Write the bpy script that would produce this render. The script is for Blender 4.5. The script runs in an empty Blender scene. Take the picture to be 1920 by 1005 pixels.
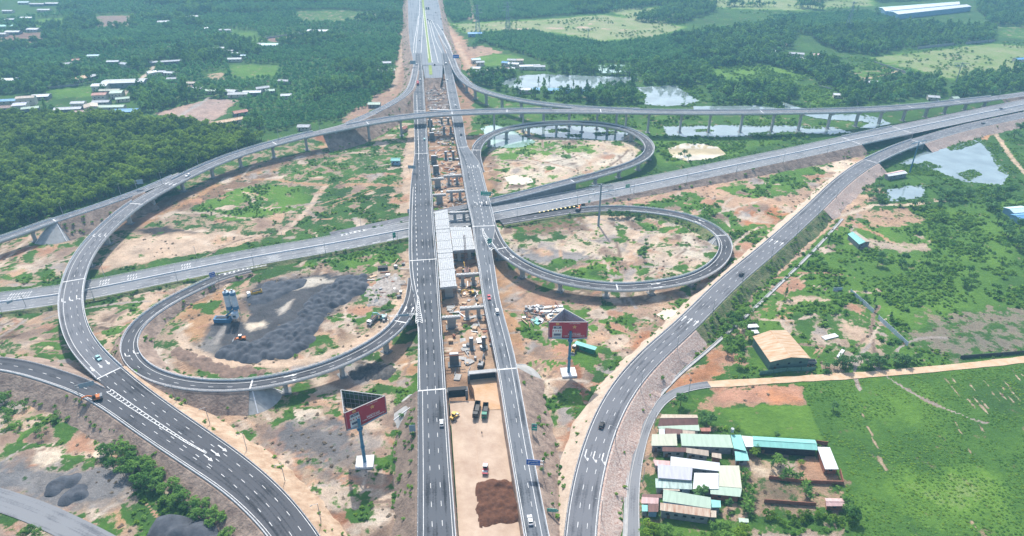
import bpy, bmesh, math, random
import numpy as np
from mathutils import Vector
random.seed(7); RNG = np.random.default_rng(11)
SC = bpy.context.scene
COL = SC.collection
R = math.radians
# ------------------------------------------------------------------ camera, sky, sun, exposure
CAM_H = 215.0; PITCH = R(30.4); FPX = 1280.0
cam = bpy.data.cameras.new('camera'); cam.lens = 24; cam.sensor_width = 36
cam.clip_start = 1; cam.clip_end = 30000
camo = bpy.data.objects.new('camera', cam); COL.objects.link(camo)
camo.location = (0, 0, CAM_H); camo.rotation_euler = (R(90) - PITCH, 0, 0)
SC.camera = camo
SUN_DIR = Vector((0.16, -0.80, -1.0)).normalized()      # direction the light travels
sun_el = math.asin(-SUN_DIR.z); sun_az = math.atan2(-SUN_DIR.x, -SUN_DIR.y)   # azimuth from +Y, clockwise
W = bpy.data.worlds.new('World'); SC.world = W; W.use_nodes = True
nt = W.node_tree; nt.nodes.clear()
o_ = nt.nodes.new('ShaderNodeOutputWorld'); b_ = nt.nodes.new('ShaderNodeBackground'); s_ = nt.nodes.new('ShaderNodeTexSky')
s_.sky_type = 'NISHITA'; s_.sun_disc = False; s_.sun_elevation = sun_el; s_.sun_rotation = sun_az
s_.air_density = 1.2; s_.dust_density = 2.5; s_.ozone_density = 1.0
b_.inputs['Strength'].default_value = 0.15
nt.links.new(s_.outputs[0], b_.inputs[0]); nt.links.new(b_.outputs[0], o_.inputs[0])
sl = bpy.data.lights.new('sun', 'SUN'); sl.energy = 4.2; sl.angle = R(1.2); sl.color = (1.0, 0.97, 0.92)
so = bpy.data.objects.new('sun', sl); COL.objects.link(so)
so.rotation_euler = SUN_DIR.to_track_quat('-Z', 'Y').to_euler()
SC.view_settings.view_transform = 'Standard'; SC.view_settings.look = 'None'
SC.view_settings.exposure = 0.56; SC.view_settings.gamma = 1; SC.view_settings.use_curve_mapping = False

# ------------------------------------------------------------------ surveying helpers
cP, sP = math.cos(PITCH), math.sin(PITCH)
def P(px, py, z=0.0):
    """the point at height z that the survey photograph shows at (px, py)"""
    u = (px - 960) / FPX; v = (py - 502.5) / FPX
    d = (u, cP - v * sP, -sP - v * cP); t = (z - CAM_H) / d[2]
    return Vector((d[0] * t, d[1] * t, z))
def PJ(x, y, z):
    Z = y * cP - (z - CAM_H) * sP
    return 960 + FPX * x / Z, 502.5 - FPX * (y * sP + (z - CAM_H) * cP) / Z
def PP(lst, z=0.0): return [P(a, b, z) for a, b in lst]
def PA(lst, z=0.0): return np.array([[*P(a, b, z)] for a, b in lst])[:, :2]

# ------------------------------------------------------------------ noise and polygons
_T = RNG.random((256, 256))
def vnoise(x, y):
    xi = np.floor(x).astype(int); yi = np.floor(y).astype(int); fx = x - xi; fy = y - yi
    fx = fx * fx * (3 - 2 * fx); fy = fy * fy * (3 - 2 * fy)
    a = _T[xi & 255, yi & 255]; b = _T[(xi + 1) & 255, yi & 255]; c = _T[xi & 255, (yi + 1) & 255]; d = _T[(xi + 1) & 255, (yi + 1) & 255]
    return (a * (1 - fx) + b * fx) * (1 - fy) + (c * (1 - fx) + d * fx) * fy
def fbm(x, y, n=4):
    s = 0; a = 0.5; t = 0
    for i in range(n):
        s = s + a * vnoise(x + 17.3 * i, y - 9.1 * i); t += a; a *= 0.5; x = x * 2.03; y = y * 2.03
    return s / t
def pip(poly, x, y):
    poly = np.asarray(poly); out = np.zeros(len(x), bool)
    lo = poly.min(0); hi = poly.max(0)
    m = np.where((x >= lo[0]) & (x <= hi[0]) & (y >= lo[1]) & (y <= hi[1]))[0]
    if len(m) == 0: return out
    X = x[m]; Y = y[m]; ins = np.zeros(len(m), bool); n = len(poly); j = n - 1
    for i in range(n):
        xi, yi = poly[i]; xj, yj = poly[j]
        if yi != yj:
            c = ((yi > Y) != (yj > Y)) & (X < (xj - xi) * (Y - yi) / (yj - yi) + xi); ins ^= c
        j = i
    out[m] = ins
    return out

# ------------------------------------------------------------------ materials
MATS = {}
def mat(name, col, rough=0.8, var=0.18, scale=0.5, bump=0.0, bscale=2.0, metal=0.0, col2=None, stretch=None, coord='Object', detail=5, spec=0.3):
    m = bpy.data.materials.new(name); m.use_nodes = True; n = m.node_tree.nodes; l = m.node_tree.links
    b = n['Principled BSDF']; b.inputs['Roughness'].default_value = rough; b.inputs['Metallic'].default_value = metal
    b.inputs['Specular IOR Level'].default_value = spec
    tc = n.new('ShaderNodeTexCoord'); mp = n.new('ShaderNodeMapping'); l.new(tc.outputs[coord], mp.inputs[0])
    if stretch: mp.inputs['Scale'].default_value = stretch
    no = n.new('ShaderNodeTexNoise'); no.inputs['Scale'].default_value = scale; no.inputs['Detail'].default_value = detail
    no.inputs['Roughness'].default_value = 0.65
    l.new(mp.outputs[0], no.inputs['Vector'])
    ra = n.new('ShaderNodeValToRGB'); l.new(no.outputs['Fac'], ra.inputs[0])
    c2 = col2 or tuple(min(1, c * (1 + var)) for c in col); c1 = tuple(c * (1 - var) for c in col) if not col2 else col
    ra.color_ramp.elements[0].position = 0.32; ra.color_ramp.elements[1].position = 0.68
    ra.color_ramp.elements[0].color = (*c1, 1); ra.color_ramp.elements[1].color = (*c2, 1)
    l.new(ra.outputs[0], b.inputs['Base Color'])
    if bump:
        nb = n.new('ShaderNodeTexNoise'); nb.inputs['Scale'].default_value = bscale; nb.inputs['Detail'].default_value = 6
        l.new(mp.outputs[0], nb.inputs['Vector'])
        bp = n.new('ShaderNodeBump'); bp.inputs['Strength'].default_value = 1.0; bp.inputs['Distance'].default_value = bump
        l.new(nb.outputs['Fac'], bp.inputs['Height']); l.new(bp.outputs[0], b.inputs['Normal'])
    MATS[name] = m
    return m
def asphalt(name, base, worn):
    """dark surface with lighter tyre tracks running along the lane (UV = metres across, metres along)"""
    m = bpy.data.materials.new(name); m.use_nodes = True; n = m.node_tree.nodes; l = m.node_tree.links
    b = n['Principled BSDF']; b.inputs['Roughness'].default_value = 0.85; b.inputs['Specular IOR Level'].default_value = 0.2
    uv = n.new('ShaderNodeUVMap'); uv.uv_map = 'UVMap'
    mp = n.new('ShaderNodeMapping'); mp.inputs['Scale'].default_value = (0.75, 0.008, 1); l.new(uv.outputs[0], mp.inputs[0])
    n1 = n.new('ShaderNodeTexNoise'); n1.inputs['Scale'].default_value = 1.0; n1.inputs['Detail'].default_value = 3; l.new(mp.outputs[0], n1.inputs['Vector'])
    n2 = n.new('ShaderNodeTexNoise'); n2.inputs['Scale'].default_value = 0.07; n2.inputs['Detail'].default_value = 6; l.new(uv.outputs[0], n2.inputs['Vector'])
    n3 = n.new('ShaderNodeTexNoise'); n3.inputs['Scale'].default_value = 1.3; n3.inputs['Detail'].default_value = 5; l.new(uv.outputs[0], n3.inputs['Vector'])
    ad = n.new('ShaderNodeMath'); ad.operation = 'MULTIPLY_ADD'; ad.inputs[1].default_value = 0.75; l.new(n2.outputs[0], ad.inputs[0]); l.new(n1.outputs[0], ad.inputs[2])
    a2 = n.new('ShaderNodeMath'); a2.operation = 'MULTIPLY_ADD'; a2.inputs[1].default_value = 0.3; l.new(n3.outputs[0], a2.inputs[0]); l.new(ad.outputs[0], a2.inputs[2])
    ra = n.new('ShaderNodeValToRGB'); l.new(a2.outputs[0], ra.inputs[0])
    ra.color_ramp.elements[0].position = 0.84; ra.color_ramp.elements[1].position = 1.2
    ra.color_ramp.elements[1].position = .98; ra.color_ramp.elements[0].position = 0.80
    ra.color_ramp.elements[0].color = (*base, 1); ra.color_ramp.elements[1].color = (*worn, 1)
    mx = n.new('ShaderNodeMath'); mx.operation = 'MULTIPLY'; mx.inputs[1].default_value = 0.98; l.new(a2.outputs[0], mx.inputs[0]); l.new(mx.outputs[0], ra.inputs[0])
    l.new(ra.outputs[0], b.inputs['Base Color']); MATS[name] = m
    return m
def roofmat(name, col, var=0.12, rust=None):
    """corrugated sheet: fine ribs, streaky weathering, optional rust"""
    m = bpy.data.materials.new(name); m.use_nodes = True; n = m.node_tree.nodes; l = m.node_tree.links
    b = n['Principled BSDF']; b.inputs['Roughness'].default_value = 0.5; b.inputs['Specular IOR Level'].default_value = 0.35
    uv = n.new('ShaderNodeUVMap'); uv.uv_map = 'UVMap'
    mp = n.new('ShaderNodeMapping'); mp.inputs['Scale'].default_value = (1.0, 0.16, 1); l.new(uv.outputs[0], mp.inputs[0])
    no = n.new('ShaderNodeTexNoise'); no.inputs['Scale'].default_value = 0.9; no.inputs['Detail'].default_value = 6; l.new(mp.outputs[0], no.inputs['Vector'])
    ra = n.new('ShaderNodeValToRGB'); l.new(no.outputs[0], ra.inputs[0])
    ra.color_ramp.elements[0].position = 0.3; ra.color_ramp.elements[1].position = 0.7
    ra.color_ramp.elements[0].color = (*(rust or tuple(c * (1 - var * 1.6) for c in col)), 1)
    ra.color_ramp.elements[1].color = (*tuple(min(.9, c * (1 + var)) for c in col), 1)
    wv = n.new('ShaderNodeTexWave'); wv.inputs['Scale'].default_value = 1.1; wv.inputs['Distortion'].default_value = 0; l.new(uv.outputs[0], wv.inputs['Vector'])
    bp = n.new('ShaderNodeBump'); bp.inputs['Distance'].default_value = 0.06; l.new(wv.outputs['Fac'], bp.inputs['Height']); l.new(bp.outputs[0], b.inputs['Normal'])
    l.new(ra.outputs[0], b.inputs['Base Color']); MATS[name] = m
    return m
def leafmat(name, c1, c2, sat=0.0):
    m = bpy.data.materials.new(name); m.use_nodes = True; n = m.node_tree.nodes; l = m.node_tree.links
    n.remove(n['Principled BSDF'])
    tc = n.new('ShaderNodeTexCoord'); no = n.new('ShaderNodeTexNoise'); no.inputs['Scale'].default_value = 0.55; no.inputs['Detail'].default_value = 3
    l.new(tc.outputs['Object'], no.inputs['Vector'])
    oi = n.new('ShaderNodeObjectInfo'); ad = n.new('ShaderNodeMath'); ad.operation = 'MULTIPLY_ADD'; ad.inputs[1].default_value = 0.55
    l.new(oi.outputs['Random'], ad.inputs[0]); l.new(no.outputs[0], ad.inputs[2])
    gp = n.new('ShaderNodeNewGeometry'); nb = n.new('ShaderNodeTexNoise'); nb.inputs['Scale'].default_value = .022; nb.inputs['Detail'].default_value = 4; l.new(gp.outputs['Position'], nb.inputs['Vector'])
    a2 = n.new('ShaderNodeMath'); a2.operation = 'MULTIPLY_ADD'; a2.inputs[1].default_value = 1.5; l.new(nb.outputs[0], a2.inputs[0]); l.new(ad.outputs[0], a2.inputs[2]); a3 = n.new('ShaderNodeMath'); a3.operation = 'SUBTRACT'; a3.inputs[1].default_value = .75; l.new(a2.outputs[0], a3.inputs[0]); ad = a3
    ra = n.new('ShaderNodeValToRGB'); l.new(ad.outputs[0], ra.inputs[0])
    ra.color_ramp.elements[0].position = 0.4; ra.color_ramp.elements[1].position = 1.0
    ra.color_ramp.elements[0].color = (*c1, 1); ra.color_ramp.elements[1].color = (*c2, 1)
    d = n.new('ShaderNodeBsdfDiffuse'); t = n.new('ShaderNodeBsdfTranslucent'); mx = n.new('ShaderNodeMixShader'); mx.inputs[0].default_value = 0.4
    l.new(ra.outputs[0], d.inputs[0]); l.new(ra.outputs[0], t.inputs[0]); l.new(d.outputs[0], mx.inputs[1]); l.new(t.outputs[0], mx.inputs[2])
    l.new(mx.outputs[0], n['Material Output'].inputs['Surface']); MATS[name] = m
    return m
A_NEW = asphalt('asphalt_new', (.026, .027, .032), (.075, .076, .084))
A_MAIN = asphalt('asphalt_main', (.024, .026, .031), (.090, .096, .108))
A_LITE = asphalt('asphalt_lite', (.046, .051, .060), (.135, .145, .160))
A_OLD = asphalt('asphalt_old', (.110, .114, .126), (.20, .205, .215))
A_RAMP = asphalt('asphalt_ramp', (.070, .072, .081), (.145, .148, .160))
A_CONC = asphalt('concrete_pavement', (.10, .115, .13), (.19, .205, .225))
CONC = mat('concrete', (.36, .355, .345), .85, .16, .35)
CONC_D = mat('concrete_dark', (.17, .175, .18), .9, .25, .4)
CONC_W = mat('concrete_white', (.60, .60, .60), .8, .12, .6)
PITCHING = mat('stone_pitching', (.34, .20, .155), .95, .35, 1.1, .25, 1.6, col2=(.58, .49, .42))
SLAB = mat('slope_slab', (.34, .335, .32), .9, .2, .3)
EARTH = mat('earth_slope', (.15, .105, .085), .95, .3, .22, .5, .8, col2=(.36, .27, .21), detail=8)
EARTH_G = mat('grassy_slope', (.055, .115, .028), .95, .3, .2, .6, .9, col2=(.22, .20, .10), detail=8)
PAINT = mat('white_paint', (.46, .46, .45), .7, .1, .35, col2=(.78, .78, .76), detail=8)
PAINT_Y = mat('yellow_paint', (.75, .60, .25), .6, .1, .5)
STEEL = mat('galvanised_steel', (.34, .36, .38), .45, .1, 1, metal=.4)
STEEL_B = mat('blue_steel', (.06, .19, .30), .5, .15, .3)
BLACK = mat('black_panel', (.016, .017, .02), .7, .3, .3)
GLASS = mat('dark_glass', (.02, .024, .03), .15, .1, 1, spec=.6)
TYRE = mat('rubber', (.018, .018, .018), .9, .1, 1)
ORANGE_S = mat('orange_soil', (.44, .26, .13), .95, .25, .12, .25, .5, col2=(.52, .36, .24))
PINK_S = mat('levelled_soil', (.36, .255, .185), .95, .14, .13, .12, .6, col2=(.50, .385, .29), detail=8)
BROWN_S = mat('brown_soil', (.10, .042, .022), .95, .3, .5, .5, .7)
GRAVEL = mat('dark_gravel', (.034, .038, .048), .95, .3, .2, .25, 1.5, col2=(.088, .096, .112), detail=9)
BRICK = mat('brick_wall', (.26, .11, .07), .9, .2, .8)
GREYWALL = mat('grey_render', (.22, .23, .24), .9, .25, .5)
CREAMWALL = mat('cream_render', (.55, .50, .42), .9, .12, .5)
BLUEWALL = mat('blue_sheet_wall', (.20, .34, .48), .6, .12, .5)
WATER = bpy.data.materials.new('water')
def _water(m, col):
    m.use_nodes = True; n = m.node_tree.nodes; l = m.node_tree.links; b = n['Principled BSDF']
    b.inputs['Base Color'].default_value = (*col, 1); b.inputs['Roughness'].default_value = 0.03; b.inputs['Specular IOR Level'].default_value = 1.0
    b.inputs['IOR'].default_value = 1.9
    tc = n.new('ShaderNodeTexCoord'); no = n.new('ShaderNodeTexNoise'); no.inputs['Scale'].default_value = .8; l.new(tc.outputs['Object'], no.inputs['Vector'])
    bp = n.new('ShaderNodeBump'); bp.inputs['Distance'].default_value = .02; l.new(no.outputs[0], bp.inputs['Height']); l.new(bp.outputs[0], b.inputs['Normal'])
    n2 = n.new('ShaderNodeTexNoise'); n2.inputs['Scale'].default_value = .06; n2.inputs['Detail'].default_value = 6; l.new(tc.outputs['Object'], n2.inputs['Vector'])
    ra = n.new('ShaderNodeValToRGB'); l.new(n2.outputs[0], ra.inputs[0]); ra.color_ramp.elements[0].position = .35; ra.color_ramp.elements[1].position = .65
    ra.color_ramp.elements[0].color = (*[c * .8 for c in col], 1); ra.color_ramp.elements[1].color = (*[c * 1.2 for c in col], 1); l.new(ra.outputs[0], b.inputs['Base Color'])
_water(WATER, (.20, .25, .25))
WATER_G = bpy.data.materials.new('green_water'); _water(WATER_G, (.28, .42, .35))
WATER_Y = bpy.data.materials.new('muddy_water'); _water(WATER_Y, (.56, .46, .30))
ROOF = {k: roofmat('roof_' + k, c, v, r) for k, c, v, r in [
    ('white', (.62, .64, .66), .08, None), ('offwhite', (.46, .48, .50), .14, None), ('cream', (.50, .51, .39), .08, None), ('palegreen', (.40, .51, .40), .08, None), ('turquoise', (.22, .52, .46), .07, None),
    ('tan', (.44, .36, .28), .15, None), ('brown', (.17, .085, .07), .15, None), ('pink', (.55, .36, .34), .15, None), ('grey', (.36, .38, .40), .15, None),
    ('blue', (.12, .32, .55), .1, None), ('rust', (.55, .45, .33), .1, (.44, .22, .08)), ('red', (.36, .14, .10), .2, None), ('lavender', (.47, .47, .55), .08, None),
    ('glassgreen', (.36, .46, .42), .25, None), ('speckled', (.55, .47, .36), .1, (.36, .17, .10)), ('paleblue', (.50, .66, .72), .1, None)]}
def paint(name, col): return mat(name, col, .5, .03, 1, spec=.25)
CARCOL = {k: paint('car_' + k, c) for k, c in dict(white=(.8, .8, .8), black=(.012, .013, .016), red=(.45, .05, .07), silver=(.45, .47, .49), teal=(.30, .55, .56), grey=(.2, .21, .22), yellow=(.60, .36, .05), orange=(.50, .14, .03), green=(.03, .20, .13), blue=(.03, .12, .40)).items()}
MAROON = mat('maroon_print', (.40, .028, .048), .5, .04, .5)
SIGN_B = mat('blue_sign', (.02, .10, .42), .4, .03, 1); SIGN_G = mat('green_sign', (.01, .30, .20), .4, .03, 1); SIGN_GREY = mat('sign_back', (.25, .33, .38), .6, .1, .5)
GOLD = mat('gold_print', (.62, .33, .10), .5, .05, 1); NAVY = mat('navy_print', (.10, .11, .16), .5, .05, 1)
BARK = mat('bark', (.13, .10, .08), .95, .2, 2)
LEAF = {'dark': leafmat('leaves_dark', (.055, .140, .052), (.150, .285, .092)), 'mid': leafmat('leaves_mid', (.060, .155, .040), (.180, .325, .070)),
        'rubber': leafmat('leaves_rubber', (.026, .080, .018), (.235, .350, .045)), 'bright': leafmat('leaves_bright', (.07, .16, .02), (.19, .31, .04)),
        'acacia': leafmat('leaves_acacia', (.060, .185, .070), (.165, .350, .115)), 'scrub': leafmat('leaves_scrub', (.060, .160, .026), (.180, .320, .050)), 'dry': leafmat('leaves_dry', (.16, .125, .09), (.32, .26, .19))}

# ------------------------------------------------------------------ object helpers
def tag(o, label=None, cat=None, group=None, kind=None):
    if label: o['label'] = label
    if cat: o['category'] = cat
    if group: o['group'] = group
    if kind: o['kind'] = kind
    return o
def thing(name, label, cat, loc=(0, 0, 0), rz=0.0, group=None):
    o = bpy.data.objects.new(name, None); COL.objects.link(o); o.location = loc; o.rotation_euler = (0, 0, rz)
    o.empty_display_size = 1
    return tag(o, label, cat, group)
class MB:
    def __init__(s): s.v = []; s.f = []; s.m = []; s.uv = []; s.has_uv = False
    def add(s, vs, fs, mi=0, uvs=None):
        o = len(s.v); s.v += [tuple(v) for v in vs]
        s.uv += ([tuple(u) for u in uvs] if uvs else [(v[0], v[1]) for v in vs])
        for f in fs: s.f.append(tuple(o + i for i in f)); s.m.append(mi)
    def box(s, c, d, rz=0.0, mi=0, top=(1, 1), shift=(0, 0)):
        x, y, z = d[0] / 2, d[1] / 2, d[2]; ca, sa = math.cos(rz), math.sin(rz); vs = []
        for k, (fx, fy) in ((0, (1, 1)), (1, top)):
            for a, b in ((-1, -1), (1, -1), (1, 1), (-1, 1)):
                X = a * x * fx + (shift[0] if k else 0); Y = b * y * fy + (shift[1] if k else 0)
                vs.append((c[0] + X * ca - Y * sa, c[1] + X * sa + Y * ca, c[2] + k * z))
        s.add(vs, [(3, 2, 1, 0), (4, 5, 6, 7), (0, 1, 5, 4), (1, 2, 6, 5), (2, 3, 7, 6), (3, 0, 4, 7)], mi)
    def tube(s, p0, p1, r0, r1=None, n=6, mi=0, cap=True):
        r1 = r0 if r1 is None else r1; p0 = Vector(p0); p1 = Vector(p1); d = (p1 - p0).normalized()
        a = d.orthogonal().normalized(); b = d.cross(a); vs = []
        for p, r in ((p0, r0), (p1, r1)):
            for i in range(n):
                t = 2 * math.pi * i / n; vs.append(p + a * (r * math.cos(t)) + b * (r * math.sin(t)))
        fs = [(i, (i + 1) % n, n + (i + 1) % n, n + i) for i in range(n)]
        if cap: fs += [tuple(range(n - 1, -1, -1)), tuple(range(n, 2 * n))]
        s.add(vs, fs, mi)
    def beam(s, p0, p1, w, h, mi=0):
        p0 = Vector(p0); p1 = Vector(p1); d = p1 - p0; n = Vector((-d.y, d.x, 0))
        n = n.normalized() if n.length > 1e-6 else Vector((1, 0, 0))
        u = d.normalized().cross(n); u = u if u.z > 0 else -u
        if abs(u.z) < 1e-3 and abs(d.z) > 1e-3: u = Vector((0, 1, 0))
        n = n * (w / 2); u = u * (h / 2); vs = []
        for p in (p0, p1): vs += [p - n - u, p + n - u, p + n + u, p - n + u]
        s.add(vs, [(3, 2, 1, 0), (4, 5, 6, 7), (0, 1, 5, 4), (1, 2, 6, 5), (2, 3, 7, 6), (3, 0, 4, 7)], mi)
    def prism(s, poly, z0, z1, mi=0, frame=None):
        n = len(poly); T = frame or (lambda a, b, c: (a, b, c))
        vs = [T(a, b, z0) for a, b in poly] + [T(a, b, z1) for a, b in poly]
        s.add(vs, [tuple(range(n - 1, -1, -1)), tuple(range(n, 2 * n))] + [(i, (i + 1) % n, n + (i + 1) % n, n + i) for i in range(n)], mi)
    def quad(s, a, b, c, d, mi=0, uvs=None): s.add([a, b, c, d], [(0, 1, 2, 3)], mi, uvs)
    def build(s, name, mats, parent=None, smooth=False):
        me = bpy.data.meshes.new(name); me.from_pydata(s.v, [], s.f)
        mats = mats if isinstance(mats, (list, tuple)) else [mats]
        for m in mats: me.materials.append(m)
        if len(mats) > 1: me.polygons.foreach_set('material_index', s.m)
        uvl = me.uv_layers.new(name='UVMap'); li = np.zeros(len(me.loops), int); me.loops.foreach_get('vertex_index', li)
        uvl.data.foreach_set('uv', np.array(s.uv, float)[li].ravel())
        if smooth: me.polygons.foreach_set('use_smooth', [True] * len(me.polygons))
        me.update()
        o = bpy.data.objects.new(name, me); COL.objects.link(o)
        if parent: o.parent = parent
        return o
def copy_tree(o, parent=None):
    c = o.copy(); COL.objects.link(c); c.parent = parent
    for ch in list(o.children): copy_tree(ch, c)
    return c
def structure(mb, name, m, parent=None, smooth=False):
    o = mb.build(name, m, parent, smooth)
    if parent is None: o['kind'] = 'structure'
    return o

# ------------------------------------------------------------------ road alignments
ROUTES = []
class Route:
    def __init__(s, pts, w, step=3.0, smooth=14, zoff=0.0, edges=False):
        if edges:
            C = []; Wd = []
            for xl, xr, y, z in pts:
                a, b = P(xl, y, z), P(xr, y, z); C.append((a + b) / 2); Wd.append((b - a).length)
        else:
            C = [P(a, b, z) for a, b, z in pts]; Wd = list(w) if isinstance(w, (list, tuple)) else [w] * len(C)
        C = np.array([[*c] for c in C]); Wd = np.array(Wd); n = len(C)
        D = []; DW = []
        for i in range(n - 1):
            p0 = C[max(i - 1, 0)]; p1 = C[i]; p2 = C[i + 1]; p3 = C[min(i + 2, n - 1)]
            # non-uniform tangents
            def tan(a, b, c):
                d1 = np.linalg.norm(b - a) + 1e-9; d2 = np.linalg.norm(c - b) + 1e-9
                return (c - b) * d1 / (d2 * (d1 + d2)) + (b - a) * d2 / (d1 * (d1 + d2)) if d1 > 1e-6 and d2 > 1e-6 else (c - a) / (d1 + d2)
            L = np.linalg.norm(p2 - p1); m1 = tan(p0, p1, p2) * L; m2 = tan(p1, p2, p3) * L
            k = max(4, int(L / 1.0))
            for t in np.arange(k) / k:
                t2, t3 = t * t, t ** 3
                D.append((2 * t3 - 3 * t2 + 1) * p1 + (t3 - 2 * t2 + t) * m1 + (-2 * t3 + 3 * t2) * p2 + (t3 - t2) * m2); DW.append(Wd[i] * (1 - t) + Wd[i + 1] * t)
        D.append(C[-1]); DW.append(Wd[-1]); D = np.array(D); DW = np.array(DW)
        S = np.r_[0, np.cumsum(np.linalg.norm(np.diff(D, axis=0), axis=1))]
        k = max(2, int(S[-1] / step)); q = np.linspace(0, S[-1], k + 1)
        c = np.stack([np.interp(q, S, D[:, j]) for j in range(3)], 1); w_ = np.interp(q, S, DW)
        for _ in range(smooth):
            c[1:-1] += 0.5 * ((c[:-2] + c[2:]) / 2 - c[1:-1]); w_[1:-1] += 0.5 * ((w_[:-2] + w_[2:]) / 2 - w_[1:-1])
        c[:, 2] += zoff
        s.c = c; s.w = w_; s.s = np.r_[0, np.cumsum(np.linalg.norm(np.diff(c, axis=0), axis=1))]
        t = np.gradient(c[:, :2], axis=0); t /= np.linalg.norm(t, axis=1)[:, None]
        s.t = t; s.nl = np.stack([-t[:, 1], t[:, 0]], 1)          # left normal
        s.px = np.array([PJ(*p) for p in c]); s.n = len(c)
        ROUTES.append(s)
    def at(s, px, py): return int(np.argmin((s.px[:, 0] - px) ** 2 + (s.px[:, 1] - py) ** 2))
    def pos(s, i, off=0.0, dz=0.0):
        return Vector((s.c[i, 0] + s.nl[i, 0] * off, s.c[i, 1] + s.nl[i, 1] * off, s.c[i, 2] + dz))
    def pt(s, d, off=0.0, dz=0.0):
        x = np.interp(d, s.s, s.c[:, 0]); y = np.interp(d, s.s, s.c[:, 1]); z = np.interp(d, s.s, s.c[:, 2])
        nx = np.interp(d, s.s, s.nl[:, 0]); ny = np.interp(d, s.s, s.nl[:, 1])
        return Vector((x + nx * off, y + ny * off, z + dz))
    def hd(s, i): return math.atan2(s.t[i, 1], s.t[i, 0])
    def wi(s, d): return float(np.interp(d, s.s, s.w))
def loft(mb, r, i0, i1, prof, closed=False, mi=0, mis=None):
    """sweep a profile [(offset fn or metres, z fn or metres)] along the alignment"""
    k = len(prof); rows = []; uvs = []
    for i in range(i0, i1 + 1):
        for off, z in prof:
            o = off(i) if callable(off) else off; zz = z(i) if callable(z) else z
            rows.append((r.c[i, 0] + r.nl[i, 0] * o, r.c[i, 1] + r.nl[i, 1] * o, r.c[i, 2] + zz)); uvs.append((o, r.s[i]))
    fs = {}; n = i1 - i0
    for a in range(n):
        for j in range(k if closed else k - 1):
            b = (j + 1) % k; m = mis[j] if mis else mi
            fs.setdefault(m, []).append((a * k + j, a * k + b, (a + 1) * k + b, (a + 1) * k + j))
    if closed:
        fs.setdefault(mi, []).extend([tuple(range(k)), tuple(range(n * k + k - 1, n * k - 1, -1))])
    o = len(mb.v); mb.v += rows; mb.uv += uvs
    for m, L in fs.items():
        for f in L: mb.f.append(tuple(o + q for q in f)); mb.m.append(m)
def strip(mb, r, d0, d1, off, wd, dz, mi=0, seg=3.0):
    """painted strip between two chainages"""
    n = max(1, int((d1 - d0) / seg)); vs = []
    for q in range(n + 1):
        d = d0 + (d1 - d0) * q / n; o = off(d) if callable(off) else off
        vs += [r.pt(d, o + wd / 2, dz), r.pt(d, o - wd / 2, dz)]
    mb.add(vs, [(2 * q + 1, 2 * q + 3, 2 * q + 2, 2 * q) for q in range(n)], mi)
def dashes(mb, r, d0, d1, off, wd, dz, on=2.5, gap=6.5, mi=0):
    d = d0
    while d + on < d1: strip(mb, r, d, d + on, off, wd, dz, mi); d += on + gap
def markings(r, i0, i1, spec, parent, dz=0.02, mats=None):
    mb = MB(); d0, d1 = r.s[i0], r.s[i1]
    for side, dist, kind, wd in spec:
        f = {'L': lambda d: r.wi(d) / 2 - dist, 'R': lambda d: -r.wi(d) / 2 + dist, 'C': lambda d: dist}[side]
        if kind == 'solid': strip(mb, r, d0, d1, f, wd, dz)
        elif kind == 'dash': dashes(mb, r, d0, d1, f, wd, dz)
        elif kind == 'thick': dashes(mb, r, d0, d1, f, wd, dz, 3, 3)
    return mb.build('lane_marking', mats or PAINT, parent)
def arrow(mb, r, d, off, heading=1, turn=0, L=6.0, dz=0.025):
    p = r.pt(d, off, dz); q = r.pt(d + 0.5, off, dz); L *= .8; f = (q - p).normalized() * heading; l = Vector((-f.y, f.x, 0))
    def T(a, b): return p + f * a + l * b
    mb.quad(T(-L / 2, -.22), T(-L / 2, .22), T(L * .12, .22), T(L * .12, -.22))
    if turn == 0: mb.add([T(L * .12, -.75), T(L * .12, .75), T(L / 2, 0)], [(0, 2, 1)] if heading > 0 else [(0, 2, 1)])
    else:
        mb.quad(T(L * .12, -.22), T(L * .12, .22), T(L * .3, turn * 1.1 + .22), T(L * .3, turn * 1.1 - .22))
        mb.add([T(L * .22, turn * 1.0 - .8), T(L * .22, turn * 1.0 + .8), T(L * .5, turn * 1.8)], [(0, 1, 2)])
def joint(parent, r, i, w=None):
    mb = MB(); h = (w or r.w[i]) / 2; f = r.t[i]; vs = []
    for o, e in ((h, -.35), (-h, -.35), (-h, .35), (h, .35)):
        p = r.pos(i, o, .03); vs.append((p.x + f[0] * e, p.y + f[1] * e, p.z))
    mb.quad(*vs); return mb.build('expansion_joint', PAINT, parent)
def parapet(parent, r, i0, i1, side, rail=True, name='parapet', h=.85):
    mb = MB(); s = 1 if side == 'L' else -1
    loft(mb, r, i0, i1, [(lambda i, a=a: s * (r.w[i] / 2 - a), z) for a, z in ((.02, -.05), (.42, -.05), (.30, .35), (.25, h), (.07, h), (.02, .3))], closed=True)
    o = mb.build(name, CONC_W, parent)
    if rail:
        mb = MB(); d = r.s[i0] + 1
        while d < r.s[i1] - 1:
            p = r.pt(d, s * (r.wi(d) / 2 - .16), h); mb.box((p.x, p.y, p.z), (.22, .22, .55)); d += 2.4
        loft(mb, r, i0, i1, [(lambda i, a=a: s * (r.w[i] / 2 - a), z) for a, z in ((.08, h + .4), (.24, h + .4), (.24, h + .55), (.08, h + .55))], closed=True)
        mb.build('railing', CONC_W, o)
    return o
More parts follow.
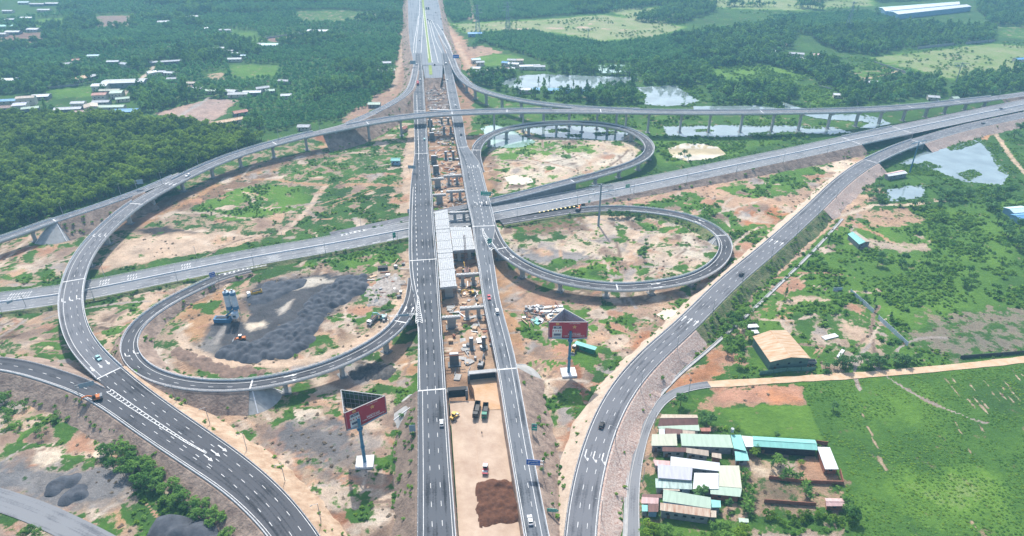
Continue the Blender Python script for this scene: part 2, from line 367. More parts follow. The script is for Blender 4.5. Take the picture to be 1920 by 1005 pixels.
def guard_rail(parent, r, i0, i1, side):
    mb = MB(); s = 1 if side == 'L' else -1
    loft(mb, r, i0, i1, [(lambda i, a=a: s * (r.w[i] / 2 - a), z) for a, z in ((.30, .45), (.38, .45), (.38, .8), (.30, .8))], closed=True)
    d = r.s[i0] + 1
    while d < r.s[i1] - 1:
        p = r.pt(d, s * (r.wi(d) / 2 - .22), 0); mb.box((p.x, p.y, p.z), (.16, .16, .75)); d += 4
    return mb.build('guard_rail', CONC_W, parent)
def roadbed(parent, r, i0, i1, m):
    mb = MB(); loft(mb, r, i0, i1, [(lambda i: r.w[i] / 2, 0), (lambda i: -r.w[i] / 2, 0)]); return mb.build('carriageway', m, parent)
def road(name, r, i0, i1, m, marks=(), railL=(), railR=(), z0=0.0):
    o = structure_root(name, r, i0, i1, m)
    if marks: markings(r, i0, i1, marks, o)
    for a, b in railL: guard_rail(o, r, a, b, 'L')
    for a, b in railR: guard_rail(o, r, a, b, 'R')
    return o
def structure_root(name, r, i0, i1, m):
    mb = MB(); loft(mb, r, i0, i1, [(lambda i: r.w[i] / 2, 0), (lambda i: -r.w[i] / 2, 0)])
    return structure(mb, name, m)
BANKS = []
def bank(r, i0, i1, side, m, ratio=1.5, shoulder=.8, ground=0.0, name='embankment', maxrun=None):
    s = 1 if side == 'L' else -1; mb = MB(); BANKS.append((r, i0, i1, s, ratio, ground, m.name))
    toe = lambda i: (float(fbm(np.array([r.c[i, 0] / 6]), np.array([r.c[i, 1] / 6]), 3)[0]) - .5) * (4.0 if ratio > .5 else .2)
    def run(i): return max(.2, (r.c[i, 2] - ground) * ratio) if maxrun is None else min(maxrun, max(.2, (r.c[i, 2] - ground) * ratio))
    e = lambda i: r.w[i] / 2
    loft(mb, r, i0, i1, [(lambda i: s * (e(i) - .3), -.03), (lambda i: s * (e(i) + shoulder), -.12), (lambda i: s * (e(i) + shoulder + run(i) * .5 + .25 * math.sin(i * .7)), lambda i: -.12 - (r.c[i, 2] - ground) * .52), (lambda i: s * (e(i) + shoulder + run(i) + toe(i)), lambda i: ground - r.c[i, 2] - .05)])
    if s < 0: mb.f = [tuple(reversed(f)) for f in mb.f]
    mb.f = [tuple(reversed(f)) for f in mb.f]
    return structure(mb, name, m)
def near_routes(x, y, margin, skip=(), zmax=None):
    hit = np.zeros(len(x), bool)
    for r in ROUTES:
        if r in skip: continue
        lo = r.c[:, :2].min(0) - 15; hi = r.c[:, :2].max(0) + 15
        m = np.where((x > lo[0]) & (x < hi[0]) & (y > lo[1]) & (y < hi[1]) & ~hit)[0]
        if len(m) == 0: continue
        c = r.c[::2, :2]; w = r.w[::2] / 2 + margin + (np.clip(r.c[::2, 2], 0, 4.0) if zmax is None else 0)
        if zmax is not None:
            k = r.c[::2, 2] < zmax; c = c[k]; w = w[k]
            if len(c) == 0: continue
        for a in range(0, len(m), 4000):
            mm = m[a:a + 4000]; dx = x[mm][:, None] - c[:, 0]; dy = y[mm][:, None] - c[:, 1]
            hit[mm] |= ((dx * dx + dy * dy) < w * w).any(1)
    return hit
# ------------------------------------------------------------------ the alignments
R1 = Route([(770, 884, 1330, 8), (778, 866, 1130, 8), (782, 855, 1005, 8), (783, 845, 870, 8.3), (783, 836, 735, 8.8), (784, 828.5, 625, 9.2), (779, 825, 570, 9.3), (769.5, 822, 520, 9.4), (767, 820, 488, 9.5), (767, 813.5, 415, 9.5), (770, 809.5, 350, 9.5), (777.5, 803, 288, 9.5), (776.5, 799.5, 233, 9.5), (775.5, 796, 180, 9.4), (778, 793, 133, 9.2), (779.5, 789.5, 100, 9.0)], 0, edges=True, smooth=5)
R2 = Route([(1036, 1098, 1330, 8), (1001, 1054, 1120, 8), (982, 1030, 1005, 8), (955, 997, 840, 8.4), (928, 965, 670, 9.0), (905, 936.5, 560, 9.3), (897, 927, 500, 9.4), (891, 922, 466, 9.5), (885.5, 929, 425, 9.5), (876, 919, 380, 9.5), (868.5, 907, 335, 9.5), (863, 899, 305, 9.5), (857.5, 877, 275, 9.5), (849.5, 869, 233, 9.5), (839.6, 858, 180, 9.4), (833.6, 849, 140, 9.2), (827, 840, 100, 9.0)], 0, edges=True, smooth=5)
R7 = Route([(-140, 583, 1.6), (0, 567, 1.6), (110, 553, 1.6), (333, 510, 1.6), (467, 484, 1.6), (640, 454, 1.6), (766, 430, 1.6), (924, 400, 1.6), (1072, 372, 1.8), (1200, 347, 2.4), (1280, 330.5, 3.2), (1400, 305.5, 4.4), (1500, 285, 5.2), (1598, 263.5, 5.6), (1690, 244, 5.7), (1800, 221, 5.6), (1900, 200.5, 5.4), (2030, 174, 5.2)], 22.6, smooth=20)
R8 = Route([(2010, 159, 5.0), (1920, 176, 6.5), (1850, 185.5, 8), (1800, 191, 10), (1709, 200.5, 13), (1640, 205, 15.5), (1560, 208, 17.2), (1480, 209.5, 18.6), (1280, 210.5, 19.5), (1125, 208.5, 20), (948, 208.5, 19.6), (840, 212.5, 18.3), (780, 217.5, 17.3), (693, 230, 15.5), (635, 241.5, 14.2), (568, 255, 13), (513, 269.5, 12), (463, 284, 11.2), (405, 305, 10.6), (353, 328.5, 10.2), (300, 356.5, 9.8), (256, 381.6, 9.6), (224, 406.5, 9.5), (198, 430.5, 9.5), (175, 455, 9.5), (158, 479, 9.5), (146, 501.5, 9.4), (139, 523.5, 9.2), (133, 552, 8.7), (133, 578, 8.2), (138, 606, 7.6), (150, 637, 7.0), (173, 668, 6.5), (204, 698, 6.2), (246, 734, 6.1), (310, 782, 6.0), (385, 835, 6.0), (455, 888, 6.0), (515, 945, 6.0), (560, 1003, 6.0), (600, 1070, 6.0), (630, 1140, 6.0), (712, 1330, 6.0)], 12.2, smooth=16)
R9 = Route([(-110, 682, 6.8), (0, 681, 6.6), (43, 689, 6.5), (100, 706, 6.4), (152, 724, 6.3), (205, 752, 6.2), (258, 789, 6.1), (325, 834, 6.0), (380, 870, 6.0), (440, 910, 6.0), (490, 955, 6.0), (535, 1005, 6.0), (572, 1070, 6.0), (600, 1140, 6.0), (678, 1330, 6.0)], 9.4, smooth=16, zoff=-.05)
R10 = Route([(-140, 482, 8.6), (-60, 466, 8.8), (0, 449.5, 9.0), (93, 416.5, 9.3), (160, 395, 9.5), (221, 374, 9.6), (262, 359, 9.8), (300, 343.5, 9.9), (340, 325, 10.1)], 7.6, smooth=10, zoff=-.05)
R11 = Route([(600, 246, 13.6), (640, 236.5, 14.2), (668, 226, 13.8), (705, 209.5, 13), (740, 191, 12), (757, 179.5, 11.2), (768, 168, 10.6), (774.5, 152, 10), (778.5, 135, 9.4), (781, 115, 9.1)], 7.4, smooth=8, zoff=-.05)
R12 = Route([(828, 66, 8.2), (834, 80, 8.4), (840.5, 95, 8.8), (848, 113, 9.2), (856, 133, 9.6), (867, 148, 10.5), (885, 162, 11.8), (914, 174, 13.4), (955, 184.5, 15.5), (1008, 193.5, 17.6), (1070, 200.5, 19.2), (1130, 204.5, 20), (1200, 206.5, 19.9)], 7.8, smooth=10, zoff=-.05)
R4 = Route([(470, 505, 1.55), (410, 520.5, 1.9), (381, 534.5, 2.4), (339, 554, 3.2), (304, 574, 3.8), (276, 593, 4.1), (253, 616, 4.4), (241.5, 639, 4.6), (240, 656, 4.8), (249, 675, 5.0), (271, 695.5, 5.2), (309, 711.5, 5.6), (353, 721, 6.0), (405, 724.5, 6.5), (456, 723.5, 6.9), (517, 714.5, 7.5), (575, 701, 8.0), (622, 686, 8.3), (666, 666.5, 8.7), (710, 642, 9.0), (741, 617, 9.1), (758, 596, 9.2), (769, 574, 9.3), (776, 548, 9.4), (778, 520, 9.4)], 8.2, smooth=12, zoff=-.05)
R5 = Route([(899, 322, 9.4), (893, 300, 9.4), (892, 285, 9.4), (904, 263.5, 9.35), (935.5, 246.5, 9.3), (966, 238.8, 9.2), (1002, 233.2, 9.2), (1037, 230.5, 9.2), (1081, 230, 9.1), (1125.6, 232.4, 9.0), (1171, 241.2, 8.9), (1198, 253, 8.8), (1215, 268, 8.7), (1219.5, 279, 8.6), (1210, 294, 8.3), (1184, 308, 8.0), (1147, 320, 7.7), (1112, 330, 7.3), (1066, 341, 6.8), (1001.7, 358, 5.2), (925.5, 376.5, 3.3), (840, 394, 2.0), (766, 409.5, 1.7), (695, 424.5, 1.62), (620, 440, 1.58)], 8.2, smooth=10, zoff=-.05)
R6 = Route([(913, 400, 9.4), (919, 423, 9.4), (927, 445, 9.4), (939, 466, 9.3), (957, 483, 9.2), (984, 499.5, 8.9), (1007, 510.5, 8.5), (1057, 526.5, 7.6), (1107, 535, 6.9), (1160, 539.5, 6.4), (1223, 535.5, 5.8), (1280, 526.5, 5.4), (1313, 515.5, 5.1), (1342, 498, 4.8), (1360, 473, 4.4), (1361, 455, 4.1), (1347, 436, 3.8), (1315, 416.5, 3.2), (1280, 405, 2.7), (1231, 396.5, 2.2), (1190, 392.5, 2.0), (1133, 391, 1.8), (1083, 395, 1.7), (1007, 406, 1.6), (940, 417, 1.58)], 8.4, smooth=10, zoff=-.05)
R13 = Route([(1078, 1330, 6), (1084, 1130, 6), (1087.5, 1005, 6), (1101.5, 903, 6), (1121.5, 828, 6), (1151, 758, 6), (1186, 706, 6), (1218, 671, 5.9), (1280, 615, 5.7), (1363, 533, 5.5), (1447, 462, 5.5), (1518, 398, 5.5), (1586, 334, 5.5), (1618, 311, 5.5), (1650, 294, 5.5), (1691, 276, 5.5), (1737, 260.5, 5.4), (1808, 240, 5.3), (1900, 220, 5.2), (2030, 193, 5.2)], 12.0, smooth=14)
R14 = Route([(1194, 1330, .25), (1190, 1130, .25), (1188, 1005, .25), (1189, 905, .25), (1200, 838, .25), (1212, 798, .25), (1227, 769, .25), (1245, 747, .25), (1266, 734, .25), (1294, 725, .25), (1330, 720.5, .25)], 4.6, smooth=8)
R15 = Route([(1322, 721, .2), (1400, 716.5, .2), (1500, 710, .2), (1600, 704, .2), (1700, 696, .2), (1800, 687, .2), (1920, 674, .2), (2050, 659, .2)], 4.4, smooth=8)
R16 = Route([(-120, 903, .25), (0, 937, .25), (60, 957, .25), (130, 989, .25), (200, 1025, .25), (300, 1090, .25)], 9.5, smooth=4)
RF = Route([(776, 846, 122, 8.8), (774, 846, 108, 8.55), (770, 841, 90, 8.3), (767, 832, 60, 7.6), (765.5, 826, 25, 7), (765, 821, 0, 7), (764, 811, -60, 7), (763.5, 803, -110, 7)], 0, edges=True, smooth=4)
RG = Route([(797, 829, 146, 8.5), (793, 830, 125, 8.45), (791, 828, 105, 8.3)], 0, edges=True, smooth=2, zoff=-.03)

# ------------------------------------------------------------------ viaducts
def pier(parent, r, d, z0=0.0, wcol=2.6, twin=False, depth=1.9):
    i = int(np.argmin(np.abs(r.s - d))); p = r.pos(i); h = r.hd(i); top = p.z - 2.0
    if top - z0 < 1.2: return
    f = r.t[i]; nl = r.nl[i]; mb = MB()
    if twin:
        for o in (-2.4, 2.4): mb.box((p.x + nl[0] * o, p.y + nl[1] * o, z0 - .5), (1.5, 1.7, top - 1.2 - z0 + .5), h)
    else: mb.box((p.x, p.y, z0 - .5), (1.7, wcol, top - 1.2 - z0 + .5), h)
    o = mb.build('pier', CONC, parent)
    mb = MB(); W2 = r.w[i] * .62
    fr = lambda a, b, c: (p.x + nl[0] * a + f[0] * c, p.y + nl[1] * a + f[1] * c, b)
    mb.prism([(-W2 / 2, top - .55), (-wcol * .6, top - 1.3), (wcol * .6, top - 1.3), (W2 / 2, top - .55), (W2 / 2, top), (-W2 / 2, top)], -depth / 2, depth / 2, 0, fr)
    mb.build('pier_cap', CONC, o)
    mb = MB(); mb.box((p.x, p.y, z0 - .3), (4.2, 5.2, .55), h); mb.build('pile_cap', CONC_D, o)
def viaduct(label, r, i0, i1, m, marks=(), joints=(), parL=(), parR=(), pitch=28.0, phase=0.0, low=2.6, skip=None, twin=False, name='viaduct', group='concrete viaducts of the interchange'):
    c = r.c[(i0 + i1) // 2]
    t = thing(name, label, 'viaduct', (0, 0, 0), 0)
    mb = MB(); e = lambda k: (lambda i: k * r.w[i] / 2)
    loft(mb, r, i0, i1, [(e(1), -.02), (e(1), -.55), (e(.62), -.8), (e(.5), -1.95), (e(-.5), -1.95), (e(-.62), -.8), (e(-1), -.55), (e(-1), -.02)], closed=True)
    mb.build('deck', CONC, t)
    mb = MB(); loft(mb, r, i0, i1, [(lambda i: r.w[i] / 2 - .3, 0), (lambda i: -r.w[i] / 2 + .3, 0)]); mb.build('carriageway', m, t)
    if marks: markings(r, i0, i1, marks, t)
    for q in joints: joint(t, r, q)
    for a, b in parL: parapet(t, r, a, b, 'L')
    for a, b in parR: parapet(t, r, a, b, 'R')
    d = r.s[i0] + (phase % pitch)
    while d < r.s[i1] - 3:
        p = r.pt(d)
        if p.z > low + 1.5 and not near_routes(np.array([p.x]), np.array([p.y]), 1.5, skip=(r,), zmax=p.z - 3.5)[0] and not (skip and skip(p)):
            pier(t, r, d, 0, twin=twin)
        d += pitch
    return t
def between(r, a, b): i, j = r.at(*a), r.at(*b); return (min(i, j), max(i, j))
E1 = 'white'
# R1 left carriageway, R2 right carriageway
m1 = [('R', 1.2, 'solid', .2), ('R', 4.7, 'dash', .19), ('R', 8.4, 'dash', .19)]
i_ab = R1.at(809, 735); i_n = R1.at(785.5, 133); i_end = R1.n - 1
a0 = R1.at(797, 560); a1 = R1.at(795, 335)
v1 = viaduct('long straight left carriageway viaduct carrying the white saloon lanes past the new bridge piers', R1, i_ab, i_n, A_MAIN, marks=[m1[0], m1[1], m1[2]],
             joints=[i_ab, R1.at(794, 488), R1.at(790.5, 288), R1.at(788, 207)], parL=[(i_ab, R1.at(806, 602)), (R1.at(798, 545), R1.at(784, 178))], parR=[(i_ab, i_n)], pitch=32, phase=18)
dm = MB(); dashes(dm, R1, R1.s[R1.at(806, 606)], R1.s[R1.at(791, 345)], lambda d: -R1.wi(d) / 2 + 12.1, .32, .02, 3, 3)
strip(dm, R1, R1.s[R1.at(799, 560)], R1.s[R1.at(791, 350)], lambda d: R1.wi(d) / 2 - 1.9, .28, .02)
strip(dm, R1, R1.s[i_ab], R1.s[R1.at(806, 612)], lambda d: -R1.wi(d) / 2 + 11.8, .28, .02)
strip(dm, R1, R1.s[R1.at(790, 300)], R1.s[R1.at(784, 178)], lambda d: R1.wi(d) / 2 - 3.4, .3, .02)
dm.build('lane_marking', PAINT, v1)
rd1 = road('road', R1, 0, i_ab, A_MAIN, [m1[0], m1[1], m1[2], ('L', 2.3, 'solid', .2)])
parapet(rd1, R1, 0, i_ab, 'R'); guard_rail(rd1, R1, 0, i_ab, 'L')
rd1n = road('road', R1, i_n, i_end, A_MAIN, [m1[0], m1[1]])
m2 = [('L', 1.0, 'solid', .19), ('L', 4.9, 'dash', .19)]
j_ab = R2.at(947, 692); j_n = R2.at(841, 140)
v2 = viaduct('straight right carriageway viaduct with two lanes between the loop ramps', R2, j_ab, j_n, A_LITE, marks=m2,
             joints=[j_ab, R2.at(907, 424), R2.at(867, 277), R2.at(846, 207)], parL=[(j_ab, j_n)], parR=[(j_ab, R2.at(912, 500)), (R2.at(907, 421), R2.at(884, 318)), (R2.at(866, 271), j_n)], pitch=32, phase=10)
dm = MB(); dashes(dm, R2, R2.s[R2.at(908, 430)], R2.s[R2.at(881, 308)], lambda d: -R2.wi(d) / 2 + 7.4, .3, .02, 3, 3)
dashes(dm, R2, R2.s[R2.at(908, 430)], R2.s[R2.at(881, 308)], lambda d: -R2.wi(d) / 2 + 4.2, .19, .02)
strip(dm, R2, R2.s[R2.at(907, 424)], R2.s[R2.at(881, 308)], lambda d: -R2.wi(d) / 2 + 1.2, .19, .02)
strip(dm, R2, R2.s[j_ab], R2.s[R2.at(912, 495)], lambda d: -R2.wi(d) / 2 + 2.6, .19, .02)
for y in (312, 380): 
    for o in (3.2, 6.6, 10.0): arrow(dm, R2, R2.s[R2.at(*((884, y) if y < 330 else (897, y)))], -R2.w[R2.at(897, 380)] / 2 + o - .6, 1, 1 if o > 9 else 0, 7)
dm.build('lane_marking', PAINT, v2)
rd2 = road('road', R2, 0, j_ab, A_LITE, m2 + [('R', 2.6, 'solid', .2)])
parapet(rd2, R2, 0, j_ab, 'L'); parapet(rd2, R2, 0, j_ab, 'R', rail=False)
rd2n = road('road', R2, j_n, R2.n - 1, A_MAIN, m2)
# R8 flyover: viaduct from the east touchdown to the south west ramp
k0 = R8.at(1868, 183); k1 = R8.at(204, 698)
nolL = [(R8.at(1185, 209.5), R8.at(1040, 209)), ]
m8 = [('R', 2.4, 'solid', .2), ('R', 5.7, 'dash', .19), ('R', 8.7, 'dash', .19), ('L', .9, 'solid', .22)]
# travelling from the east the right-hand side is the far (north / outer) side
c8 = [R8.at(1800, 191), R8.at(1709, 200.5), R8.at(1430, 210), R8.at(1125, 208.5), R8.at(948, 208.5), R8.at(845, 212), R8.at(690, 230), R8.at(513, 269.5), R8.at(256, 381.6), R8.at(139, 523.5), k1]
v8 = viaduct('long curved flyover sweeping over both carriageways and round the left side on tall piers', R8, k0, k1, A_RAMP, marks=m8, joints=c8,
             parL=[(k0, k1)], parR=[(k0, R8.at(1190, 209.5)), (R8.at(1035, 208.5), R8.at(655, 237)), (R8.at(590, 250), R8.at(335, 337)), (R8.at(262, 377), k1)], pitch=29.0, phase=float((R8.s[R8.at(690, 231)] - R8.s[k0]) % 29.0))
dm = MB()
for y in ((133, 561),):
    for o in (3.9, 0.4, -3.2): arrow(dm, R8, R8.s[R8.at(*y)], o - 1.2, 1, 1, 7)
for o in (3.9, 0.4, -3.2): arrow(dm, R8, R8.s[R8.at(190, 440)], o - 1.2, 1, 1, 6); arrow(dm, R8, R8.s[R8.at(320, 346)], o - 1.2, 1, 0, 6); arrow(dm, R8, R8.s[R8.at(192, 687)], o - 1, 1, 0, 6)
dm.build('lane_marking', PAINT, v8)
rd8e = road('road', R8, 0, k0, A_RAMP, m8); guard_rail(rd8e, R8, 0, k0, 'L')
rd8 = road('road', R8, k1, R8.n - 1, A_NEW, [('L', .9, 'solid', .2), ('L', 4.4, 'dash', .19), ('L', 8.0, 'dash', .19), ('L', 11.4, 'dash', .2)])
guard_rail(rd8, R8, k1, R8.n - 1, 'L')
dm = MB()
for o in (3.6, .3, -3.0): arrow(dm, R8, R8.s[R8.at(410, 845)], o - .4, 1, 0, 8)
# striped gore between the two merging ramps
gp = PP([(205, 733), (247, 762), (300, 797), (350, 829), (387, 850)], 6.1)
def gore(mb, pts, w0, w1, zz, slant=1.0, pitch=2.4, bar=1.0, border=True):
    bar *= .7
    L = [0]
    for a, b in zip(pts, pts[1:]): L.append(L[-1] + (b - a).length)
    A = np.array([[*p] for p in pts])
    def at(d): return Vector((np.interp(d, L, A[:, 0]), np.interp(d, L, A[:, 1]), np.interp(d, L, A[:, 2]) + zz))
    def fr(d): f = (at(min(d + 1, L[-1])) - at(max(d - 1, 0))).normalized(); return f, Vector((-f.y, f.x, 0))
    d = 0.5
    while d < L[-1] - 1:
        w = w0 + (w1 - w0) * d / L[-1]; f, l = fr(d); p = at(d)
        for s in (1, -1):
            mb.quad(p, p + f * bar, p + f * (bar - slant * w / 2) + l * (s * w / 2), p + f * (-slant * w / 2) + l * (s * w / 2))
        d += pitch
    if border:
        n = int(L[-1] / 3)
        for s in (1, -1):
            vs = []
            for q in range(n + 1):
                d = L[-1] * q / n; w = w0 + (w1 - w0) * q / n; f, l = fr(d); p = at(d); vs += [p + l * (s * w / 2 + .16), p + l * (s * w / 2 - .16)]
            mb.add(vs, [(2 * q + 1, 2 * q + 3, 2 * q + 2, 2 * q) for q in range(n)])
gore(dm, gp, 2.3, .3, .09, pitch=2.8, bar=.8)
dm.build('lane_marking', PAINT, rd8)
# R9 outer ramp and merged outer lanes
rd9 = road('road', R9, 0, R9.n - 1, A_NEW, [('R', 1.3, 'solid', .2), ('R', 4.9, 'dash', .19)])
guard_rail(rd9, R9, 0, R9.n - 1, 'R'); guard_rail(rd9, R9, 0, R9.at(178, 733), 'L')
parapet(rd9, R9, R9.at(20, 685), R9.n - 1, 'R', rail=False, h=.7)
# R10 ramp on the north side (viaduct at the left edge)
q0 = R10.at(98, 414)
v10 = viaduct('narrow ramp viaduct at the left edge beside the dense plantation', R10, 0, q0, A_RAMP, marks=[('L', .8, 'solid', .24), ('R', .8, 'solid', .24), ('C', 0, 'dash', .22)], joints=[q0], parL=[(0, q0)], parR=[(0, q0)], pitch=26, phase=4)
rd10 = road('road', R10, q0, R10.n - 1, A_RAMP, [('L', .8, 'solid', .24), ('R', .8, 'solid', .24), ('C', 0, 'dash', .22)])
parapet(rd10, R10, q0, R10.at(330, 330), 'L', rail=False); parapet(rd10, R10, q0, R10.at(240, 366), 'R', rail=False)
# R11 on an earth bank behind the flyover
rd11 = road('road', R11, 0, R11.n - 1, A_RAMP, [('L', .8, 'solid', .24), ('R', .8, 'solid', .24), ('C', 0, 'dash', .22)])
parapet(rd11, R11, R11.at(655, 231), R11.at(779, 130), 'L', rail=False); parapet(rd11, R11, R11.at(700, 212), R11.at(768, 167), 'R', rail=False)
# R12
h0 = R12.at(850, 118); h1 = R12.n - 1
v12 = viaduct('slender ramp viaduct curving from the far highway to join the flyover on the right', R12, h0, h1, A_RAMP, marks=[('L', .8, 'solid', .24), ('R', .8, 'solid', .24), ('C', 0, 'dash', .22)], joints=[R12.at(853, 124)], parL=[(h0, h1)], parR=[(h0, R12.at(1075, 201))], pitch=27, phase=14)
rd12 = road('road', R12, 0, h0, A_RAMP, [('L', .8, 'solid', .24), ('R', .8, 'solid', .24), ('C', 0, 'dash', .22)])
parapet(rd12, R12, 0, h0, 'L', rail=False); parapet(rd12, R12, R12.at(840, 95), h0, 'R', rail=False)
# R4 south west loop
l0 = R4.at(466, 723); l1 = R4.n - 1
m4 = [('L', 2.2, 'solid', .19), ('C', -.6, 'dash', .18)]
v4 = viaduct('south west loop ramp bridge curving round the dark gravel yard', R4, l0, l1, A_NEW, marks=m4, joints=[l0, R4.at(752, 604)], parL=[(l0, R4.at(770, 572))], parR=[(l0, R4.at(757, 598))], pitch=27, phase=16)
rd4 = road('road', R4, 0, l0, A_NEW, m4)
parapet(rd4, R4, R4.at(402, 524), l0, 'R', h=.7); parapet(rd4, R4, R4.at(395, 528), l0, 'L', h=.7)
dm = MB()
for o in (1.6, -2.3): arrow(dm, R4, R4.s[R4.at(243, 664)], o, 1, 1, 6); arrow(dm, R4, R4.s[R4.at(540, 709)], o, 1, 0, 8); arrow(dm, R4, R4.s[R4.at(765, 580)], o, 1, 0, 7)
gore(dm, PP([(786, 604), (784.5, 582), (784, 556)], 9.45), 3.6, .4, .09, pitch=2.0, bar=.8)
dm.build('lane_marking', PAINT, v4)
# R5 north east loop
n0 = 0; n1 = R5.at(1074, 339)
m5 = [('R', 2.0, 'solid', .25), ('C', .5, 'dash', .18)]
v5 = viaduct('small tight loop bridge on round piers beside the green pond', R5, n0, n1, A_NEW, marks=[('L', 1.2, 'solid', .25), ('C', -.3, 'dash', .18)], joints=[R5.at(893, 281), R5.at(1160, 237), n1], parL=[(R5.at(894, 279), n1)], parR=[(R5.at(897, 314), n1)], pitch=25, phase=8)
rd5 = road('road', R5, n1, R5.n - 1, A_RAMP, [('L', 1.2, 'solid', .25), ('C', -.3, 'dash', .18)])
parapet(rd5, R5, n1, R5.at(846, 392), 'L', rail=False); parapet(rd5, R5, n1, R5.at(900, 382), 'R', rail=False)
# R6 south east loop
o0 = R6.at(915, 412); o1 = R6.at(1350, 441)
m6 = [('L', 1.9, 'solid', .25), ('C', -.6, 'dash', .18)]
v6 = viaduct('south east loop ramp bridge with bright parapets above the orange track', R6, 0, o1, A_NEW, marks=m6, joints=[R6.at(939, 465), R6.at(1160, 539.5), o1], parL=[(R6.at(921, 428), o1)], parR=[(R6.at(931, 456), o1)], pitch=27, phase=20)
rd6 = road('road', R6, o1, R6.n - 1, A_NEW, m6)
parapet(rd6, R6, o1, R6.at(1180, 392), 'L', h=.7); parapet(rd6, R6, o1, R6.at(1090, 394), 'R', h=.7)
dm = MB()
for o in (1.4, -2.4): arrow(dm, R6, R6.s[R6.at(955, 481)], o, 1, 0, 6); arrow(dm, R6, R6.s[R6.at(1235, 534)], o, 1, 0, 8); arrow(dm, R6, R6.s[R6.at(1312, 415)], o, 1, 0, 7)
gore(dm, PP([(925.5, 467), (918, 456), (908, 440), (904, 428)], 9.55), 4.6, .3, .09, pitch=2.1, bar=1.0)
dm.build('lane_marking', PAINT, v6)
# ------------------------------------------------------------------ the east-west highway
b0 = R7.at(1598, 263.5); b1 = R7.at(1690, 244)
m7 = [('L', .9, 'solid', .2), ('R', .9, 'solid', .2), ('C', 1.0, 'solid', .24), ('C', -1.0, 'solid', .24), ('C', 4.4, 'dash', .18), ('C', -4.4, 'dash', .18), ('C', 7.8, 'dash', .18), ('C', -7.8, 'dash', .18)]
def median(parent, r, i0, i1):
    mb = MB(); loft(mb, r, i0, i1, [(.55, 0), (.3, .85), (-.3, .85), (-.55, 0)]); mb.build('median_barrier', CONC_W, parent)
rd7 = road('road', R7, 0, b0, A_OLD, m7); median(rd7, R7, 0, b0)
guard_rail(rd7, R7, R7.at(1000, 386), b0, 'L'); guard_rail(rd7, R7, R7.at(1150, 357), b0, 'R'); guard_rail(rd7, R7, 0, R7.at(660, 450), 'L'); guard_rail(rd7, R7, R7.at(480, 481), R7.at(690, 445), 'R')
v7 = viaduct('low highway bridge over the canal at the right', R7, b0, b1, A_OLD, marks=m7, joints=[b0, b1], parL=[(b0, b1)], parR=[(b0, b1)], pitch=20, phase=18); median(v7, R7, b0, b1)
rd7e = road('road', R7, b1, R7.n - 1, A_OLD, m7); median(rd7e, R7, b1, R7.n - 1); guard_rail(rd7e, R7, b1, R7.n - 1, 'L')
dm = MB()
gore(dm, PP([(412, 516), (452, 506), (500, 497)], 1.75), 2.6, .6, .06, pitch=2.6, bar=1.2)
gore(dm, PP([(640, 441), (665, 435), (687, 431)], 1.75), 3.0, 2.2, .06, pitch=3.0, bar=1.4)
for x, y in ((515, 487), (600, 472)):     # transverse warning bars across the south lanes
    d = R7.s[R7.at(x, y - 8)]
    for q in range(8): strip(dm, R7, d - 4 + (q % 2) * 1.0, d + 4 - (q % 3), -2.0 - q * 1.0, .22, .03)
for x, y in ((246, 522), (192, 533), (352, 503), (45, 558), (20, 562)):  # zig-zag slow-down lettering strokes
    d = R7.s[R7.at(x, y)]
    for o in (4.0, 7.6):
        for q in range(4):
            a = R7.pt(d - 2.6 + 1.5 * q, o - 1.2, .03); b = R7.pt(d - 2.0 + 1.5 * q, o + 1.2, .03); f = Vector((.38, 0.1, 0))
            mb_ = (a, a + f, b + f, b); dm.quad(*mb_)
dashes(dm, R7, R7.s[R7.at(640, 454)], R7.s[R7.at(762, 431)], -9.4, .5, .03, 5, 5)
dm.build('lane_marking', PAINT, rd7)
dm = MB(); gore(dm, PP([(1010, 398), (1050, 391), (1088, 385.5)], 1.85), 1.2, 2.0, .06, pitch=3.4, bar=1.6, border=False); dm.build('lane_marking', PAINT_Y, rd7)
# R13 south east ramp with a short bridge
p0 = R13.at(1633, 303); p1 = R13.at(1722, 265)
m13 = [('L', 1.1, 'solid', .2), ('R', .7, 'solid', .2), ('L', 4.7, 'dash', .19), ('L', 8.2, 'dash', .19)]
rd13 = road('road', R13, 0, p0, A_RAMP, m13)
guard_rail(rd13, R13, 0, p0, 'L'); guard_rail(rd13, R13, 0, p0, 'R')
v13 = viaduct('short three lane bridge crossing the edge of the lily pond', R13, p0, p1, A_RAMP, marks=m13, joints=[p0, p1], parL=[(p0, p1)], parR=[(p0, p1)], pitch=18, phase=16)
rd13e = road('road', R13, p1, R13.n - 1, A_RAMP, m13); guard_rail(rd13e, R13, p1, R13.n - 1, 'L'); guard_rail(rd13e, R13, p1, R13.n - 1, 'R')
dm = MB()
for x, y, t in ((1110, 855, 1), (1457, 455, 0), (1296, 600, 0)):
    for o in (3.7, .2, -3.4): arrow(dm, R13, R13.s[R13.at(x, y)], o - .1, 1 if t == 0 else -1, t, 8)
dm.build('lane_marking', PAINT, rd13)
# service road, track and old road
DIRT = mat('dirt_track', (.46, .30, .17), .95, .2, .25, .1, .8, col2=(.55, .42, .30))
rd14 = road('service_road', R14, 0, R14.n - 1, A_OLD, [('R', .25, 'solid', .14)])
R15.w = R15.w * (.8 + .5 * fbm(R15.c[:, 0] / 7, R15.c[:, 1] / 7, 3)); structure_root('dirt_track', R15, 0, R15.n - 1, DIRT)
road('old_road', R16, 0, R16.n - 1, A_OLD)
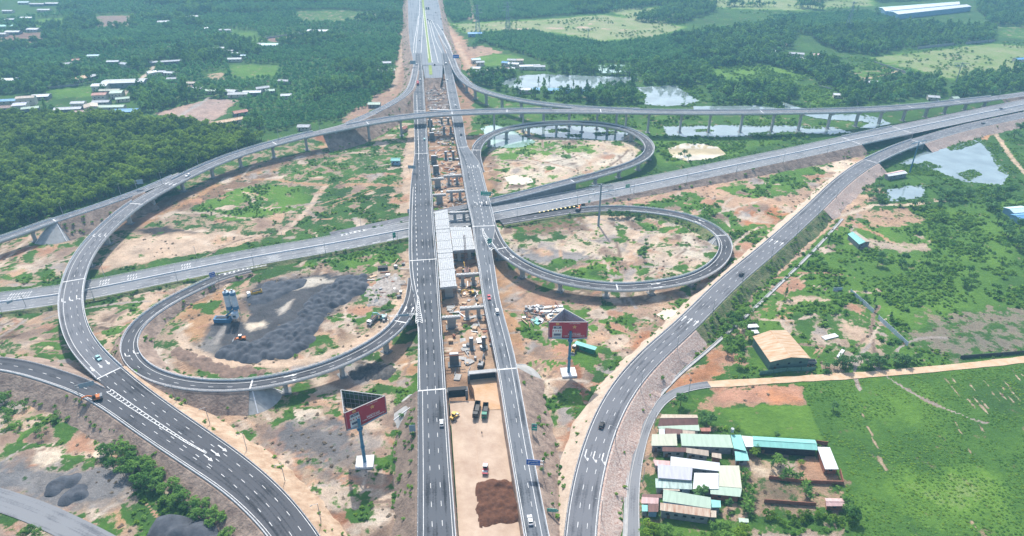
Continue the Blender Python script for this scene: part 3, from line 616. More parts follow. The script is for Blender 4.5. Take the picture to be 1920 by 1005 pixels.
# the far wide highway
rdf = road('far_highway', RF, 0, RF.n - 1, A_CONC)
structure_root('far_highway', RG, 0, RG.n - 1, A_CONC)
mb = MB(); a_, b_q = RG.pos(0, RG.w[0] / 2), RG.pos(0, -RG.w[0] / 2); n_ = 8; vs_ = []
for q in range(n_ + 1):
    p = a_.lerp(b_q, q / n_); vs_ += [p + Vector((0, 0, -.05)), Vector((p.x + 1.5 * math.sin(q * 2.1), p.y - 9 - 2 * math.sin(q * 1.7), 4.0)), Vector((p.x + 1.5 * math.sin(q * 1.3), p.y - 20 - 3 * math.sin(q * 2.3), -.1))]
mb.add(vs_, [f for q in range(n_) for f in ((3 * q, 3 * q + 1, 3 * q + 4, 3 * q + 3), (3 * q + 1, 3 * q + 2, 3 * q + 5, 3 * q + 4))]); structure(mb, 'embankment', EARTH)
MEDG = mat('median_grass', (.20, .26, .06), .95, .25, .3)
for nm, pts, w, m_, dz in (('median_verge', [(808, 140, 8.6), (805, 110, 8.65), (801.5, 75, 8.05), (797, 40, 7.4), (793.5, 10, 7.1), (790, -30, 7.1)], 3.6, MEDG, .05),):
    r_ = Route(pts, w, smooth=3, zoff=dz); ROUTES.remove(r_); structure_root(nm, r_, 0, r_.n - 1, m_)
dm = MB()
for pts in ([(779.5, 100), (781, 75), (784, 50), (786, 28), (787, 0), (786, -40)], [(789.5, 100), (791, 75), (792.5, 45), (793.5, 28)], [(775.5, 100), (776.5, 80), (781, 55), (784.5, 30)], [(803.5, 110), (799, 70), (796, 45), (793.6, 15)],
            [(810.5, 118), (806, 90), (802.5, 65), (799.5, 40), (797, 20)], [(822, 118), (815, 90), (808, 62), (803, 40)], [(829, 100), (818, 78), (812, 60), (806, 38)], [(839, 92), (828, 74), (818, 55), (809, 38)], [(846, 92), (838, 75), (830, 60), (819, 45)]):
    r_ = Route([(a, b, 8.9 if b > 95 else 8.2 + .7 * max(0, (b - 60)) / 35 if b > 60 else 7.5 if b > 30 else 7.1) for a, b in pts], 1, smooth=3); ROUTES.remove(r_)
    strip(dm, r_, 0, r_.s[-1], 0, .55, .28, 0, 6)
dm.build('lane_marking', PAINT, rdf)
# ------------------------------------------------------------------ embankments
bank(R1, 0, i_ab, 'L', mat('weedy_slope', (.13, .095, .075), .95, .3, .22, .6, .9, col2=(.24, .18, .14), detail=8), 1.1); bank(R1, 0, i_ab, 'R', EARTH, .15, .2, 4.2)
bank(R2, 0, j_ab, 'R', EARTH, 1.35, ground=0.0); bank(R2, 0, j_ab, 'L', EARTH, .15, .2, 4.4)
bank(R8, k1, R8.n - 1, 'L', mat('sandy_bank', (.31, .20, .125), .95, .2, .25, .4, .8, col2=(.50, .375, .265), detail=8), 1.5); bank(R8, 0, k0, 'L', EARTH, 1.3)
bank(R9, 0, R9.n - 1, 'R', EARTH, 1.5); bank(R9, 0, R9.at(178, 733), 'L', EARTH, 1.5)
bank(R10, q0, R10.at(262, 359), 'R', EARTH, 1.4); bank(R10, q0, R10.n - 1, 'L', EARTH_G, 1.4)
bank(R11, 0, R11.n - 1, 'R', EARTH, 1.1); bank(R11, R11.at(655, 231), R11.n - 1, 'L', EARTH, 1.1)
bank(R12, 0, h0, 'R', EARTH, 1.3)
bank(R4, R4.at(395, 528), l0, 'R', EARTH, 1.2); bank(R4, 0, l0, 'L', EARTH, 1.2)
bank(R6, o1, R6.n - 1, 'L', EARTH_G, 1.3); bank(R6, o1, R6.at(1090, 394), 'R', EARTH, 1.4)
bank(R7, 0, b0, 'L', EARTH_G, 1.4); bank(R7, R7.at(1085, 370), b0, 'R', EARTH, 1.5); bank(R7, 0, R7.at(760, 431), 'R', EARTH_G, 1.4)
bank(R7, b1, R7.n - 1, 'L', EARTH, 1.5)
bank(R13, 0, p0, 'L', mat('dry_bank', (.38, .29, .22), .95, .2, .25, .35, .8, col2=(.50, .41, .32)), 1.15); bank(R13, 0, R13.at(1285, 612), 'R', PITCHING, 1.35); bank(R13, R13.at(1285, 612), R13.at(1530, 390), 'R', EARTH_G, 1.3); bank(R13, R13.at(1530, 390), p0, 'R', PITCHING, 1.5)
bank(R13, p1, R13.n - 1, 'R', PITCHING, 1.5); bank(R13, p1, R13.n - 1, 'L', EARTH, 1.0)
bank(RF, 0, RF.n - 1, 'L', EARTH, 1.3); bank(RF, 0, RF.n - 1, 'R', EARTH, 1.3)
# ------------------------------------------------------------------ retaining wall of the NE loop ramp, abutments
def wallstrip(name, label, cat, r, i0, i1, side, m, th=.5, ground=0.0, top=-.06):
    s = 1 if side == 'L' else -1; mb = MB()
    loft(mb, r, i0, i1, [(lambda i: s * (r.w[i] / 2 - th), top), (lambda i: s * (r.w[i] / 2 + .04), top), (lambda i: s * (r.w[i] / 2 + .04), lambda i: ground - r.c[i, 2]), (lambda i: s * (r.w[i] / 2 - th), lambda i: ground - r.c[i, 2])], closed=True)
    return tag(mb.build(name, m), label, cat)
wallstrip('retaining_wall', 'grey concrete retaining wall holding up the ramp between loop and highway', 'wall', R5, n1, R5.at(846, 392), 'L', CONC_D)
wallstrip('retaining_wall', 'pale retaining wall on the loop side of the rising ramp', 'wall', R5, n1, R5.at(846, 392), 'R', CONC)
def endwall(r, i, m=CONC_D):
    mb = MB(); p = r.pos(i); mb.box((p.x, p.y, 0), (.8, r.w[i] * .98, p.z - .08), r.hd(i)); return mb
t_ = endwall(R5, n1).build('bridge_abutment', CONC_D); tag(t_, 'square concrete abutment where the tight loop bridge meets its retaining wall', 'abutment')
t_ = endwall(R13, p0).build('bridge_abutment', CONC); tag(t_, 'near abutment of the short three lane bridge at the lily pond', 'abutment')
t_ = endwall(R13, p1).build('bridge_abutment', CONC); tag(t_, 'far abutment of the short three lane bridge at the lily pond', 'abutment')
t_ = endwall(R7, b0, CONC).build('bridge_abutment', CONC); tag(t_, 'left abutment of the low highway bridge over the canal', 'abutment')
t_ = endwall(R7, b1, CONC).build('bridge_abutment', CONC); tag(t_, 'right abutment of the low highway bridge over the canal', 'abutment')
def cone(label, r, i, top_w, run, ang0, ang1, m=SLAB):
    """quarter-cone slope paving round the end of an abutment"""
    p = r.pos(i); mb = MB(); n = 14; vs = []
    for q in range(n + 1):
        a = ang0 + (ang1 - ang0) * q / n; d = Vector((math.cos(a), math.sin(a), 0))
        vs += [p + d * top_w + Vector((0, 0, -.7)), Vector((p.x, p.y, -.05)) + d * (top_w + run)]
    mb.add(vs, [(2 * q, 2 * q + 1, 2 * q + 3, 2 * q + 2) for q in range(n)])
    o = tag(mb.build('slope_paving', m), label, 'slope paving')
    mb = MB()
    for q in (0, n // 2, n):
        a, b = Vector(vs[2 * q]), Vector(vs[2 * q + 1]); mb.beam(a + Vector((0, 0, .12)), b + Vector((0, 0, .12)), .5, .25)
    mb.build('edge_kerb', CONC_W, o); return o
cone('fan of grey slope paving under the end of the south west loop bridge', R4, l0, 4.3, 9, R4.hd(l0) - 2.6, R4.hd(l0) + .1)
cone('grey slope paving under the narrow ramp at the left by the plantation', R10, q0, 4.2, 13, R10.hd(q0) - 2.9, R10.hd(q0) - .5)
cone('curved slope paving inside the south east loop abutment', R6, o1, 4.4, 4, R6.hd(o1) + 1.0, R6.hd(o1) + 3.3)
cone('pale slope paving right of the black abutment panel beside the right carriageway', R2, j_ab, 5.2, 12, R2.hd(j_ab) - 2.9, R2.hd(j_ab) - .7)
cone('pale slope paving left of the left carriageway behind the leaning billboard', R1, R1.at(809, 745), 6.8, 11, R1.hd(i_ab) + .7, R1.hd(i_ab) + 2.7)
cone('pale slope paving beside the ramp at the far left of the highway', R11, R11.at(769, 166), 4, 9, R11.hd(R11.at(769, 166)) + .8, R11.hd(R11.at(769, 166)) + 2.4)
cone('pale slope paving right of the slender ramp near the far highway', R12, R12.at(858, 133), 4.2, 10, R12.hd(h0) + .4, R12.hd(h0) + 2.2)
# ------------------------------------------------------------------ ground sheet, painted land cover as attributes
SOIL = (.43, .35, .275); PINK = (.55, .45, .36); SAND = (.60, .53, .43); PALE = (.62, .58, .50); RED = (.30, .15, .09); ORG = (.42, .275, .165); BRN = (.24, .17, .125)
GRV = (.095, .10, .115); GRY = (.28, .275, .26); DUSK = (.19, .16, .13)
PAINTS = []
def cover(poly, col=None, veg=None, tint=None, warp=7.0, amt=1.0): PAINTS.append((PA(poly), col, veg, tint, warp, amt))
def track(poly, w, col, veg=0.0, tint=None, warp=2.0):
    p = PA(poly); n = len(p); L = []; Rr = []
    for i in range(n):
        d = p[min(i + 1, n - 1)] - p[max(i - 1, 0)]; d = d / (np.linalg.norm(d) + 1e-9); nn = np.array((-d[1], d[0])); L.append(p[i] + nn * w / 2); Rr.append(p[i] - nn * w / 2)
    PAINTS.append((np.array(L + Rr[::-1]), col, veg, tint, warp, 1.0))
# inside the interchange, west and north
cover([(-60, 470), (100, 430), (240, 390), (300, 350), (400, 300), (520, 270), (640, 240), (760, 195), (775, 400), (640, 425), (300, 480), (-60, 560)], SOIL, .62, .35)
cover([(170, 445), (260, 400), (420, 325), (560, 290), (650, 270), (640, 285), (540, 320), (420, 370), (280, 420)], BRN, .25, .1)
cover([(270, 440), (330, 400), (370, 390), (460, 400), (560, 410), (540, 430), (420, 445), (300, 455)], SOIL, .52, .2)
cover([(360, 395), (400, 370), (470, 348), (560, 347), (588, 372), (560, 395), (470, 410), (400, 412)], SOIL, .86, .85)
cover([(545, 425), (590, 385), (620, 348), (700, 345), (748, 355), (745, 400), (640, 422)], SOIL, .80, .2)
cover([(490, 325), (560, 300), (700, 285), (752, 290), (748, 335), (640, 342), (540, 335)], SOIL, .66, .5)
cover([(250, 430), (310, 425), (370, 432), (360, 440), (280, 440)], (.06, .06, .065), .05, 0, 4)
cover([(185, 508), (205, 470), (250, 448), (330, 436), (420, 437), (500, 441), (440, 462), (340, 480)], PINK, .07, .3, 6)
cover([(690, 235), (760, 225), (762, 265), (700, 280), (600, 290), (640, 262)], SOIL, .72, .6)
cover([(590, 255), (660, 235), (700, 225), (690, 240), (600, 270)], RED, .1)
track([(612, 346), (590, 375), (560, 410), (525, 440)], 4.5, PINK, .05)
track([(440, 335), (520, 338), (600, 347), (680, 345), (770, 350)], 3.5, ORG, .1)
track([(775, 240), (768, 300), (766, 360), (757, 400)], 9, PINK, .05)
track([(270, 420), (340, 385), (400, 350), (450, 330), (520, 318)], 5, ORG, .1)
# left, outside the big curve
cover([(-80, 480), (60, 440), (180, 405), (140, 450), (110, 520), (-80, 560)], SOIL, .45, .3)
track([(-40, 500), (60, 465), (120, 440), (200, 405), (245, 385)], 7, RED, .03)
cover([(0, 495), (40, 490), (45, 525), (0, 530)], SOIL, .8, .6); cover([(65, 500), (110, 495), (105, 525), (75, 520)], SOIL, .75, .5)
cover([(-80, 600), (110, 575), (120, 620), (145, 670), (185, 705), (100, 690), (-80, 670)], SOIL, .45, .4)
cover([(-40, 612), (50, 605), (55, 630), (-40, 640)], BRN, .6, .3); track([(-40, 640), (60, 625), (115, 615)], 2.2, (.10, .075, .06), 0)
cover([(58, 645), (110, 620), (140, 660), (130, 680), (90, 675)], SOIL, .9, .7); track([(40, 655), (70, 640), (95, 625)], 4, PINK, .05)
cover([(78, 653), (95, 648), (98, 655), (82, 659)], (.66, .60, .42), 0, 0, 2)
cover([(165, 585), (260, 545), (380, 520), (330, 548), (255, 590), (225, 640), (200, 660), (170, 620)], PINK, .28, .4)
cover([(203, 570), (265, 556), (270, 570), (210, 585)], SOIL, .82, .5); cover([(170, 610), (235, 602), (232, 614), (175, 618)], (.12, .095, .08), .1)
cover([(300, 540), (345, 530), (340, 540), (300, 550)], SOIL, .7, .4)
# gravel yard in the south west loop
cover([(255, 640), (280, 605), (340, 570), (420, 540), (560, 505), (700, 475), (772, 470), (765, 560), (690, 640), (560, 690), (420, 708), (300, 690)], SOIL, .48, .35)
cover([(440, 705), (500, 690), (640, 650), (700, 630), (690, 645), (560, 695)], SOIL, .4, .2)
cover([(375, 640), (395, 605), (430, 595), (470, 605), (455, 560), (480, 530), (540, 520), (640, 512), (690, 515), (690, 545), (640, 575), (600, 605), (580, 640), (550, 668), (460, 678), (400, 665)], GRV, .02, 0, 5)
cover([(345, 670), (365, 635), (395, 625), (420, 655), (440, 672), (400, 675)], GRY, .05, 0, 6)
cover([(545, 528), (590, 521), (630, 524), (620, 530), (575, 540), (550, 545)], PALE, 0, 0, 3); cover([(520, 580), (552, 560), (545, 575), (525, 592)], PALE, 0, 0, 2); cover([(460, 605), (495, 602), (498, 612), (470, 619)], PALE, 0, 0, 3)
cover([(318, 575), (350, 572), (400, 540), (440, 545), (420, 580), (370, 640), (345, 650), (330, 610)], ORG, .06); cover([(330, 618), (348, 605), (352, 612), (338, 625)], PALE, 0)
track([(335, 625), (350, 650), (385, 672), (440, 682), (520, 683), (580, 676), (650, 655), (710, 620), (745, 585)], 6, PINK, .02)
cover([(655, 480), (740, 470), (750, 490), (680, 515), (600, 508)], SOIL, .78, .6); cover([(580, 610), (620, 595), (690, 590), (700, 605), (620, 615), (580, 625)], SOIL, .9, .6); cover([(690, 520), (735, 510), (720, 545), (670, 570), (670, 545)], SOIL, .78, .5)
cover([(460, 585), (510, 575), (512, 590), (465, 592)], SOIL, .7, .5); cover([(300, 590), (350, 572), (355, 585), (310, 605)], SOIL, .8, .5); cover([(310, 618), (335, 600), (345, 608), (320, 625)], SOIL, .8, .4)
track([(770, 470), (765, 520), (755, 560), (735, 580)], 8, PINK, .03)
cover([(590, 620), (625, 612), (660, 615), (650, 635), (605, 640)], BRN, .1); cover([(330, 660), (430, 690), (500, 695), (480, 705), (340, 690)], BRN, .25)
# lower left outside
cover([(-100, 695), (60, 705), (190, 768), (330, 875), (480, 990), (520, 1080), (-100, 1080)], SOIL, .38, .5)
cover([(30, 700), (150, 745), (180, 765), (120, 765), (50, 725)], ORG, .05)
cover([(10, 825), (35, 795), (95, 772), (125, 800), (110, 830), (60, 845), (20, 840)], SOIL, .88, .5); cover([(130, 835), (150, 815), (185, 820), (190, 845), (140, 850)], SOIL, .9, .6)
cover([(-60, 890), (0, 868), (90, 870), (190, 875), (240, 900), (250, 935), (200, 950), (90, 955), (60, 930), (-60, 905)], (.21, .22, .235), .06, 0, 8)
cover([(22, 856), (60, 842), (120, 838), (128, 848), (95, 868), (55, 866)], PALE, 0, 0, 4); track([(105, 860), (150, 850), (200, 850)], 4, PALE, 0)
cover([(85, 910), (100, 897), (140, 893), (145, 902), (115, 910), (95, 920)], (.045, .047, .055), 0, 0, 2); cover([(120, 922), (150, 912), (165, 925), (140, 940), (120, 935)], (.07, .072, .08), 0, 0, 3)
cover([(260, 1060), (275, 990), (320, 970), (380, 985), (400, 1060)], (.075, .078, .09), 0, 0, 4)
cover([(200, 965), (235, 945), (240, 985), (215, 1000)], ORG, .15)
cover([(190, 850), (290, 850), (420, 960), (440, 1040), (250, 1000), (230, 930)], SOIL, .85, .4); cover([(100, 960), (160, 965), (220, 990), (210, 1020), (150, 995)], SOIL, .85, .5)
cover([(-60, 985), (20, 980), (60, 1010), (60, 1060), (-60, 1060)], (.36, .30, .27), .15)
# between the merged ramp and the left carriageway
cover([(240, 715), (460, 735), (650, 690), (780, 590), (783, 740), (783, 1080), (640, 1080), (560, 950), (440, 840), (320, 770)], SOIL, .46, .35)
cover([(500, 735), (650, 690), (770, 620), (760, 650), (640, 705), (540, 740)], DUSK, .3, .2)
cover([(345, 790), (470, 875), (560, 950), (640, 1060), (680, 1060), (610, 940), (500, 855), (400, 800)], (.50, .38, .28), .03, 0, 3)
cover([(470, 835), (540, 880), (610, 925), (660, 975), (690, 1050), (640, 1050), (600, 950), (520, 890)], RED, .08)
cover([(505, 812), (530, 800), (610, 790), (650, 805), (655, 850), (620, 868), (570, 855)], (.15, .155, .17), .08, 0, 9); cover([(650, 690), (690, 678), (740, 690), (735, 705), (680, 715), (655, 705)], (.055, .055, .06), .1, 0, 4)
cover([(528, 788), (535, 745), (600, 735), (655, 700), (645, 745), (590, 765), (570, 790)], SOIL, .88, .55); cover([(610, 895), (660, 885), (650, 905), (615, 910)], SOIL, .7, .3)
cover([(725, 850), (745, 810), (782, 775), (783, 1080), (735, 1080), (720, 950)], SOIL, .68, .35); cover([(715, 880), (722, 880), (724, 975), (712, 975)], PINK, 0, 0, 2)
cover([(735, 640), (780, 610), (780, 660), (740, 665)], SOIL, .85, .4); cover([(545, 770), (600, 765), (590, 785), (555, 790)], PALE, .2, 0, 3)
cover([(660, 730), (740, 720), (775, 745), (740, 790), (680, 790)], SOIL, .2); track([(700, 640), (745, 670), (780, 700)], 7, ORG, .02)
# construction corridor between the carriageways
cover([(778, 120), (845, 120), (875, 250), (935, 480), (975, 690), (975, 760), (835, 760), (825, 560), (810, 330)], (.35, .235, .16), .03, .2, 3)
cover([(795, 150), (835, 150), (848, 205), (800, 208)], (.17, .13, .115), .08); cover([(808, 290), (870, 290), (885, 340), (815, 340)], (.36, .20, .12), .03)
cover([(845, 610), (930, 600), (940, 690), (850, 700)], (.48, .35, .25), .02)
# east of the right carriageway, NE loop
cover([(845, 130), (880, 150), (905, 175), (925, 210), (915, 260), (890, 290), (870, 220)], (.38, .25, .18), .12)
cover([(890, 170), (1000, 198), (1120, 212), (1300, 214), (1600, 214), (1640, 225), (1500, 262), (1240, 300), (1215, 262), (1120, 232), (1000, 232), (920, 245), (880, 260)], SOIL, .82, .55)
cover([(900, 310), (925, 262), (970, 245), (1100, 238), (1190, 255), (1210, 280), (1180, 302), (1080, 330), (940, 366), (915, 340)], SAND, .33, .8)
cover([(930, 290), (970, 270), (1100, 262), (1115, 285), (1060, 292), (1000, 288), (960, 312), (930, 305)], SAND, .75, .95)
cover([(1005, 312), (1030, 292), (1085, 285), (1112, 292), (1100, 310), (1045, 322)], PALE, .08, .5, 4); cover([(1110, 308), (1150, 275), (1190, 285), (1195, 298), (1150, 312)], PALE, .06, 0, 4); cover([(970, 318), (1020, 315), (1030, 330), (990, 335)], PALE, .3, .5)
cover([(1130, 272), (1165, 272), (1185, 284), (1150, 288)], (.60, .50, .36), .05)
track([(1055, 335), (1085, 318), (1120, 296), (1140, 285), (1160, 278)], 5, PINK, .02); track([(1140, 285), (1125, 272), (1095, 268)], 5, PINK, .02)
cover([(880, 300), (905, 300), (925, 370), (905, 372)], ORG, .05); cover([(905, 290), (925, 285), (945, 340), (935, 360), (918, 350)], (.30, .22, .17), .15)
cover([(1215, 235), (1330, 262), (1420, 258), (1470, 262), (1400, 285), (1240, 312), (1225, 300)], SOIL, .92, .75)
# SE loop
cover([(925, 430), (1080, 402), (1190, 402), (1300, 420), (1345, 450), (1335, 490), (1270, 517), (1160, 528), (1050, 512), (965, 475)], SAND, .44, .4)
cover([(1050, 500), (1100, 487), (1165, 480), (1172, 528), (1100, 526)], SOIL, .90, .85); cover([(1190, 462), (1215, 462), (1212, 525), (1186, 526)], SOIL, .9, .5)
cover([(1190, 432), (1200, 410), (1240, 415), (1238, 432), (1200, 440)], SOIL, .85, .7); cover([(1110, 430), (1150, 425), (1172, 440), (1168, 456), (1130, 452)], SOIL, .9, .6)
cover([(950, 425), (1030, 405), (1095, 402), (1095, 430), (1030, 440), (960, 440)], BRN, .5, .4); cover([(1245, 470), (1285, 472), (1285, 500), (1250, 500)], SOIL, .75, .5)
cover([(965, 465), (1030, 462), (1100, 475), (1115, 488), (1050, 498), (985, 488)], (.27, .275, .29), .06, 0, 6); cover([(1160, 455), (1190, 455), (1188, 470), (1165, 472)], GRY, .03)
track([(1130, 398), (1160, 408), (1185, 425), (1190, 450), (1182, 490), (1180, 530)], 8, PINK, .0); cover([(1095, 400), (1130, 400), (1150, 430), (1110, 432)], PINK, .04)
cover([(1250, 440), (1330, 440), (1335, 480), (1300, 495)], PALE, .25, .5)
# south of the loop, down to the SE ramp
cover([(925, 475), (985, 520), (1060, 545), (1160, 556), (1300, 540), (1370, 505), (1400, 500), (1330, 570), (1240, 650), (1170, 700), (1120, 790), (1090, 880), (1070, 1005), (1065, 1080), (1040, 1080), (1000, 850), (975, 690)], (.43, .315, .24), .18, .4)
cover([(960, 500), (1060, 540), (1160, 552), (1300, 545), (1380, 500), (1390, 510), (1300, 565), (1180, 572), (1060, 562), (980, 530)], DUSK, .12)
cover([(1060, 770), (1095, 740), (1150, 690), (1200, 630), (1240, 595), (1270, 590), (1220, 640), (1165, 700), (1120, 770), (1090, 850), (1070, 870)], (.36, .19, .115), .02, 0, 5)
cover([(970, 610), (1000, 585), (1060, 572), (1160, 585), (1220, 598), (1200, 630), (1150, 660), (1085, 662), (1040, 650), (1000, 640)], SOIL, .72, .7)
cover([(1100, 600), (1165, 585), (1175, 620), (1150, 655), (1110, 658), (1100, 640)], SOIL, .95, .75); cover([(985, 690), (1000, 655), (1055, 650), (1070, 690), (1020, 695)], SOIL, .9, .75)
cover([(965, 580), (1040, 570), (1060, 580), (1000, 600), (970, 608)], (.45, .42, .38), .2)
track([(935, 490), (945, 540), (955, 600), (965, 640), (1000, 660), (1060, 670)], 8, ORG, .0); track([(1060, 668), (1080, 690), (1085, 740)], 5, RED, .0)
cover([(985, 705), (1010, 690), (1035, 710), (1045, 750), (1040, 770), (1015, 750)], SAND, .05); cover([(1030, 740), (1060, 740), (1050, 960), (1030, 960)], PINK, .06)
cover([(1228, 590), (1245, 578), (1275, 580), (1268, 598), (1245, 604)], SAND, .05)
# between E-W highway and SE ramp on the right
cover([(1100, 382), (1250, 350), (1450, 312), (1600, 285), (1630, 290), (1560, 345), (1450, 450), (1390, 500), (1385, 450), (1320, 400), (1200, 380)], SOIL, .62, .65)
cover([(1340, 358), (1420, 335), (1530, 310), (1560, 320), (1530, 345), (1440, 368), (1370, 372)], SOIL, .93, .75); cover([(1195, 380), (1240, 362), (1320, 365), (1390, 400), (1370, 420), (1290, 395)], SOIL, .9, .65)
cover([(1300, 362), (1340, 352), (1390, 370), (1450, 372), (1520, 348), (1560, 318), (1600, 300), (1620, 300), (1540, 360), (1480, 400), (1400, 405), (1350, 385)], (.48, .35, .26), .12, .4)
cover([(1540, 315), (1575, 300), (1610, 302), (1590, 322), (1565, 330)], (.72, .62, .50), 0, 0, 3); cover([(1370, 395), (1430, 385), (1500, 395), (1450, 425), (1400, 430)], (.44, .22, .12), .25)
cover([(1100, 392), (1200, 372), (1330, 345), (1450, 318), (1450, 328), (1300, 362), (1180, 385)], (.48, .33, .25), .1)
cover([(1375, 440), (1410, 420), (1460, 430), (1420, 470), (1390, 480)], SOIL, .8, .6); cover([(1375, 455), (1395, 450), (1405, 480), (1385, 495)], PINK, .1)
# right of the SE ramp
cover([(1330, 640), (1420, 555), (1540, 440), (1600, 390), (1640, 345), (1660, 350), (1610, 410), (1500, 520), (1430, 575), (1390, 640), (1350, 690), (1250, 760), (1230, 740)], (.47, .35, .26), .42, .45)
cover([(1290, 690), (1330, 660), (1400, 590), (1430, 560), (1440, 570), (1400, 620), (1370, 670), (1345, 710), (1280, 730), (1235, 745)], (.42, .22, .125), .1)
cover([(1345, 600), (1420, 545), (1540, 440), (1610, 420), (1800, 380), (1990, 370), (2000, 680), (1560, 700), (1400, 700), (1350, 680)], (.40, .34, .25), .95, .74)
track([(1385, 560), (1440, 515), (1500, 470), (1560, 405), (1620, 365)], 8, (.54, .40, .30), .1)
cover([(1555, 410), (1610, 395), (1700, 392), (1740, 415), (1690, 425), (1600, 425)], (.46, .33, .24), .25, .4); track([(1575, 405), (1640, 385), (1700, 385), (1780, 372)], 4, SAND, .05); track([(1610, 425), (1650, 440), (1680, 460)], 4, ORG, .1)
cover([(1590, 455), (1640, 450), (1740, 460), (1745, 470), (1660, 470), (1600, 468)], (.50, .42, .34), .25); cover([(1715, 440), (1745, 450), (1735, 455)], SAND, 0)
cover([(1430, 570), (1470, 575), (1510, 600), (1490, 610), (1440, 590)], (.50, .33, .20), .15); cover([(1460, 565), (1560, 550), (1560, 560), (1470, 572)], PINK, .2)
cover([(1480, 590), (1590, 580), (1640, 600), (1690, 650), (1660, 680), (1560, 690), (1500, 640)], (.44, .38, .30), .68, .5)
cover([(1560, 600), (1600, 600), (1660, 650), (1640, 660), (1590, 625)], (.53, .42, .33), .2); cover([(1520, 625), (1570, 630), (1570, 655), (1530, 650)], (.50, .43, .37), .25)
cover([(1700, 625), (1740, 598), (1820, 580), (1930, 575), (1990, 580), (1990, 660), (1830, 665), (1740, 670)], (.25, .235, .19), .46, .35, 10)
cover([(1350, 690), (1380, 660), (1420, 640), (1400, 700)], SOIL, .7, .5)
cover([(1900, 470), (2000, 440), (2000, 560), (1880, 560)], SOIL, .92, .5)
# south east fields and compound
cover([(1340, 728), (1400, 722), (1500, 716), (1700, 702), (2000, 668), (2080, 1100), (1620, 1100), (1590, 960), (1545, 830), (1515, 757)], (.30, .25, .17), .98, .60, 3)
cover([(1560, 735), (1700, 715), (1760, 740), (1720, 780), (1600, 800)], (.30, .25, .17), .99, .8, 14); cover([(1650, 880), (1800, 860), (1920, 920), (1900, 960), (1720, 960)], None, .99, 1.0, 14); cover([(1600, 850), (1700, 800), (1840, 820), (1700, 900)], None, .95, .45, 14)
for q in range(13):
    x = 1768 + q * 16; y = 708 + (q % 4) * 6 - q * 1.4
    track([(x, y - 6), (x + 18, y + 18), (x + 38 + (q % 3) * 8, y + 44 + (q % 3) * 9)], .75, (.50, .43, .33), .36, .3, .5)
cover([(1800, 715), (1990, 690), (2000, 790), (1850, 775)], None, None, .35, 9)
for a in ([(1786, 785), (1805, 815)], [(1615, 770), (1640, 830), (1660, 880)], [(1640, 850), (1662, 885)], [(1700, 965), (1725, 1010)], [(1830, 790), (1850, 820)], [(1812, 838), (1830, 855)], [(1905, 780), (1930, 820)], [(1820, 975), (1850, 1010)]): track(a, .9, (.46, .37, .27), .3, .3, 1.2)
cover([(1330, 728), (1420, 722), (1500, 724), (1514, 757), (1430, 757), (1348, 760)], (.45, .27, .20), .04, 0, 4); cover([(1430, 735), (1500, 738), (1510, 755), (1440, 756)], (.50, .26, .15), .03)
cover([(1345, 764), (1430, 759), (1516, 757), (1545, 826), (1400, 816), (1380, 790)], (.30, .28, .15), .97, .92, 2); cover([(1400, 770), (1480, 765), (1500, 790), (1440, 800)], None, .86, .75, 9)
cover([(1260, 765), (1330, 740), (1345, 765), (1385, 790), (1380, 815), (1330, 800), (1300, 770)], (.42, .29, .21), .55, .5)
cover([(1375, 845), (1400, 835), (1480, 860), (1580, 905), (1590, 960), (1420, 965), (1390, 940)], (.34, .26, .19), .35, .3)
cover([(1492, 860), (1535, 855), (1578, 905), (1505, 903)], (.40, .26, .18), .02, 0, 2); cover([(1466, 858), (1490, 856), (1492, 880), (1470, 880)], (.45, .40, .36), .05); cover([(1400, 870), (1440, 870), (1470, 890), (1410, 890)], SAND, .25, .5)
cover([(1430, 905), (1500, 908), (1495, 940), (1440, 938)], (.22, .18, .13), .50, .2); cover([(1355, 940), (1400, 940), (1405, 972), (1350, 970)], (.44, .34, .27), .03)
cover([(1205, 990), (1300, 975), (1430, 985), (1410, 1080), (1210, 1080)], SOIL, .88, .8); cover([(1420, 960), (1600, 960), (1610, 985), (1420, 985)], SOIL, .92, .7); cover([(1415, 990), (1590, 1000), (1590, 1080), (1415, 1080)], (.45, .39, .35), .06)
cover([(1200, 800), (1230, 780), (1222, 870), (1205, 990), (1196, 990)], (.46, .33, .24), .1)
# far land
cover([(690, 185), (735, 165), (748, 90), (757, 50), (766, 50), (772, 150), (764, 172), (735, 190), (650, 232), (640, 225)], (.36, .26, .21), .1)
track([(757, 55), (752, 110), (738, 160), (734, 172)], 6, (.45, .36, .29), 0)
cover([(828, 38), (838, 42), (870, 75), (905, 140), (895, 150), (868, 130), (848, 90), (833, 60)], (.42, .28, .21), .1); track([(830, 42), (850, 70), (872, 110), (890, 145)], 7, (.52, .40, .31), 0)
cover([(870, 88), (905, 86), (945, 98), (920, 106), (890, 108)], (.42, .31, .24), .15); cover([(890, 108), (930, 100), (985, 108), (960, 122), (905, 124)], SOIL, .93, .9)
cover([(848, 44), (1000, 38), (1130, 28), (1250, 40), (1285, 52), (1230, 70), (1130, 78), (1050, 62), (960, 56), (870, 62)], (.40, .37, .27), .88, 1.45, 10)
track([(915, 45), (948, 55), (1100, 50), (1125, 32)], 4, (.55, .46, .36), .1); track([(948, 56), (1020, 55), (1100, 52), (1200, 58)], 5, (.5, .43, .33), .15)
cover([(1130, 18), (1230, 14), (1290, 22), (1280, 40), (1180, 34)], (.40, .37, .27), .88, 1.4)
track([(872, -10), (880, 20), (888, 40)], 7, (.52, .42, .34), 0)
cover([(1290, -30), (1620, -30), (1640, 10), (1500, 20), (1360, 16), (1300, 6)], (.38, .37, .30), .86, 1.35, 12)
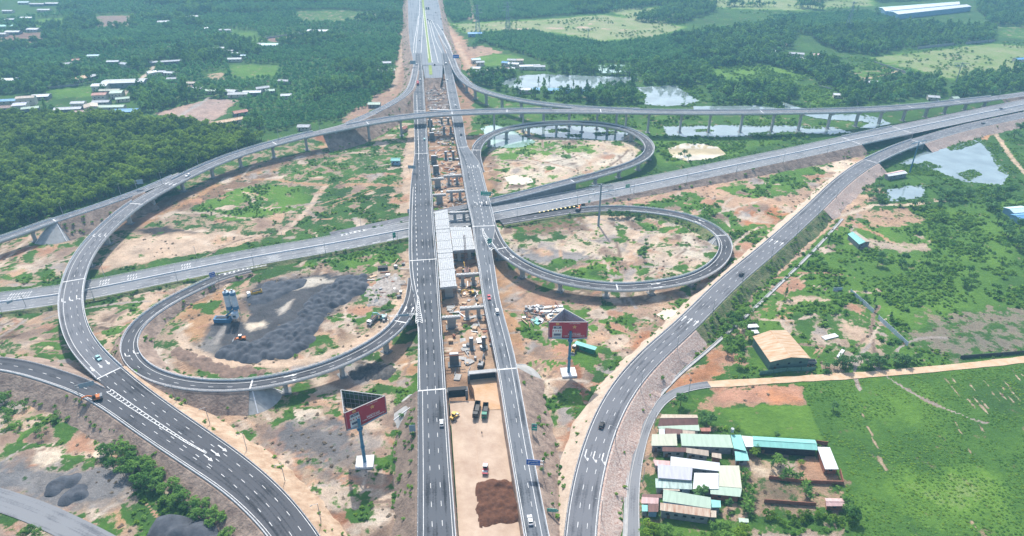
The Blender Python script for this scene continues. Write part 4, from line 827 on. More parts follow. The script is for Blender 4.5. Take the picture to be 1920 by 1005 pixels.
cover([(1630, 108), (1700, 100), (1860, 82), (1990, 92), (2000, 120), (1930, 128), (1850, 150), (1780, 148), (1700, 128), (1650, 118)], (.40, .36, .28), .86, 1.35, 8)
cover([(1440, 30), (1640, 22), (1700, 32), (1650, 45), (1480, 50)], (.3, .3, .2), .97, .80, 6); cover([(1850, 30), (2000, 35), (2000, 80), (1880, 70)], (.40, .34, .26), .75, .6)
cover([(1340, 130), (1440, 122), (1510, 140), (1490, 158), (1380, 155), (1320, 150)], SOIL, .97, .9, 4); cover([(1490, 172), (1560, 165), (1580, 190), (1520, 200)], SOIL, .95, .8); cover([(1590, 120), (1680, 118), (1690, 140), (1600, 155)], SOIL, .75, .7)
track([(1590, 152), (1640, 145), (1690, 132)], 4, PINK, .1)
cover([(555, 22), (640, 20), (720, 28), (640, 42), (570, 40)], (.38, .33, .26), .7, .5); cover([(0, 64), (75, 60), (82, 78), (0, 88)], (.23, .16, .14), .05); cover([(180, 30), (250, 28), (240, 48), (185, 52)], (.27, .21, .19), .2); cover([(490, 72), (580, 62), (590, 66), (510, 80)], (.27, .18, .16), .05)
cover([(68, 36), (120, 34), (120, 48), (70, 50)], SOIL, .95, .9); cover([(430, 56), (480, 60), (490, 78), (440, 76)], SOIL, .95, .7)
cover([(285, 215), (340, 200), (390, 185), (447, 188), (420, 212), (395, 232), (340, 222)], (.42, .33, .30), .05, 0, 5); track([(330, 222), (365, 200), (395, 182)], 5, (.40, .39, .39), 0)
cover([(420, 235), (450, 225), (445, 245), (430, 248)], (.5, .42, .37), 0); track([(222, 185), (262, 150), (280, 135), (292, 118)], 5, (.55, .50, .46), 0)
cover([(90, 170), (175, 160), (180, 180), (110, 185)], SOIL, .9, .8); cover([(385, 140), (420, 135), (418, 150), (390, 150)], (.48, .38, .28), .4); track([(440, 130), (480, 138), (520, 138)], 2.5, PALE, 0); cover([(430, 122), (520, 122), (520, 140), (440, 148)], SOIL, .85, .8)
cover([(480, 220), (560, 205), (640, 178), (700, 172), (690, 195), (600, 225), (500, 245)], SOIL, .97, .35); cover([(590, 175), (690, 168), (695, 185), (610, 195)], SOIL, .99, .45)
cover([(1880, 250), (1920, 262), (1935, 330), (1910, 345), (1905, 300), (1870, 262)], SOIL, .9, .5); track([(1858, 240), (1880, 270), (1905, 305), (1930, 335)], 4, (.55, .45, .33), 0); track([(1845, 262), (1858, 242), (1900, 238)], 5, (.5, .30, .17), 0)
cover([(1655, 305), (1720, 300), (1800, 340), (1880, 350), (1860, 372), (1760, 375), (1650, 380)], SOIL, .93, .45)

# wear on the bare ground: wheel tracks, spill, puddled and stained patches
def wear(poly, nt, nb, seed):
    p = PA(poly); rng = np.random.default_rng(seed); lo, hi = p.min(0), p.max(0); k = 0; tones = [(.58, .52, .45), (.53, .46, .39), (.22, .17, .14), (.30, .23, .19), (.50, .36, .26), (.36, .34, .33), (.44, .27, .19)]
    while k < nt + nb:
        c = rng.uniform(lo, hi)
        if not pip(p, c[:1], c[1:])[0]: continue
        k += 1; col = tones[rng.integers(len(tones))]
        if k <= nt:
            a = rng.uniform(0, 6.3); n = 9; L = rng.uniform(12, 60); cu = rng.uniform(-.16, .16); pts = [c]
            for _ in range(n): a += cu; pts.append(pts[-1] + np.array((math.cos(a), math.sin(a))) * L / n)
            w = rng.uniform(.7, 2.0); pts = np.array(pts); d = np.gradient(pts, axis=0); d /= np.linalg.norm(d, axis=1)[:, None]; nn = np.stack([-d[:, 1], d[:, 0]], 1)
            for o in ((-1.1, 1.1) if w < 1.2 else (0,)): PAINTS.append((np.concatenate([pts + nn * (o + w / 2), (pts + nn * (o - w / 2))[::-1]]), col, rng.uniform(0, .25), None, 1.0, 1))
        else:
            r = rng.uniform(2, 9); t = np.linspace(0, 6.28, 14)[:-1]; e = rng.uniform(.4, 1); an = rng.uniform(0, 3.1); q = np.stack([r * np.cos(t), r * e * np.sin(t)], 1) * rng.uniform(.6, 1.2, 13)[:, None]
            q = q @ np.array(((math.cos(an), math.sin(an)), (-math.sin(an), math.cos(an)))); g = rng.random() < .35; PAINTS.append((c + q, None if g else col, rng.uniform(.75, .95) if g else rng.uniform(.0, .3), rng.uniform(.2, .8), 4.0, 1))
wear([(170, 500), (260, 400), (520, 290), (760, 210), (770, 420), (500, 460)], 55, 90, 1); wear([(170, 590), (400, 520), (770, 470), (770, 580), (640, 690), (300, 700), (240, 640)], 60, 70, 2); wear([(-100, 700), (200, 780), (480, 990), (500, 1080), (-100, 1080)], 40, 80, 3)
wear([(300, 760), (460, 740), (780, 620), (782, 1080), (660, 1080)], 60, 110, 4); wear([(930, 430), (1300, 410), (1340, 480), (1160, 525), (980, 480)], 45, 70, 5); wear([(910, 300), (1000, 245), (1200, 260), (1180, 305), (930, 370)], 30, 45, 6); wear([(935, 490), (1160, 560), (1390, 500), (1200, 690), (1100, 800), (1060, 1080), (1030, 1080), (980, 700)], 70, 110, 7)
wear([(1150, 385), (1600, 290), (1630, 300), (1450, 450), (1390, 490)], 30, 60, 8); wear([(1290, 690), (1480, 520), (1620, 380), (1660, 380), (1500, 530), (1380, 680)], 14, 20, 9); wear([(1440, 580), (1600, 560), (1690, 660), (1560, 690)], 10, 14, 10); wear([(800, 200), (850, 200), (940, 690), (850, 700)], 60, 90, 11); wear([(-60, 480), (180, 405), (110, 520), (-60, 560)], 25, 40, 12); wear([(-60, 600), (110, 580), (180, 700), (-60, 680)], 20, 35, 13)
cover([(375, 640), (395, 605), (430, 595), (470, 605), (455, 560), (480, 530), (540, 520), (640, 512), (690, 515), (690, 545), (640, 575), (600, 605), (580, 640), (550, 668), (460, 678), (400, 665)], (.085, .092, .108), .02, 0, 4)
cover([(360, 670), (375, 640), (395, 625), (420, 655), (440, 672), (400, 675)], (.20, .205, .21), .05, 0, 6); cover([(545, 528), (590, 521), (630, 524), (620, 530), (575, 540), (550, 545)], (.50, .49, .45), 0, 0, 3); cover([(520, 580), (552, 560), (545, 575), (525, 592)], (.52, .50, .46), 0, 0, 2); cover([(460, 605), (495, 602), (498, 612), (470, 619)], PALE, 0, 0, 3)
track([(335, 625), (350, 650), (385, 672), (440, 682), (520, 683), (580, 676), (650, 655), (710, 620), (745, 585)], 6, PINK, .02); track([(428, 605), (415, 625), (402, 645)], 4, (.30, .30, .30), 0); cover([(505, 812), (530, 800), (610, 790), (650, 805), (655, 850), (620, 868), (570, 855)], (.16, .165, .18), .10, 0, 10); cover([(-60, 890), (0, 868), (90, 870), (190, 875), (240, 900), (250, 935), (200, 950), (90, 955), (60, 930), (-60, 905)], (.20, .21, .228), .06, 0, 8)
cover([(540, 855), (600, 870), (640, 860), (680, 840), (690, 870), (640, 885), (560, 880)], (.20, .20, .205), .25, .2, 10)
def land(x, y):
    """colour of the bare soil, vegetation cover and brightness of the vegetation at world points"""
    A = [_land(x, y, k) for k in range(3)]
    return tuple(sum(q[i] for q in A) / 3 for i in range(3))
def _land(x, y, k):
    n = len(x); col = np.tile(np.array((.33, .27, .20)), (n, 1)); veg = np.full(n, .9); tint = np.full(n, .35)
    f = (16.0, 9.0, 5.0)[k]; g = (1.3, 1.5, 1.0)[k]
    wx = (fbm(x / f + 9 * k, y / f, 4) - .5) * 2 * g; wy = (fbm(x / f + 51, y / f + 13 + 7 * k, 4) - .5) * 2 * g
    for poly, c, v, t, w, a in PAINTS:
        m = pip(poly, x + wx * w, y + wy * w)
        if not m.any(): continue
        if c is not None: col[m] = c
        if v is not None: veg[m] = v
        if t is not None: tint[m] = t
    return col, veg, tint
def grid(x0, x1, y0, y1, s):
    xs = np.linspace(x0, x1, int((x1 - x0) / s) + 1); ys = np.linspace(y0, y1, int((y1 - y0) / s) + 1)
    X, Y = np.meshgrid(xs, ys); nx, ny = len(xs), len(ys)
    i = np.arange(nx * ny).reshape(ny, nx); f = np.stack([i[:-1, :-1], i[:-1, 1:], i[1:, 1:], i[1:, :-1]], -1).reshape(-1, 4)
    return X.ravel(), Y.ravel(), f
def mesh_np(name, v, f, m, kind=None):
    me = bpy.data.meshes.new(name); me.vertices.add(len(v)); me.vertices.foreach_set('co', np.asarray(v, np.float32).ravel())
    k = f.shape[1]; me.loops.add(f.size); me.loops.foreach_set('vertex_index', f.ravel().astype(np.int32))
    me.polygons.add(len(f)); me.polygons.foreach_set('loop_start', (np.arange(len(f)) * k).astype(np.int32))
    try: me.polygons.foreach_set('loop_total', np.full(len(f), k, np.int32))
    except Exception: pass
    me.materials.append(m); me.update(calc_edges=True); me.validate()
    o = bpy.data.objects.new(name, me); COL.objects.link(o)
    if kind: o['kind'] = kind
    return o
V = []; F = []; off = 0
for x0, x1, y0, y1, s in ((-330, 360, 60, 330, 1.2), (-520, 560, 330, 620, 1.9), (-860, 860, 620, 1000, 3.4), (-1700, 1700, 1000, 1900, 8.0)):
    X, Y, f = grid(x0, x1, y0, y1, s); V.append(np.stack([X, Y, np.zeros_like(X)], 1)); F.append(f + off); off += len(X)
for x0, x1, y0, y1 in ((-9000, 9000, 1900, 12000), (-9000, -1700, 1000, 1900), (1700, 9000, 1000, 1900), (-9000, -860, 620, 1000), (860, 9000, 620, 1000), (-9000, -520, 330, 620), (560, 9000, 330, 620), (-9000, -330, 60, 330), (360, 9000, 60, 330), (-9000, 9000, -3000, 60)):
    X, Y, f = grid(x0, x1, y0, y1, 1e9) if False else (np.array([x0, x1, x1, x0], float), np.array([y0, y0, y1, y1], float), np.array([[0, 1, 2, 3]])); V.append(np.stack([X, Y, np.zeros_like(X)], 1)); F.append(f + off); off += 4
GV = np.concatenate(V); GF = np.concatenate(F)
gcol, gveg, gtint = land(GV[:, 0], GV[:, 1])
GROUND = bpy.data.materials.new('ground')
def _ground(m):
    m.use_nodes = True; n = m.node_tree.nodes; l = m.node_tree.links; b = n['Principled BSDF']; b.inputs['Roughness'].default_value = .95; b.inputs['Specular IOR Level'].default_value = .1
    def attr(a): q = n.new('ShaderNodeAttribute'); q.attribute_name = a; return q
    ge = n.new('ShaderNodeNewGeometry')
    def noise(sc, det, ro=.62):
        q = n.new('ShaderNodeTexNoise'); q.inputs['Scale'].default_value = sc; q.inputs['Detail'].default_value = det; q.inputs['Roughness'].default_value = ro; l.new(ge.outputs['Position'], q.inputs['Vector']); return q
    def math_(op, a, bb, c=None):
        q = n.new('ShaderNodeMath'); q.operation = op
        for i, s in enumerate((a, bb, c)):
            if s is None: continue
            if isinstance(s, (int, float)): q.inputs[i].default_value = s
            else: l.new(s, q.inputs[i])
        return q.outputs[0]
    def mix(f, a, bb):
        q = n.new('ShaderNodeMix'); q.data_type = 'RGBA'
        if isinstance(f, (int, float)): q.inputs['Factor'].default_value = f
        else: l.new(f, q.inputs['Factor'])
        for k, s in ((6, a), (7, bb)):
            if isinstance(s, tuple): q.inputs[k].default_value = (*s, 1)
            else: l.new(s, q.inputs[k])
        return q.outputs[2]
    n1 = noise(.11, 8, .68).outputs[0]; n2 = noise(.5, 6).outputs[0]; n3 = noise(.03, 5).outputs[0]; n4 = noise(1.6, 4, .7).outputs[0]
    k = math_('ADD', attr('veg').outputs['Fac'], math_('MULTIPLY', math_('SUBTRACT', n1, .5), 3.0)); k = math_('ADD', k, math_('MULTIPLY', math_('SUBTRACT', n2, .5), .5))
    ss = n.new('ShaderNodeMapRange'); ss.interpolation_type = 'SMOOTHSTEP'; l.new(k, ss.inputs[0]); ss.inputs[1].default_value = .36; ss.inputs[2].default_value = .66
    g = math_('ADD', attr('tint').outputs['Fac'], math_('MULTIPLY', math_('SUBTRACT', n3, .5), 1.1)); g = math_('ADD', g, math_('MULTIPLY', math_('SUBTRACT', n2, .5), .7))
    g = math_('MULTIPLY', g, .62); vr = n.new('ShaderNodeValToRGB'); l.new(g, vr.inputs[0]); e = vr.color_ramp.elements
    e[0].position = 0; e[0].color = (.026, .060, .020, 1); e[1].position = 1; e[1].color = (.27, .27, .15, 1); q = e.new(.64); q.color = (.105, .200, .030, 1)
    q = e.new(.32); q.color = (.052, .118, .022, 1)
    br = n.new('ShaderNodeValToRGB'); l.new(math_('ADD', math_('MULTIPLY', n1, .6), math_('MULTIPLY', n4, .4)), br.inputs[0]); e = br.color_ramp.elements
    e[0].position = .33; e[0].color = (.42, .41, .40, 1); e[1].position = .68; e[1].color = (1.22, 1.2, 1.18, 1)
    mu = n.new('ShaderNodeMix'); mu.data_type = 'RGBA'; mu.blend_type = 'MULTIPLY'; mu.inputs['Factor'].default_value = 1; l.new(attr('base').outputs['Color'], mu.inputs[6]); l.new(br.outputs[0], mu.inputs[7])
    tv = n.new('ShaderNodeValToRGB'); l.new(n3, tv.inputs[0]); e = tv.color_ramp.elements; e[0].position = .3; e[0].color = (.84, .82, .80, 1); e[1].position = .7; e[1].color = (1.12, 1.0, .88, 1)
    mv = n.new('ShaderNodeMix'); mv.data_type = 'RGBA'; mv.blend_type = 'MULTIPLY'; mv.inputs['Factor'].default_value = 1; l.new(mu.outputs[2], mv.inputs[6]); l.new(tv.outputs[0], mv.inputs[7]); mu = mv
    de = n.new('ShaderNodeMapRange'); l.new(n4, de.inputs[0]); de.inputs[1].default_value = .63; de.inputs[2].default_value = .72
    bare = mix(math_('MULTIPLY', de.outputs[0], .45), mu.outputs[2], (.58, .53, .48))
    l.new(mix(ss.outputs[0], bare, vr.outputs[0]), b.inputs['Base Color'])
    bp = n.new('ShaderNodeBump'); bp.inputs['Distance'].default_value = .9; bp.inputs['Strength'].default_value = .9
    l.new(math_('ADD', math_('MULTIPLY', n2, .7), math_('ADD', math_('MULTIPLY', n4, .25), math_('MULTIPLY', n1, 1.2))), bp.inputs['Height']); l.new(bp.outputs[0], b.inputs['Normal'])
_ground(GROUND)
g_ = mesh_np('ground', GV, GF, GROUND, 'structure')
a = g_.data.attributes.new('base', 'FLOAT_COLOR', 'POINT'); a.data.foreach_set('color', np.c_[gcol, np.ones(len(gcol))].astype(np.float32).ravel())
for nm, arr in (('veg', gveg), ('tint', gtint)):
    a = g_.data.attributes.new(nm, 'FLOAT', 'POINT'); a.data.foreach_set('value', arr.astype(np.float32))

# ------------------------------------------------------------------ water
WPOLY = []
_PZ = [.08]
def pond(name, poly, m, z=None, rag=3.0):
    _PZ[0] += .02; z = _PZ[0]
    p = PA(poly); pts = []; n = len(p)
    for i in range(n):
        a, b = p[i], p[(i + 1) % n]; k = max(2, int(np.linalg.norm(b - a) / 4))
        for q in range(k): pts.append(a + (b - a) * q / k)
    pts = np.array(pts); pts = pts + np.stack([(fbm(pts[:, 0] / 9, pts[:, 1] / 9, 3) - .5), (fbm(pts[:, 0] / 9 + 40, pts[:, 1] / 9, 3) - .5)], 1) * 2 * rag
    WPOLY.append(pts); me = bpy.data.meshes.new(name); bm = bmesh.new(); vs = [bm.verts.new((a, b, z)) for a, b in pts]; es = [bm.edges.new((vs[i], vs[(i + 1) % len(vs)])) for i in range(len(vs))]
    bmesh.ops.triangle_fill(bm, edges=es, use_beauty=True); bm.normal_update()
    for f in bm.faces:
        if f.normal.z < 0: f.normal_flip()
    bm.to_mesh(me); bm.free(); me.materials.append(m); o = bpy.data.objects.new(name, me); COL.objects.link(o); o['kind'] = 'structure'; return o
pond('pond', [(1687, 306), (1737, 281), (1772, 273), (1815, 266), (1843, 263), (1862, 282), (1876, 310), (1892, 328), (1880, 347), (1808, 342), (1764, 325), (1719, 311)], WATER)
pond('pond', [(1660, 356), (1700, 350), (1737, 347), (1735, 372), (1690, 376), (1668, 376)], WATER)
pond('pond', [(900, 240), (925, 234), (948, 240), (975, 252), (1002, 266), (984, 276), (945, 279), (922, 277), (915, 258)], WATER_G)
pond('canal', [(975, 243), (1040, 236), (1117, 238), (1179, 250), (1166, 264), (1099, 262), (1019, 257)], WATER)
pond('canal', [(1240, 238), (1330, 236), (1480, 235), (1560, 238), (1596, 248), (1560, 252), (1480, 248), (1373, 258), (1290, 257), (1250, 254)], WATER)
pond('pond', [(935, 155), (985, 141), (1019, 139), (1081, 141), (1143, 144), (1193, 145), (1196, 153), (1150, 160), (1108, 167), (1019, 166), (959, 166)], WATER)
pond('pond', [(1193, 165), (1225, 162), (1268, 161), (1290, 175), (1312, 190), (1290, 196), (1245, 199), (1207, 197), (1212, 180)], WATER)
pond('muddy_pond', [(1252, 278), (1285, 269), (1320, 270), (1348, 276), (1362, 290), (1335, 298), (1290, 303), (1262, 296)], WATER_Y, rag=2)
pond('muddy_pond', [(1230, 590), (1245, 580), (1274, 582), (1268, 596), (1248, 602)], WATER_Y, rag=1)
pond('muddy_pond', [(946, 333), (965, 328), (995, 334), (1000, 342), (980, 347), (955, 346)], WATER_Y, rag=1)
pond('canal', [(1465, 190), (1490, 200), (1530, 207), (1560, 215), (1600, 214), (1650, 225), (1655, 232), (1600, 228), (1530, 222), (1470, 205)], WATER)
pond('canal', [(1620, 215), (1650, 222), (1670, 232), (1640, 242), (1615, 240), (1630, 230)], WATER)
pond('pond', [(1280, 174), (1300, 182), (1305, 192), (1285, 192)], WATER)
pond('pond', [(1120, 122), (1180, 122), (1185, 135), (1125, 138)], WATER_G)
pond('canal', [(1300, 200), (1420, 198), (1480, 206), (1400, 210), (1300, 208)], WATER)
def in_water(x, y):
    h = np.zeros(len(x), bool)
    for p in WPOLY: h |= pip(p, x, y)
    return h
# ------------------------------------------------------------------ level fill between the carriageways in front of the abutments
def fill(name, xs, z, m):
    """strip of made ground: xs = [(xl, xr, y)]"""
    mb = MB(); vs = []; Lv = [(P(a, y, z), P(b, y, z)) for a, b, y in xs]; q = 10
    rows = []
    for (a0, b0), (a1, b1) in zip(Lv, Lv[1:]):
        for t in np.arange(8) / 8: rows.append((a0.lerp(a1, t), b0.lerp(b1, t)))
    rows.append(Lv[-1])
    for a, b in rows:
        for t in range(q + 1):
            p = a.lerp(b, t / q); e = min(t, q - t) / q
            vs.append((p.x, p.y, p.z + .35 * (float(fbm(np.array([p.x / 4]), np.array([p.y / 4]), 3)[0]) - .5)))
    n = len(rows) - 1
    mb.add(vs, [(i * (q + 1) + t, i * (q + 1) + t + 1, (i + 1) * (q + 1) + t + 1, (i + 1) * (q + 1) + t) for i in range(n) for t in range(q)])
    # earth sides down to the ground
    for k in (0, q):
        for i in range(n):
            a, b = vs[i * (q + 1) + k], vs[(i + 1) * (q + 1) + k]; mb.quad(a, b, (b[0], b[1], -.1), (a[0], a[1], -.1))
    structure(mb, name, m, smooth=True)
fill('levelled_soil', [(843, 900, 752), (850, 898, 850), (857, 905, 950), (866, 915, 1100), (886, 930, 1330)], 4.2, PINK_S)
fill('levelled_soil', [(892, 948, 735), (893, 962, 800), (898, 978, 900), (906, 1004, 1005), (912, 1025, 1100), (928, 1032, 1330)], 4.6, PINK_S)
fill('orange_fill', [(876, 938, 706), (888, 946, 730), (893, 956, 768)], 4.75, ORANGE_S)
# ------------------------------------------------------------------ buildings
KEEP = []                                            # (x, y, radius) kept clear of planting
def clear(p, r): KEEP.append((p[0], p[1], r))
def roof_uv(vs):
    a, b = Vector(vs[0]), Vector(vs[1]); u = (b - a).normalized(); v = Vector((-u.y, u.x, 0))
    return [((Vector(q) - a).dot(u), (Vector(q) - a).dot(v)) for q in vs]
def house(label, quad, h, roofk, wall=None, kind='gable', rise=1.2, name='house', cat='house', group=None, eave=.35, world=False, windows=2, door=True, sheets=None, fall=0.0):
    """quad = roof corners NW, NE, SE, SW at eave height; walls stand inside the eaves"""
    Q = [Vector((*q, h)) for q in quad] if world else [P(a, b, h) for a, b in quad]
    c = sum(Q, Vector()) / 4; base = Vector((c.x, c.y, 0)); t = thing(name, label, cat, base, 0, group)
    clear(c, max((q - c).length for q in Q) + 1)
    L = [q - base for q in Q]; wall = wall or GREYWALL
    ctr = Vector((0, 0, h)); I = [ctr + (q - ctr) * (1 - 2 * eave / max(3, (q - ctr).length)) for q in L]
    mb = MB()
    drop = [fall * (1 if k < 2 else 0) for k in range(4)]
    for k in range(4):
        a, b = I[k], I[(k + 1) % 4]; mb.quad((a.x, a.y, -.1), (b.x, b.y, -.1), (b.x, b.y, h - .06), (a.x, a.y, h - .06))
    longEW = (L[1] - L[0]).length + (L[2] - L[3]).length >= (L[3] - L[0]).length + (L[2] - L[1]).length
    if kind == 'gable':
        if longEW: r0, r1 = (L[0] + L[3]) / 2, (L[1] + L[2]) / 2
        else: r0, r1 = (L[0] + L[1]) / 2, (L[3] + L[2]) / 2
        r0 = r0 + Vector((0, 0, rise)); r1 = r1 + Vector((0, 0, rise))
        ga = [(I[0], I[3]), (I[1], I[2])] if longEW else [(I[0], I[1]), (I[3], I[2])]
        for (a, b) in ga:
            m = (a + b) / 2; mb.add([(a.x, a.y, h - .06), (b.x, b.y, h - .06), (m.x, m.y, h + rise * .82)], [(0, 1, 2)])
        faces = [(L[0], L[1], r1, r0), (L[3], L[2], r1, r0)] if longEW else [(L[0], L[3], r1, r0), (L[1], L[2], r1, r0)]
    elif kind == 'shed':
        H = [L[0] + Vector((0, 0, rise)), L[1] + Vector((0, 0, rise)), L[2], L[3]]; faces = [tuple(H)]
        a, b = I[0], I[1]; mb.quad((a.x, a.y, h - .06), (b.x, b.y, h - .06), (b.x, b.y, h + rise * .8), (a.x, a.y, h + rise * .8))
        for a, b in ((I[0], I[3]), (I[1], I[2])): mb.add([(a.x, a.y, h - .06), (b.x, b.y, h - .06), (a.x, a.y, h + rise * .8)], [(0, 1, 2)])
    else: faces = [tuple(L)]
    w = mb.build('wall', wall, t)
    ks = roofk if isinstance(roofk, (list, tuple)) else [roofk]
    for i, f in enumerate(faces):
        mb = MB(); up = Vector((0, 0, .12)); vs = list(f); uv = roof_uv(vs)
        top = [v + up for v in vs]; bot = [v - Vector((0, 0, .02)) for v in vs]
        mb.add(top + bot, [(0, 1, 2, 3), (7, 6, 5, 4)] + [(k, k + 4, (k + 1) % 4 + 4, (k + 1) % 4) for k in range(4)], 0, uv + uv)
        mb.build('roof', ROOF[ks[i % len(ks)]], t)
    if kind == 'gable' and (r1 - r0).length > 6:
        mb = MB(); mb.beam(r0 + Vector((0, 0, .16)), r1 + Vector((0, 0, .16)), .5, .1); mb.build('ridge_cap', ROOF[ks[0]], t)
    # openings on the side facing the road
    a, b = I[3], I[2]; d = b - a; ln = d.length
    if ln > 4 and h > 2.4:
        u = d.normalized(); n = Vector((u.y, -u.x, 0)); k = max(1, min(windows, int(ln / 3)))
        for q in range(k):
            p = a + u * (ln * (q + .7) / (k + .4)); z = h * .5
            mb = MB(); e = math.atan2(u.y, u.x); cc = p + n * .02; mb.box((cc.x, cc.y, z), (1.3, .14, 1.0), e); o = mb.build('window', GLASS, t)
        if door:
            p = a + u * (ln * .16) + n * .02; mb = MB(); mb.box((p.x, p.y, 0), (1.1, .14, 2.1), math.atan2(u.y, u.x)); mb.build('door', mat('door_brown', (.14, .08, .05), .6) if 'door_brown' not in MATS else MATS['door_brown'], t)
    return t
OFFW = {'white': 'offwhite'}
def hut(px, py, L, Wd, yaw, h, roofk, wall, label, group=None, kind='gable', rise=1.2, cat='house', name='house', windows=2):
    c = P(px, py, h); y = R(yaw); u = Vector((math.cos(y), math.sin(y))); v = Vector((-u.y, u.x)); C2 = Vector((c.x, c.y))
    q = [C2 - u * L / 2 + v * Wd / 2, C2 + u * L / 2 + v * Wd / 2, C2 + u * L / 2 - v * Wd / 2, C2 - u * L / 2 - v * Wd / 2]
    return house(label, q, h, roofk, wall, kind, rise, name, cat, group, world=True, windows=windows)
# lower right row of houses (roof corners surveyed one by one)
house('small gabled house with tan and dark brown roof slopes, northernmost by the service road bend', [(1241, 777), (1307, 778), (1309, 798), (1233, 800)], 3.2, ['tan', 'brown'], CREAMWALL, rise=1.4)
house('long narrow pale green lean-to between two brown roofed houses', [(1233, 800.5), (1310, 797.5), (1312, 808), (1236, 804.5)], 3.0, 'palegreen', CREAMWALL, 'shed', .3, name='shed', cat='shed')
house('little square white roofed outhouse by the service road', [(1235, 806), (1246, 804.5), (1246.5, 816), (1236, 816)], 2.8, 'white', CREAMWALL, 'shed', .2, name='shed', cat='shed')
house('dark brown roofed house squeezed behind the long cream roof', [(1247, 804.5), (1279, 807), (1279, 815), (1247.5, 813.5)], 3.0, 'brown', GREYWALL, 'shed', .5)
house('tan roofed annexe beside the dark brown roof', [(1279.5, 807.5), (1303, 810), (1303, 816), (1280, 815.5)], 2.9, 'tan', GREYWALL, 'shed', .3, name='shed', cat='shed')
house('small red brick box with reddish roof under the bushes', [(1312, 803), (1332, 803), (1333, 809), (1315, 809)], 3.0, 'red', BRICK, 'shed', .2, name='shed', cat='shed')
house('cream roofed house, western half of the long cream row', [(1222, 817), (1268, 816), (1270, 836), (1221, 836)], 3.8, 'cream', GREYWALL, 'shed', .8)
house('long cream green roofed workshop in the row facing the mown lawn', [(1275, 816), (1368, 818.5), (1375, 840), (1278, 836)], 3.8, ['palegreen'], GREYWALL, 'shed', .9, name='workshop', cat='workshop')
house('turquoise roofed cross wing at the middle of the long row', [(1370, 815.5), (1389, 815.5), (1399.5, 846), (1376, 841)], 4.3, 'turquoise', GREYWALL, 'flat')
house('turquoise roofed porch in front of the cross wing', [(1377, 848), (1400, 848), (1405, 864), (1379, 864)], 3.0, 'turquoise', GREYWALL, 'shed', .5, name='porch', cat='porch')
house('white roofed link between the turquoise roofs', [(1390, 817), (1411, 819), (1413, 838), (1398, 838)], 4.0, 'white', GREYWALL, 'flat')
house('long turquoise roofed barn along the top of the walled yard', [(1411, 818), (1528, 825), (1533, 844.5), (1412, 837)], 3.8, ['turquoise', 'turquoise'], BLACK, 'gable', .9, name='barn', cat='barn', windows=5)
house('bright white roofed open shed at the right end of the walled yard', [(1532, 838), (1556, 839), (1572.5, 880), (1547, 880)], 3.4, 'white', BRICK, 'flat', name='shed', cat='shed')
house('low house with half brown half tan roof and grey rear wall', [(1241.7, 840), (1286, 841.5), (1286, 848), (1241.7, 846.5)], 3.4, 'brown', GREYWALL, 'shed', .6)
house('low tan roofed house joined to the brown roof, grey rear wall', [(1286.5, 841.6), (1328, 847), (1329, 855.6), (1286.5, 849)], 3.4, 'tan', GREYWALL, 'shed', .6)
house('small tan shed at the end of the tan roofed house', [(1334.5, 850), (1352, 852), (1352.6, 860.5), (1334.5, 857)], 3.0, 'tan', BRICK, 'shed', .3, name='shed', cat='shed')
house('flat pink terrace beside the long white roof', [(1224.5, 862), (1256.5, 864.6), (1256, 874.5), (1228.6, 873)], 3.0, 'pink', GREYWALL, 'flat')
house('long pure white sloping roof in the middle of the houses', [(1257.3, 858), (1349, 870), (1350, 884), (1257, 873)], 4.0, 'white', GREYWALL, 'shed', .6)
house('lavender white roofed house with glass canopy below it', [(1232.7, 873.7), (1298, 878.6), (1296.7, 900.8), (1233.5, 896)], 4.4, 'lavender', CREAMWALL, 'shed', .8)
house('green glass canopy house front beside the lavender white roof', [(1228.6, 897), (1298, 902), (1297.5, 918), (1229.4, 914.7)], 3.4, 'glassgreen', GREYWALL, 'flat', name='canopy', cat='canopy')
house('big bright white roof between canopy and cream patchwork roof', [(1301.7, 886.8), (1347.2, 887.6), (1347.2, 917), (1299, 917)], 3.8, 'white', GREYWALL, 'flat')
house('cream patchwork roof with pink corner beside the banana trees', [(1348, 874.5), (1385.4, 875), (1391, 915.5), (1348, 912)], 3.8, ['cream', 'cream'], GREYWALL, 'shed', .5)
house('pale green roof step below the cream patchwork roof', [(1331, 913.5), (1391, 917), (1388, 932), (1332, 926.5)], 3.2, 'palegreen', BRICK, 'shed', .5)
house('long pale green roof slanting down above the speckled roof', [(1243.4, 921), (1332, 936), (1333, 954), (1242.5, 940)], 4.2, 'palegreen', BLUEWALL, 'shed', .9)
house('small turquoise roofed tank room at the end of the pale green roof', [(1333, 937), (1351, 939), (1351.7, 951.7), (1333.5, 951.7)], 3.2, 'turquoise', GREYWALL, 'flat', name='shed', cat='shed')
house('tan flat roof above the long pale green roof', [(1242.5, 912), (1273.7, 916), (1274.6, 921), (1243.4, 919)], 3.2, 'tan', CREAMWALL, 'flat')
house('long speckled rusty roof above a tall grey wall, southernmost row', [(1237.6, 945), (1332, 957), (1332, 970), (1237.6, 957)], 4.0, 'speckled', GREYWALL, 'shed', .7, windows=5)
house('tan corner shed at the end of the speckled roof', [(1332.7, 957), (1343, 958), (1343, 970.5), (1332.7, 970)], 3.6, 'tan', GREYWALL, 'flat', name='shed', cat='shed')
house('dark brown roof strip by the road above a pinkish roof', [(1203, 927), (1241, 927), (1241.7, 934), (1204, 932)], 3.3, 'brown', CREAMWALL, 'flat')
house('pinkish cream roof beside the service road', [(1203, 932.8), (1235, 933.6), (1234.3, 945), (1202.3, 944)], 3.0, 'pink', CREAMWALL, 'shed', .3)
house('tiny turquoise roof at the road edge', [(1203, 946.7), (1214.3, 947.5), (1214.3, 959), (1204, 959)], 3.0, 'turquoise', GREYWALL, 'flat', name='shed', cat='shed')
